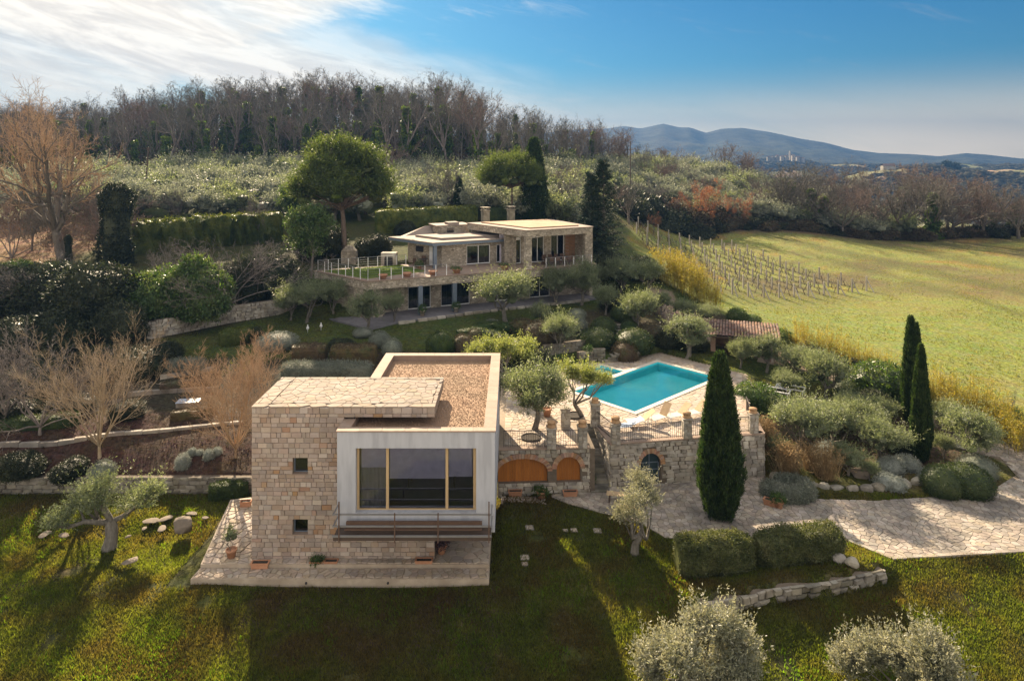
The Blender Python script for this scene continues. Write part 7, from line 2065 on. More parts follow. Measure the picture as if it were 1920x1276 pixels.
hedge('low dark clipped border in the terraced left garden, rear strip', [(300, 735), (350, 728), (395, 722)], .35, .6, 'browngreen', 15, 400, .06, .03)
hedge('low dark border along the left path above the kerb', [(0, 806), (70, 800), (150, 792)], .5, .6, 'box', 16, 400, .07, .035)
hedge('scrubby green hedge along the lane beside the bamboo', [(1505, 668), (1560, 690), (1620, 708), (1665, 722)], .7, 1.1, 'dark', 17, 260, .12, .06, slen=.25, amp=.2)
# clipped balls and mounds ---------------------------------------------
K_ball = Kind('clipped_ball', 'clipped shrub', [bk('clipped_ball', 30 + i, 'box', rx=.8, ry=.8, rz=.72, n=1500, ll=.055, lw=.028, amp=.03, slen=.07, per=4) for i in range(2)], 1.12)
K_grey = Kind('grey_cushion', 'clipped shrub', [bk('grey_cushion', 34 + i, 'lavender', rx=.8, ry=.8, rz=.7, n=1500, ll=.07, lw=.022, amp=.03, slen=.12, per=4) for i in range(2)], 1.08)
K_silv = Kind('silver_shrub', 'shrub', [bk('silver_shrub', 38 + i, 'silver', rx=.8, ry=.75, rz=.6, n=900, ll=.10, lw=.03, amp=.15, slen=.22, per=5) for i in range(2)], .95)
K_bron = Kind('bronze_ball', 'clipped shrub', [bk('bronze_ball', 42 + i, 'browngreen', rx=.8, ry=.8, rz=.72, n=1300, ll=.06, lw=.03, amp=.05, slen=.1, per=4) for i in range(2)], 1.12)
for K, px, py, hp, ws, lb in [
 (K_ball, 826, 662, 42, .95, 'dense clipped ball bush with a sunlit top on the lawn between the two houses'), (K_grey, 712, 648, 28, 1.0, 'grey clipped ball beside the bronze hedge, rear one'), (K_grey, 735, 664, 30, .85, 'grey clipped ball beside the bronze hedge, front one'),
 (K_grey, 520, 650, 27, 2.0, 'wide flat-topped grey-green cushion shrub in the upper garden'), (K_grey, 680, 630, 16, 1.6, 'small grey cushion on the shaded upper lawn'), (K_bron, 868, 658, 32, 1.0, 'dark purple-brown ball right of the sunlit ball bush'),
 (K_grey, 922, 612, 14, 1.5, 'low grey cushion under the wide round olive'), (K_grey, 1082, 596, 18, 1.3, 'blue-grey ribbed cushion above the garden steps, upper'), (K_grey, 1085, 622, 30, .8, 'blue-grey clipped ball above the garden steps, lower'),
 (K_ball, 1132, 630, 36, 1.0, 'dark clipped ball left of the garden stairs'), (K_ball, 1168, 600, 30, 1.1, 'dark clipped ball above the garden stairs, right side'), (K_ball, 1188, 654, 38, 1.4, 'wide dark clipped mound right of the garden stairs'),
 (K_bron, 1172, 684, 40, .95, 'dark bronze ball bush at the back edge of the pool'), (K_ball, 1118, 648, 34, 1.5, 'dark clipped mound on the curved garden wall'), (K_bron, 980, 628, 30, 1.3, 'dark bronze shrub behind the wavy hedge'),
 (K_bron, 1010, 645, 44, 1.1, 'dark shrub left of the silver-grey olive'), (K_ball, 1180, 622, 22, 1.1, 'small clipped ball beside the crooked olive'), (K_bron, 1225, 640, 36, 1.2, 'dark bush below the crooked olive'),
 (K_ball, 1768, 925, 52, 1.0, 'dark clipped mound by the drive bend, left one'), (K_ball, 1812, 922, 52, 1.25, 'dark clipped mound by the drive bend, right one'), (K_grey, 1832, 890, 36, 1.3, 'grey-green cushion behind the clipped mounds at the drive bend'),
 (K_silv, 1668, 912, 24, 1.4, 'low pale silver shrub on the rockery edge'), (K_silv, 1742, 900, 22, 1.1, 'small silver shrub left of the clipped mounds'), (K_silv, 1668, 884, 28, 1.0, 'grey silver shrub left of the slim cypress foot'),
 (K_silv, 1700, 878, 26, 1.1, 'tiny silver shrub at the slim cypress foot'), (K_silv, 1555, 860, 30, 1.3, 'silver shrub behind the reed tufts'), (K_silv, 342, 878, 27, .62, 'pale silver shrub on the mulched bed, largest and leftmost'),
 (K_silv, 360, 852, 13, .8, 'grey silver shrub behind the largest one on the mulched bed'), (K_silv, 374, 852, 10, .9, 'tiny silver shrub in the middle of the mulched bed group'), (K_silv, 392, 860, 18, .75, 'silver shrub right in the mulched bed group'), (K_silv, 408, 852, 14, .75, 'rightmost silver shrub of the mulched bed group'),
 (K_grey, 192, 900, 34, 1.0, 'pale tufted shrub at the foot of the tan bare tree'), (K_ball, 1540, 790, 40, 1.5, 'dark rounded bush at the stone seat'), (K_ball, 1588, 742, 30, 1.4, 'dark bush beneath the leaning olive'),
 (K_bron, 890, 640, 24, .9, 'small plum-coloured shrub in front of the wavy hedge'), (K_ball, 945, 795, 26, 1.3, 'bright green cushion at the edge of the terrace beside the box'), (K_bron, 1380, 665, 26, 1.1, 'dark shrub in front of the hut base')]:
    K.px(px, py, hp, lb, ws)
K_loose = Kind('garden_shrub', 'shrub', [bk('garden_shrub', 50 + i, 'laurel', rx=1.2, ry=1.1, rz=1.0, n=1300, ll=.13, lw=.06, amp=.2, slen=.25, per=5) for i in range(2)], 1.6)
for px, py, hp, ws, lb in [(1418, 762, 44, 1.1, 'loose green shrub behind the big cypress on its right'), (1335, 735, 30, .9, 'green shrub left behind the big cypress'), (1652, 742, 62, 1.15, 'broad glossy bush left of the rear cypress'), (1382, 600, 22, 1.2, 'dark laurel bush behind the tiled roof, left'),
                     (1405, 606, 16, 1.6, 'low laurel behind the tiled roof, right'), (1468, 650, 34, .9, 'glossy round bush right of the tiled roof'), (1700, 745, 40, 1.0, 'green shrub at the foot of the rear cypress'), (1890, 800, 40, .8, 'leafy shrub by the lane at the right edge'), (1450, 770, 30, 1.2, 'green shrub between the terrace end and the lawn')]:
    K_loose.px(px, py, hp, lb, ws)
EX = [
 (K_olb, 1120, 545, 52, 1.1, 'dusky olive between the villa end and the fir'), (K_olb, 1015, 612, 48, 1.0, 'small silvery shrub olive right of the wide round olive'), (K_ol, 1135, 590, 60, .9, 'olive tree on the slope left of the crooked olive'),
 (K_olb, 1240, 590, 46, 1.1, 'low olive bush beside the top of the lane'), (K_olb, 1475, 740, 50, 1.2, 'low olive bush on the lawn edge behind the sunbeds'), (K_olb, 1522, 700, 46, 1.2, 'grey olive bush between hut and leaning olive'),
 (K_olb, 1590, 790, 60, 1.2, 'silvery bush right behind the stone seat'), (K_olb, 1655, 800, 60, 1.1, 'olive bush under the rear cypress, left side'), (K_olb, 1460, 862, 46, 1.0, 'low grey shrub behind the left tawny grass'),
 (K_olb, 1630, 900, 40, 1.1, 'low grey-green bush above the pale boulder'), (K_olb, 1850, 850, 60, 1.0, 'olive bush right of the broad olive at the drive bend'), (K_olb, 1770, 860, 50, 1.0, 'small olive bush left of the broad olive at the drive bend'),
 (K_olb, 905, 700, 60, 1.0, 'dull olive bush at the back corner of the box roof'), (K_olb, 975, 690, 52, 1.0, 'dim olive bush behind the fresh green olives'), (K_ol, 1010, 735, 60, .9, 'small olive above the terrace, right of the bright one'),
 (K_dk, 1150, 580, 30, 1.3, 'dark shrub under the grey olive below the fir'), (K_dk, 1205, 520, 40, 1.2, 'dark shrub at the foot of the fir on the right'), (K_dk, 1140, 515, 46, 1.3, 'dark shrub wrapped round the foot of the fir'),
 (K_dk, 1075, 535, 40, 1.2, 'dark shrub under the right end of the villa terrace'), (K_dk, 1300, 655, 30, 1.3, 'dark shrub beneath the broad pool olive'), (K_dk, 1250, 650, 30, 1.2, 'dark shrub left of the broad pool olive'),
 (K_dk, 1530, 800, 44, 1.1, 'dark evergreen behind the silvery bed olives'), (K_dk, 1640, 770, 40, 1.1, 'dark evergreen left of the rear cypress foot'), (K_dk, 1700, 850, 36, 1.1, 'dark shrub between the two cypresses'),
 (K_dk, 960, 705, 34, 1.2, 'dark shrub between the fresh green olives'), (K_dk, 1010, 690, 30, 1.2, 'dark shrub left of the curved garden wall'), (K_dk, 640, 655, 22, 1.6, 'dark low mound behind the bronze hedge'),
 (K_dk, 20, 790, 40, 1.6, 'dark low shrub at the left edge above the kerb'), (K_dk, 130, 775, 34, 1.6, 'dark low shrub above the kerb left of the tan tree'), (K_dk, 240, 780, 30, 1.5, 'dark low shrub above the kerb right of the tan tree'),
 (K_dk, 290, 680, 40, 1.4, 'dark shrub in the upper left terraces'), (K_dk, 200, 700, 50, 1.4, 'dark shrub in the left terraces behind the tan tree'), (K_dk, 100, 700, 50, 1.5, 'dark shrub in the left terraces near the edge'),
 (K_dk, 230, 585, 60, 1.2, 'dark shrub at the left end of the garden wall'), (K_dk, 470, 640, 26, 1.2, 'dark shrub right of the round-topped hedge'), (K_dk, 40, 890, 40, 1.5, 'dark creeping shrub on the bed at the left edge'),
 (K_dk, 130, 895, 32, 1.5, 'dark creeping shrub on the bed left of the tan tree foot'), (K_olb, 545, 600, 60, 1.1, 'leftmost grey olive below the magnolia'), (K_dk, 600, 560, 36, 1.1, 'dark shrub by the left villa wall')]
for K, px, py, hp, ws, lb in EX: K.px(px, py, hp, lb, ws)
# ring of blue-grey shrub in the yard corner
b = MB(); rs = np.random.RandomState(3); cx0, cy0 = W(1475, 925, .0); P = [(cx0 + 1.05 * math.cos(a), cy0 + .8 * math.sin(a)) for a in np.linspace(-3.6, 1.9, 14)]
mb = hedge_mesh(44, P, .42, .6, 900, .10, .03, zf=.0, slen=.2, per=5); setp(top('rosemary_ring', mb.mesh('rosemary_ring', M['lavender']), 'ring-shaped blue-grey trailing shrub in the yard corner by the terrace wall', 'shrub'))
# reeds and dry grasses
def reed(seed, n=260, h=1.6, m='reed'):
    rs = np.random.RandomState(seed); b = MB(); O = rs.normal(size=(n, 3)) * [.22, .22, 0]; D = unit(np.stack([O[:, 0] * .5, O[:, 1] * .5, np.ones(n)], 1) + rs.normal(size=(n, 3)) * .1); P = polylines(O, D, h * (.6 + .5 * rs.rand(n)), 5, .05, -.05, rs)
    b.tubes(P, .008 * np.linspace(1, .5, 5)[None].repeat(n, 0), 3); e = P[:, -1]; E = np.repeat(e, 6, 0) + rs.normal(size=(n * 6, 3)) * .05; leaf_quads(b, E, unit(rs.normal(size=E.shape) + [0, 0, -.2]), .11, .03, rs)
    L_ = P[rs.randint(0, n, 700), rs.randint(0, 3, 700)]; leaf_quads(b, L_, unit(rs.normal(size=L_.shape) * .6 + [0, 0, 1.]), .4, .02, rs); return b.mesh('reed', M[m])
K_reed = Kind('ornamental_grass', 'ornamental grass', [reed(1), reed(2)], 1.7)
K_reed.px(1478, 888, 62, 'tawny feather-headed grass clump beside the terrace end, left one', 1.0); K_reed.px(1548, 895, 66, 'tawny grass clump with pinkish heads, right one', 1.0); K_reed.px(1436, 838, 56, 'dry brown grass clump behind the terrace end pillar', .9); K_reed.px(1520, 880, 44, 'smaller pale grass clump between the two tawny ones', .9)
# bamboo along the field
def bamboo(seed, n=46, h=2.6):
    rs = np.random.RandomState(seed); b = MB(); O = rs.normal(size=(n, 3)) * [.55, .35, 0]; D = unit(np.stack([O[:, 0] * .15, O[:, 1] * .15, np.ones(n)], 1) + rs.normal(size=(n, 3)) * .07); LL = h * (.55 + .5 * rs.rand(n)); P = polylines(O, D, LL, 5, .04, 0, rs); b.tubes(P, .012 * np.linspace(1, .5, 5)[None].repeat(n, 0), 3)
    m_ = 42; t = .2 + .8 * rs.rand(n, m_); f = t * 4; i = np.minimum(f.astype(int), 3); ar = np.arange(n)[:, None]; Q = P[ar, i] * (1 - (f - i)[..., None]) + P[ar, i + 1] * (f - i)[..., None]; Q = Q.reshape(-1, 3) + rs.normal(size=(n * m_, 3)) * .06
    leaf_quads(b, Q, unit(rs.normal(size=Q.shape) + [0, 0, .3]), .16, .03, rs); return b.mesh('bamboo', M['bamboo'])
K_bam = Kind('bamboo_clump', 'bamboo', [bamboo(i) for i in (1, 2, 3)], 2.7)
edge = [(1232, 520, 46), (1250, 530, 56), (1268, 540, 62), (1286, 550, 64), (1304, 560, 60), (1322, 570, 54), (1338, 580, 44), (1262, 512, 40), (1285, 525, 42), (1310, 540, 40), (1500, 662, 56), (1518, 668, 46), (1545, 676, 58), (1562, 684, 50), (1585, 690, 44), (1608, 700, 58), (1630, 708, 46),
        (1655, 716, 50), (1678, 722, 44), (1752, 764, 54), (1775, 772, 70), (1798, 782, 62), (1815, 792, 74), (1838, 800, 66), (1858, 812, 60), (1875, 822, 72), (1893, 834, 58), (1912, 846, 66), (1735, 752, 44), (1700, 738, 40), (1480, 655, 30), (1455, 645, 26)]
edge.sort()
ORD = ['first', 'second', 'third', 'fourth', 'fifth', 'sixth', 'seventh', 'eighth', 'ninth', 'tenth', 'eleventh', 'twelfth', 'thirteenth', 'fourteenth', 'fifteenth', 'sixteenth', 'seventeenth', 'eighteenth', 'nineteenth', 'twentieth']
TENS = ['', '', 'twenty', 'thirty', 'forty', 'fifty']
def nth(i): return ORD[i] if i < 20 else TENS[(i + 1) // 10] + '-' + ORD[(i + 1) % 10 - 1] if (i + 1) % 10 else {29: 'thirtieth', 39: 'fortieth', 49: 'fiftieth'}[i]
for ei, (px, py, hp) in enumerate(edge): K_bam.px(px, py, hp * 1.2, 'yellow-leaved bamboo clump, ' + nth(ei) + ' from the left along the edge of the field', .95, 'bamboo clumps along the field edge')
K_b3.px(1895, 800, 72, 'thin bare sapling at the right edge before the field', .5, v=1)
K_b3.px(1772, 742, 40, 'thin bare sapling between the rear cypress and the bamboo', .6, v=1)

# vineyard
VH = 1.9
post = MB(); post.box(-.05, .05, -.05, .05, -.3, VH)
K_post = Kind('vineyard_post', 'vineyard post', [post.mesh('vineyard_post', M['concpost'])], 1)
b = MB(); b.box(-.05, .05, -.05, .05, -.3, VH); b.bar((0, -.02, VH * .8), (.05, -.85, -.2), .045); endm = b.mesh('end_post', M['concpost'])
K_end = Kind('vineyard_post', 'vineyard post', [endm], 1)
def vine(seed):
    rs = np.random.RandomState(seed); b = MB(); T = polylines(np.array([[0., 0, -.1]]), np.array([[rs.normal() * .15, 0, 1.]]), np.array([.9]), 6, .16, 0, rs); b.tubes(T, np.array([[.06, .05, .045, .045, .05, .055]]), 6); e = T[0, -1]
    for s_ in (-1, 1):
        P = polylines(e[None], np.array([[rs.normal() * .1, s_, .15]]), np.array([.62]), 5, .12, 0, rs); b.tubes(P, np.array([[.04, .035, .03, .028, .02]]), 5)
        for j in range(3):
            Q = polylines(P[0, 1 + j][None], np.array([[rs.normal() * .3, s_ * .2, 1.]]), np.array([.35 + .3 * rs.rand()]), 4, .12, 0, rs); b.tubes(Q, np.array([[.018, .014, .012, .008]]), 4)
    return b.mesh('grapevine', M['wood_dark'])
K_vine = Kind('grapevine', 'grapevine', [vine(i) for i in range(4)], 1)
wires = MB(); nv = 0
for r_ in range(11):
    t = r_ / 10; x0, y0 = 25.8 + 22 * t, 86.0 + 6.2 * t; x1, y1 = 21.5 + 18.5 * t, 127.0 - 3 * t
    L_ = math.hypot(x1 - x0, y1 - y0); an_ = math.atan2(y1 - y0, x1 - x0); npst = 8
    for k in range(npst):
        q = k / (npst - 1); x, y = x0 + (x1 - x0) * q + rgp.uniform(-.08, .08), y0 + (y1 - y0) * q; z = float(H(x, y))
        (K_end if k == 0 else K_post).put((x, y, z), (1.7, 1.7, rgp.uniform(.92, 1.08)), 'braced concrete end post of the ' + nth(r_) + ' vine row from the left' if k == 0 else 'concrete post, ' + nth(k) + ' from the near end of the ' + nth(r_) + ' vine row from the left', 'braced end posts of the vineyard' if k == 0 else 'posts of the vineyard rows', rot=an_ - math.pi / 2)
    nn = int(L_ / 1.55)
    for k in range(nn):
        if rgp.random() < .06 or nv >= 290: continue
        q = (k + .5) / nn; x, y = x0 + (x1 - x0) * q, y0 + (y1 - y0) * q
        K_vine.put((x, y, float(H(x, y))), (1.0, .9, 1.0), 'leafless grapevine, ' + nth(k) + ' from the near end of the ' + nth(r_) + ' row from the left', 'grapevines of the vineyard', rot=an_ - math.pi / 2 + rgp.choice((0, math.pi))); nv += 1
    for hh in (.85, 1.3, 1.6):
        S = np.linspace(0, 1, 16); P = np.stack([x0 + (x1 - x0) * S, y0 + (y1 - y0) * S, H(x0 + (x1 - x0) * S, y0 + (y1 - y0) * S) + hh], 1); wires.tubes(P, np.full(16, .012), 3)
setp(top('trellis_wires', wires.mesh('wires', M['steel']), 'fine wires strung between the vineyard posts', 'wires', ), kind='stuff')

# olive groves on the slopes
def ol_low(seed, m):
    tk, cr_ = olive(seed, h=4, w=2.6, blobs=16, nsh=34, per=9, ll=.26, lw=.12, trunk=.2, up=.3, core=.7)
    b = MB(); b.V = tk.V + cr_.V; b.B = list(tk.B) + [(f + tk.n, 1) for f, _ in cr_.B]; b.n = tk.n + cr_.n
    return b.mesh('grove_olive', [M['bark_olive'], M[m]])
K_gr = Kind('grove_olive_tree', 'olive tree', [ol_low(60, 'grove'), ol_low(61, 'grove'), ol_low(62, 'olive'), ol_low(63, 'grove')], 4)
cnt = 0; pts = []
rg = random.Random(5)
for ry, y in enumerate(np.arange(99, 142, 5.3)):
    for x in np.arange(-100, 14, 5.6):
        xx, yy = x + rg.uniform(-1.3, 1.3), y + rg.uniform(-1.2, 1.2)
        if xx < -78 + (yy - 99) * .2 and rg.random() < .5: continue
        pts.append((xx, yy, 'left', ry))
for ry, y in enumerate(np.arange(150, 214, 5.6)):
    for x in np.arange(8, 92, 5.6):
        xx, yy = x + rg.uniform(-1.4, 1.4), y + rg.uniform(-1.2, 1.2)
        if xx < (yy - 140) * .6 - 8: continue
        if xx > 88 - (yy - 150) * .15: continue
        pts.append((xx, yy, 'right', ry))
for ry, y in enumerate((176, 182, 188, 194)):
    for x in np.arange(96, 150, 6.5): pts.append((x + rg.uniform(-1, 1), y, 'field', ry))
col_ = {}
for xx, yy, w_, ry in pts[:300]:
    ci = col_[(w_, ry)] = col_.get((w_, ry), -1) + 1; rc = nth(ci) + ' from the left in the ' + nth(ry) + ' row'
    z = float(H(xx, yy)); sc = rg.uniform(1.0, 1.35)
    lb, gr = {'left': ('olive ' + rc + ' of the grove behind the villa', 'olive trees of the grove behind the villa'), 'right': ('olive ' + rc + ' of the grove above the vineyard', 'olive trees of the right hillside grove'), 'field': ('small olive ' + rc + ' beyond the far lane', 'olive trees beyond the far lane')}[w_]
    K_gr.put((xx, yy, z - .1), (sc * 1.05, sc * 1.05, sc * (.95 if w_ != 'field' else .7)), lb, gr)
print('grove', len(pts))

# the wood on the hill
FT = []
for i in range(8):
    mb = forest_tree(100 + i, 15 + (i % 3), ivy=(1.0, .25, .8, .5, 1.1, .1, .7, .9)[i], nk=(6, 6, 5))
    FT.append(mb.mesh('forest_tree', [M['twig_grey'], M['twig_red'] if i == 5 else M['twig_forest'], M['ivy']]))
K_ft = Kind('forest_tree', 'woodland tree', FT, 15)
rg = random.Random(8); k = 0; spots = []
for y in np.arange(147, 206, 6.4):
    for x in np.arange(-165, 36, 6.0):
        xx, yy = x + rg.uniform(-2.4, 2.4), y + rg.uniform(-2.4, 2.4); px = HX + xx / yy * F
        if px < -60 or px > 1120: continue
        if xx > (yy - 147) * .55 + 3: continue
        spots.append((xx, yy, px))
rg.shuffle(spots)
ZN = ['at the left picture edge', 'above the huge bare tree', 'above the ivy column', 'above the utility pole', 'above the left hedge', 'left of the umbrella pine', 'above the umbrella pine', 'above the pinkish bare tree', 'above the small cypress', 'above the flat pine', 'above the tall cypress', 'right end']
for xx, yy, px in spots[:290]:
    z = float(H(xx, yy)); sc = rg.uniform(.7, 1.18) * (1.0 if px < 900 else .8)
    if px < 230: sc *= .8
    v = rg.choice(range(8)); iv = v not in (1, 5)
    K_ft.put((xx, yy, z - .3), (sc, sc, sc), ('tall ivy-clad tree' if iv else 'tall bare tree without ivy') + ' in the hill wood, ' + ('front' if yy < 160 else 'middle' if yy < 180 else 'ridge-top') + ' rank ' + ZN[min(len(ZN) - 1, int((px + 60) / 1180 * len(ZN)))], 'ivy-clad trees of the hill wood' if iv else 'bare trees of the hill wood', v=v)
print('forest', len(spots))
# rest of the wood as one mass: thin trees and undergrowth
rs = np.random.RandomState(11); b = MB(); n = 620
yy = rs.uniform(145, 210, n); xx = rs.uniform(-170, 30, n); ok = xx < (yy - 147) * .55 + 2; xx, yy = xx[ok], yy[ok]; n = len(xx); zz = H(xx, yy)
O = np.stack([xx, yy, zz - .2], 1); hh = rs.uniform(6, 13, n); P = polylines(O, unit(rs.normal(size=(n, 3)) * .08 + [0, 0, 1]), hh, 5, .05, .02, rs); RRt = .11 * np.linspace(1, .3, 5)[None].repeat(n, 0); b.tubes(P, RRt, 4, 1)
lv = branch((P, RRt, hh), 9, .3, 1, 38, .32, 4, .14, .08, rs, minr=.03); b.tubes(lv[0], lv[1], 3, 1)
lv2 = branch(lv, 6, .15, 1, 42, .5, 3, .14, .08, rs, minr=.022); b.tubes(lv2[0], lv2[1], 3, 1)
n = 26000; yy = rs.uniform(144, 190, n); xx = rs.uniform(-170, 26, n); ok = xx < (yy - 147) * .55 + 4; xx, yy = xx[ok], yy[ok]; zz = H(xx, yy); n = len(xx)
leaf_quads(b, np.stack([xx, yy, zz + rs.rand(n) ** 1.5 * 4.0], 1), unit(rs.normal(size=(n, 3))), .6, .4, rs, 0)
wd = top('woodland', b.mesh('woodland', [M['browngreen'], M['twig_forest']]), 'dense thin trunks, twigs and undergrowth filling the hill wood', 'woodland'); wd['kind'] = 'stuff'
# skyline and far boundary trees on the right
K_sk = Kind('bare_oak', 'bare tree', [forest_tree(200 + i, 12, ivy=(0, 0, .8, 0)[i], nk=(8, 6, 5), wide=True).mesh('bare_oak', [M['bark'], M['twig_red'] if i in (0, 3) else M['twig_forest'], M['ivy']]) for i in range(4)], 12)
rg = random.Random(17)
def atd(px, d): x = (px - HX) * d / F; return x, d, float(H(x, d))
for ski, (px, d, h, v) in enumerate(sorted([(1085, 188, 10, 0), (1105, 190, 9, 1), (1125, 192, 11, 0), (1150, 195, 10, 0), (1172, 198, 11, 3), (1195, 200, 8, 2), (1225, 202, 7, 1), (1255, 205, 7, 0), (1292, 206, 6, 1), (1302, 207, 7, 2), (1362, 208, 10, 0), (1392, 208, 9, 3), (1410, 206, 9, 3), (1330, 205, 5, 1)])):
    K_sk.put(atd(px, d), (h / 12 * 1.1, h / 12 * 1.1, h / 12), 'bare tree on the skyline above the right grove, ' + nth(ski) + ' from the left', 'bare trees on the right skyline', v=v)
for px, d, h, ws, v, lb in [(1484, 158, 13.5, .8, 2, 'ivy-trunked bare oak at the left end of the far lane row'), (1468, 156, 8, .6, 2, 'slanting small ivy-clad tree left of the ivy-trunked oak'), (1522, 170, 13.5, 1.0, 1, 'round-crowned bare tree standing higher in the far lane row'), (1545, 150, 10.5, 1.1, 2, 'leaning tree thick with bright green ivy in the far lane row'),
        (1580, 165, 12, 1.0, 0, 'bare tree right of the leaning ivy tree'), (1615, 168, 11.5, 1.1, 1, 'wide bare oak in the middle of the far lane row'), (1655, 170, 13, 1.2, 3, 'large bare oak with a broad crown in the far lane row'), (1690, 165, 13.5, 1.0, 2, 'oak with dark ivy up its trunk in the far lane row'), (1715, 168, 14, 1.1, 3, 'tallest bare oak of the far lane row'),
        (1745, 160, 12.5, 1.2, 2, 'ivy-hung oak with leaning limbs in the far lane row'), (1775, 165, 12.5, 1.2, 0, 'broad bare oak near the right end of the row'), (1805, 168, 10.5, 1.1, 1, 'bare oak at the right end of the tall row'), (1835, 165, 7.5, 1.2, 0, 'lower bare tree after the tall row'), (1862, 160, 7, 1.2, 2, 'dark ivy bush tree near the right edge'),
        (1900, 162, 8.5, 1.3, 2, 'ivy-dark tree at the right edge behind the field'), (1925, 160, 8, 1.2, 1, 'bare tree cut by the right edge behind the field'), (1440, 165, 8, 1.1, 0, 'low bare tree left of the far lane row'), (1505, 178, 8, 1.1, 0, 'low brown bare tree behind the ivy-trunked oak'), (1560, 185, 9, 1.3, 1, 'bare brown tree behind the leaning ivy tree')]:
    K_sk.put(atd(px, d), (h / 12 * ws, h / 12 * ws, h / 12), lb, v=v)
for i in range(9):
    px = 1470 + i * 54 + rg.uniform(-9, 9); d = rg.uniform(146, 154); h = rg.uniform(9, 13.5)
    K_sk.put(atd(px, d), (h / 12 * 1.15, h / 12 * 1.15, h / 12), 'bare oak close to the field, ' + nth(i) + ' from the left of the front rank', 'bare oaks in the front rank of the lane row')
K_far = Kind('bramble_bush', 'bush', [bush(80 + i, 2.2, 1.6, 1.1, n=700, ll=.3, lw=.13, amp=.25, slen=.5, per=5, core=.8).mesh('bramble', M['browngreen' if i else 'dark']) for i in range(3)], 1.7)
for i in range(58):
    t = i / 57; px = 1335 + 620 * t; d = 143 + 13 * t + rg.uniform(-2, 3); x = (px - HX) * d / F; s_ = rg.uniform(.6, 1.5)
    K_far.put((x, d, float(H(x, d)) - .2), (s_ * 1.5, s_, s_ * .85), 'bramble bush, ' + nth(i) + ' from the left along the far side of the field', 'bramble bushes along the far field edge')
for i, px in enumerate(sorted(rg.uniform(1165, 1345) for _ in range(34))):
    d = 128 + (px - 1165) / 180 * 8 + rg.uniform(3, 22); x = (px - HX) * d / F; s_ = rg.uniform(1.0, 2.2)
    K_far.put((x, d, float(H(x, d)) - .2), (s_ * 1.1, s_, s_), 'dark evergreen bush, ' + nth(i) + ' from the left in the scrub above the vineyard', 'dark bushes above the vineyard', v=rg.choice((0, 0, 1)))
K_sc = Kind('scrub_tree', 'bare tree', [bare_tree(300 + i, 6, .09, .15, 6, 40, (6, 6, 5), (.5, .45, .45), up=.08, minr=.022)[1].mesh('scrub_tree', M['twig_red' if i else 'twig_forest']) for i in range(2)], 6)
for i, px in enumerate(sorted(rg.uniform(1480, 1930) for _ in range(30))):
    d = rg.uniform(150, 176); x = (px - HX) * d / F; s_ = rg.uniform(.7, 1.2)
    K_sc.put((x, d, float(H(x, d)) - .1), s_, 'small thin bare tree, ' + nth(i) + ' from the left filling the far lane row', 'small bare trees of the far lane row')
for i, px in enumerate(sorted(rg.uniform(1010, 1440) for _ in range(22))):
    d = rg.uniform(140, 190) if px > 1150 else rg.uniform(110, 140); x = (px - HX) * d / F; s_ = rg.uniform(.7, 1.1)
    K_sc.put((x, d, float(H(x, d)) - .1), s_, 'small brown bare tree, ' + nth(i) + ' from the left among the right hillside olives', 'small bare trees in the right grove')
# scrub at the far left
for i, px in enumerate(sorted(rg.uniform(-20, 240) for _ in range(26))):
    d = rg.uniform(72, 105); x = (px - HX) * d / F; s_ = rg.uniform(.5, .9)
    K_sc.put((x, d, float(H(x, d)) - .1), s_, 'tawny bare sapling, ' + nth(i) + ' from the left in the scrub behind the huge bare tree', 'saplings in the left scrub')

# distant woods, village and farm
M['farwood'] = mat('distant_foliage', [(.05, .05, .03), (.075, .07, .045)], scale=.01, rough=1, spec=0)
rs = np.random.RandomState(21); n = 34000; d = rs.uniform(560, 1950, n); px = rs.uniform(1000, 2100, n); x = (px - HX) * d / F; dens = vnoise(x, d, 90, 3) + .25 * vnoise(x, d, 30, 2)
ok = (dens < .13) ; x, d, px = x[ok], d[ok], px[ok]; n = len(x); V0, F0 = ico(1)
def far_surface(x, y):
    px_ = HX + x / y * F; return farz(px_, y) + vnoise(x, y, 120, 4) * 22 * sstep(300, 800, y) + vnoise(x, y, 30, 2) * 7 * sstep(500, 1000, y)
z = far_surface(x, d); s_ = rs.uniform(2.0, 4.6, n) * (d / 1100) ** .3
V = V0[None] * (1 + .25 * rs.normal(size=(n, len(V0), 1))) * s_[:, None, None] * [1.5, 1.5, .75] + np.stack([x, d, z], 1)[:, None]
b = MB(); b.add(V.reshape(-1, 3), (F0[None] + len(V0) * np.arange(n)[:, None, None]).reshape(-1, 3)); fw = top('distant_woods', b.mesh('distant_woods', M['farwood'], True), 'bluish woods covering the valley and far ridges', 'woods'); fw['kind'] = 'stuff'
for i, (px, hp, ww) in enumerate([(1441, 5, 9), (1449, 6, 7), (1457, 8, 8), (1466, 5, 9), (1474, 6, 8), (1487, 7, 9), (1496, 5, 10), (1505, 5, 8)]):
    d = R_TOWN - 30 - 6 * (i % 3); x = (px - HX) * d / F; z = float(farz(px, d)) + 4; b = MB(); w_ = ww * .8; h_ = hp * 1.0; b.box(-w_ / 2, w_ / 2, -4, 4, -8, h_); b.add([(-w_ / 2 - .5, -4.6, h_), (w_ / 2 + .5, -4.6, h_), (w_ / 2 + .5, 4.6, h_), (-w_ / 2 - .5, 4.6, h_), (-w_ / 2, 0, h_ + 2.2), (w_ / 2, 0, h_ + 2.2)], [(0, 1, 5, 4), (2, 3, 4, 5)], 1)
    setp(top('village_house', b.mesh('village_house', [M['rubble'], M['tile']]), 'tiny pale house of the hazy hill village', 'house', (x, d, z), group='houses of the distant village'))
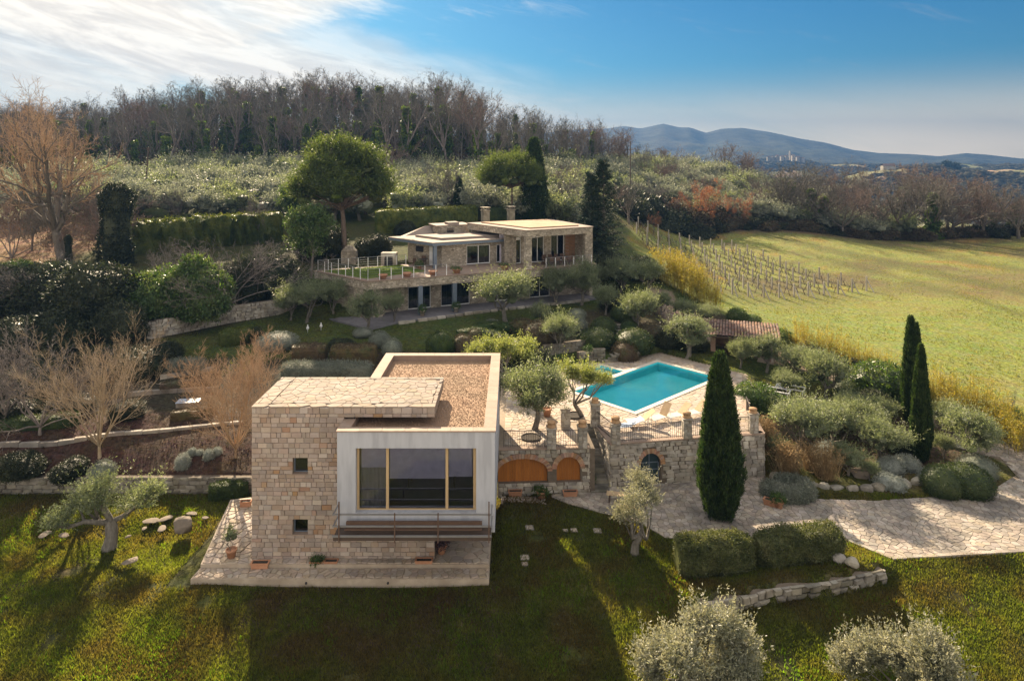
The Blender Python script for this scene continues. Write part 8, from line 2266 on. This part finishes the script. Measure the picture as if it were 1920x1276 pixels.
d = R_TOWN - 20; x = (1481 - HX) * d / F; b = MB(); b.box(-1.7, 1.7, -1.7, 1.7, -5, 13); b.add([(-2, -2, 13), (2, -2, 13), (2, 2, 13), (-2, 2, 13), (0, 0, 19)], [(0, 1, 4), (1, 2, 4), (2, 3, 4), (3, 0, 4)]); setp(top('bell_tower', b.mesh('bell_tower', M['rubble']), 'thin bell tower of the hazy hill village', 'tower', (x, d, float(farz(1481, d)) + 4)))
d = R_NEAR - 10; x = (1665 - HX) * d / F; b = MB(); b.box(-9, 9, -4, 4, -6, 2.5); b.add([(-10, -5, 2.5), (10, -5, 2.5), (10, 5, 2.5), (-10, 5, 2.5), (-8, 0, 5.5), (8, 0, 5.5)], [(0, 1, 5, 4), (2, 3, 4, 5)], 1); b.add([(10, -5, 2.5), (10, 5, 2.5), (8, 0, 5.5)], [(0, 1, 2)], 1); setp(top('farmhouse', b.mesh('farmhouse', [M['rubble'], M['tile']]), 'low reddish-roofed farmhouse on the far ridge above the bare oaks', 'house', (x, d, float(far_surface(np.array([x]), np.array([d]))[0]) + 2)))
K_fp = Kind('distant_pine', 'pine tree', [bush(90, 5, 5, 4, n=500, ll=1.0, lw=.5, amp=.2, slen=1.2, per=4).mesh('distant_pine', M['fir'])], 7)
for px, lb in ((1775, 'left one of two round dark pines on the far ridge'), (1791, 'right one of two round dark pines on the far ridge')):
    d = R_NEAR; x = (px - HX) * d / F; K_fp.put((x, d, float(far_surface(np.array([x]), np.array([d]))[0]) + 2), 1.5, lb)

# grass: real blades on the near lawns, tufts on the field
rs = np.random.RandomState(31)
def grass(n, x0, x1, y0, y1, hgt, wdt, seed, ok, m, nm, thr=-.1, sc=1.2):
    rs = np.random.RandomState(seed); y = y0 + (y1 - y0) * rs.rand(n) ** 1.15; x = rs.uniform(-1, 1, n) * y * .82; k = (x > x0) & (x < x1); x, y = x[k], y[k]
    dn = vnoise(x, y, sc, 3) + .5 * vnoise(x, y, 5, 2); k = ok(x, y) & (dn > thr + .22 * (rs.rand(len(x)) - .5)); x, y, dn = x[k], y[k], dn[k]
    P = np.stack([x, y, H(x, y) - .01], 1); b = MB(); blades(b, P, hgt, wdt, rs) if np.isscalar(hgt) else None
    o = top(nm, b.mesh(nm, M[m]), {'lawn_grass': 'short tufty lawn grass around the cube house', 'lawn_weeds': 'brighter clover and weed clumps in the front lawn', 'field_grass': 'dry and green tufts of the big field', 'garden_grass': 'mown grass of the upper garden'}[nm], 'grass'); o['kind'] = 'stuff'; return len(x)
POLYS = [DRIVE, [(-15.2, 30), (-.95, 30), (-.95, 37.5), (-15.2, 37.5)]]
okl = lambda x, y: np.all([poly_sd(x, y, p) > .02 for p in POLYS], axis=0) & (poly_sd(x, y, TERR) > 0)
nearok = lambda x, y: okl(x, y) & ~((x < -11) & (y > 38)) & ~((x > 12) & (y > 38)) & (y < 38.2)
M['lawn'] = mat('lawn_blade', [(.05, .062, .014), (.08, .098, .02), (.12, .125, .032)], scale=1.1, rough=.85, var=.45, hvar=.012, transl=.55, c2=(.085, .06, .028), c2scale=.42, c2fac=.85, tcol=(2.6, 2.6, .8))
M['clover'] = mat('clover_leaf', [(.07, .11, .014), (.12, .17, .022)], scale=.8, rough=.7, var=.3, transl=.6, tcol=(2.0, 2.4, .5))
M['fieldgrass'] = mat('field_grass_blade', [(.24, .21, .065), (.18, .20, .055), (.27, .23, .085)], scale=.15, rough=.85, var=.3, transl=.35, tcol=(1.4, 1.4, .6))
print('blades', grass(650000, -40, 40, 21.5, 38.2, .11, .02, 1, nearok, 'lawn', 'lawn_grass', -.32), grass(150000, -40, 40, 21.5, 38, .12, .028, 2, nearok, 'clover', 'lawn_weeds', .16, .9),
      grass(90000, -5, 190, 48, 150, .16, .05, 3, lambda x, y: poly_sd(x, y, FIELD) < -.5, 'fieldgrass', 'field_grass', .0, 3.0), grass(90000, -40, 25, 50, 72, .08, .03, 4, lambda x, y: okl(x, y) & (poly_sd(x, y, VFOOT) > 1) & (poly_sd(x, y, FIELD) > 1), 'lawn', 'garden_grass', 0.0))
# weeds and leafy scraps on the beds
rs = np.random.RandomState(35); n = 5000; x = rs.uniform(-33, -11, n); y = rs.uniform(38.6, 44.2, n); P = np.stack([x, y, H(x, y)], 1); b = MB(); leaf_quads(b, P, unit(rs.normal(size=(n, 3)) + [0, 0, .4]), .12, .06, rs); o = top('bed_groundcover', b.mesh('bed_groundcover', M['browngreen']), 'sparse brownish ground cover on the mulched bed', 'ground cover'); o['kind'] = 'stuff'
n = 4000; x = rs.uniform(15, 30, n); y = rs.uniform(39.5, 50, n); P = np.stack([x, y, H(x, y)], 1); ok = (poly_sd(x, y, DRIVE) > .2) & (poly_sd(x, y, TERR) > .2); b = MB(); leaf_quads(b, P[ok], unit(rs.normal(size=(ok.sum(), 3)) + [0, 0, .6]), .16, .06, rs); o = top('bed_groundcover', b.mesh('bed_groundcover', M['weed']), 'green ground cover among the shrubs right of the terrace', 'ground cover'); o['kind'] = 'stuff'

# ------------------------------------------------------------------ haze
hm = bpy.data.materials.new('haze'); hm.use_nodes = True; t = hm.node_tree
for n_ in list(t.nodes): t.nodes.remove(n_)
ho = t.nodes.new('ShaderNodeOutputMaterial'); pv = t.nodes.new('ShaderNodeVolumePrincipled')
pv.inputs['Color'].default_value = (.05, .125, .29, 1); pv.inputs['Density'].default_value = .00032; pv.inputs['Anisotropy'].default_value = .35
t.links.new(pv.outputs[0], ho.inputs['Volume'])
b = MB(); b.box(-4600, 4600, -60, 3700, -160, 215); o = top('haze', b.mesh('haze', hm), 'thin blue winter haze in the air', 'haze'); o['kind'] = 'stuff'
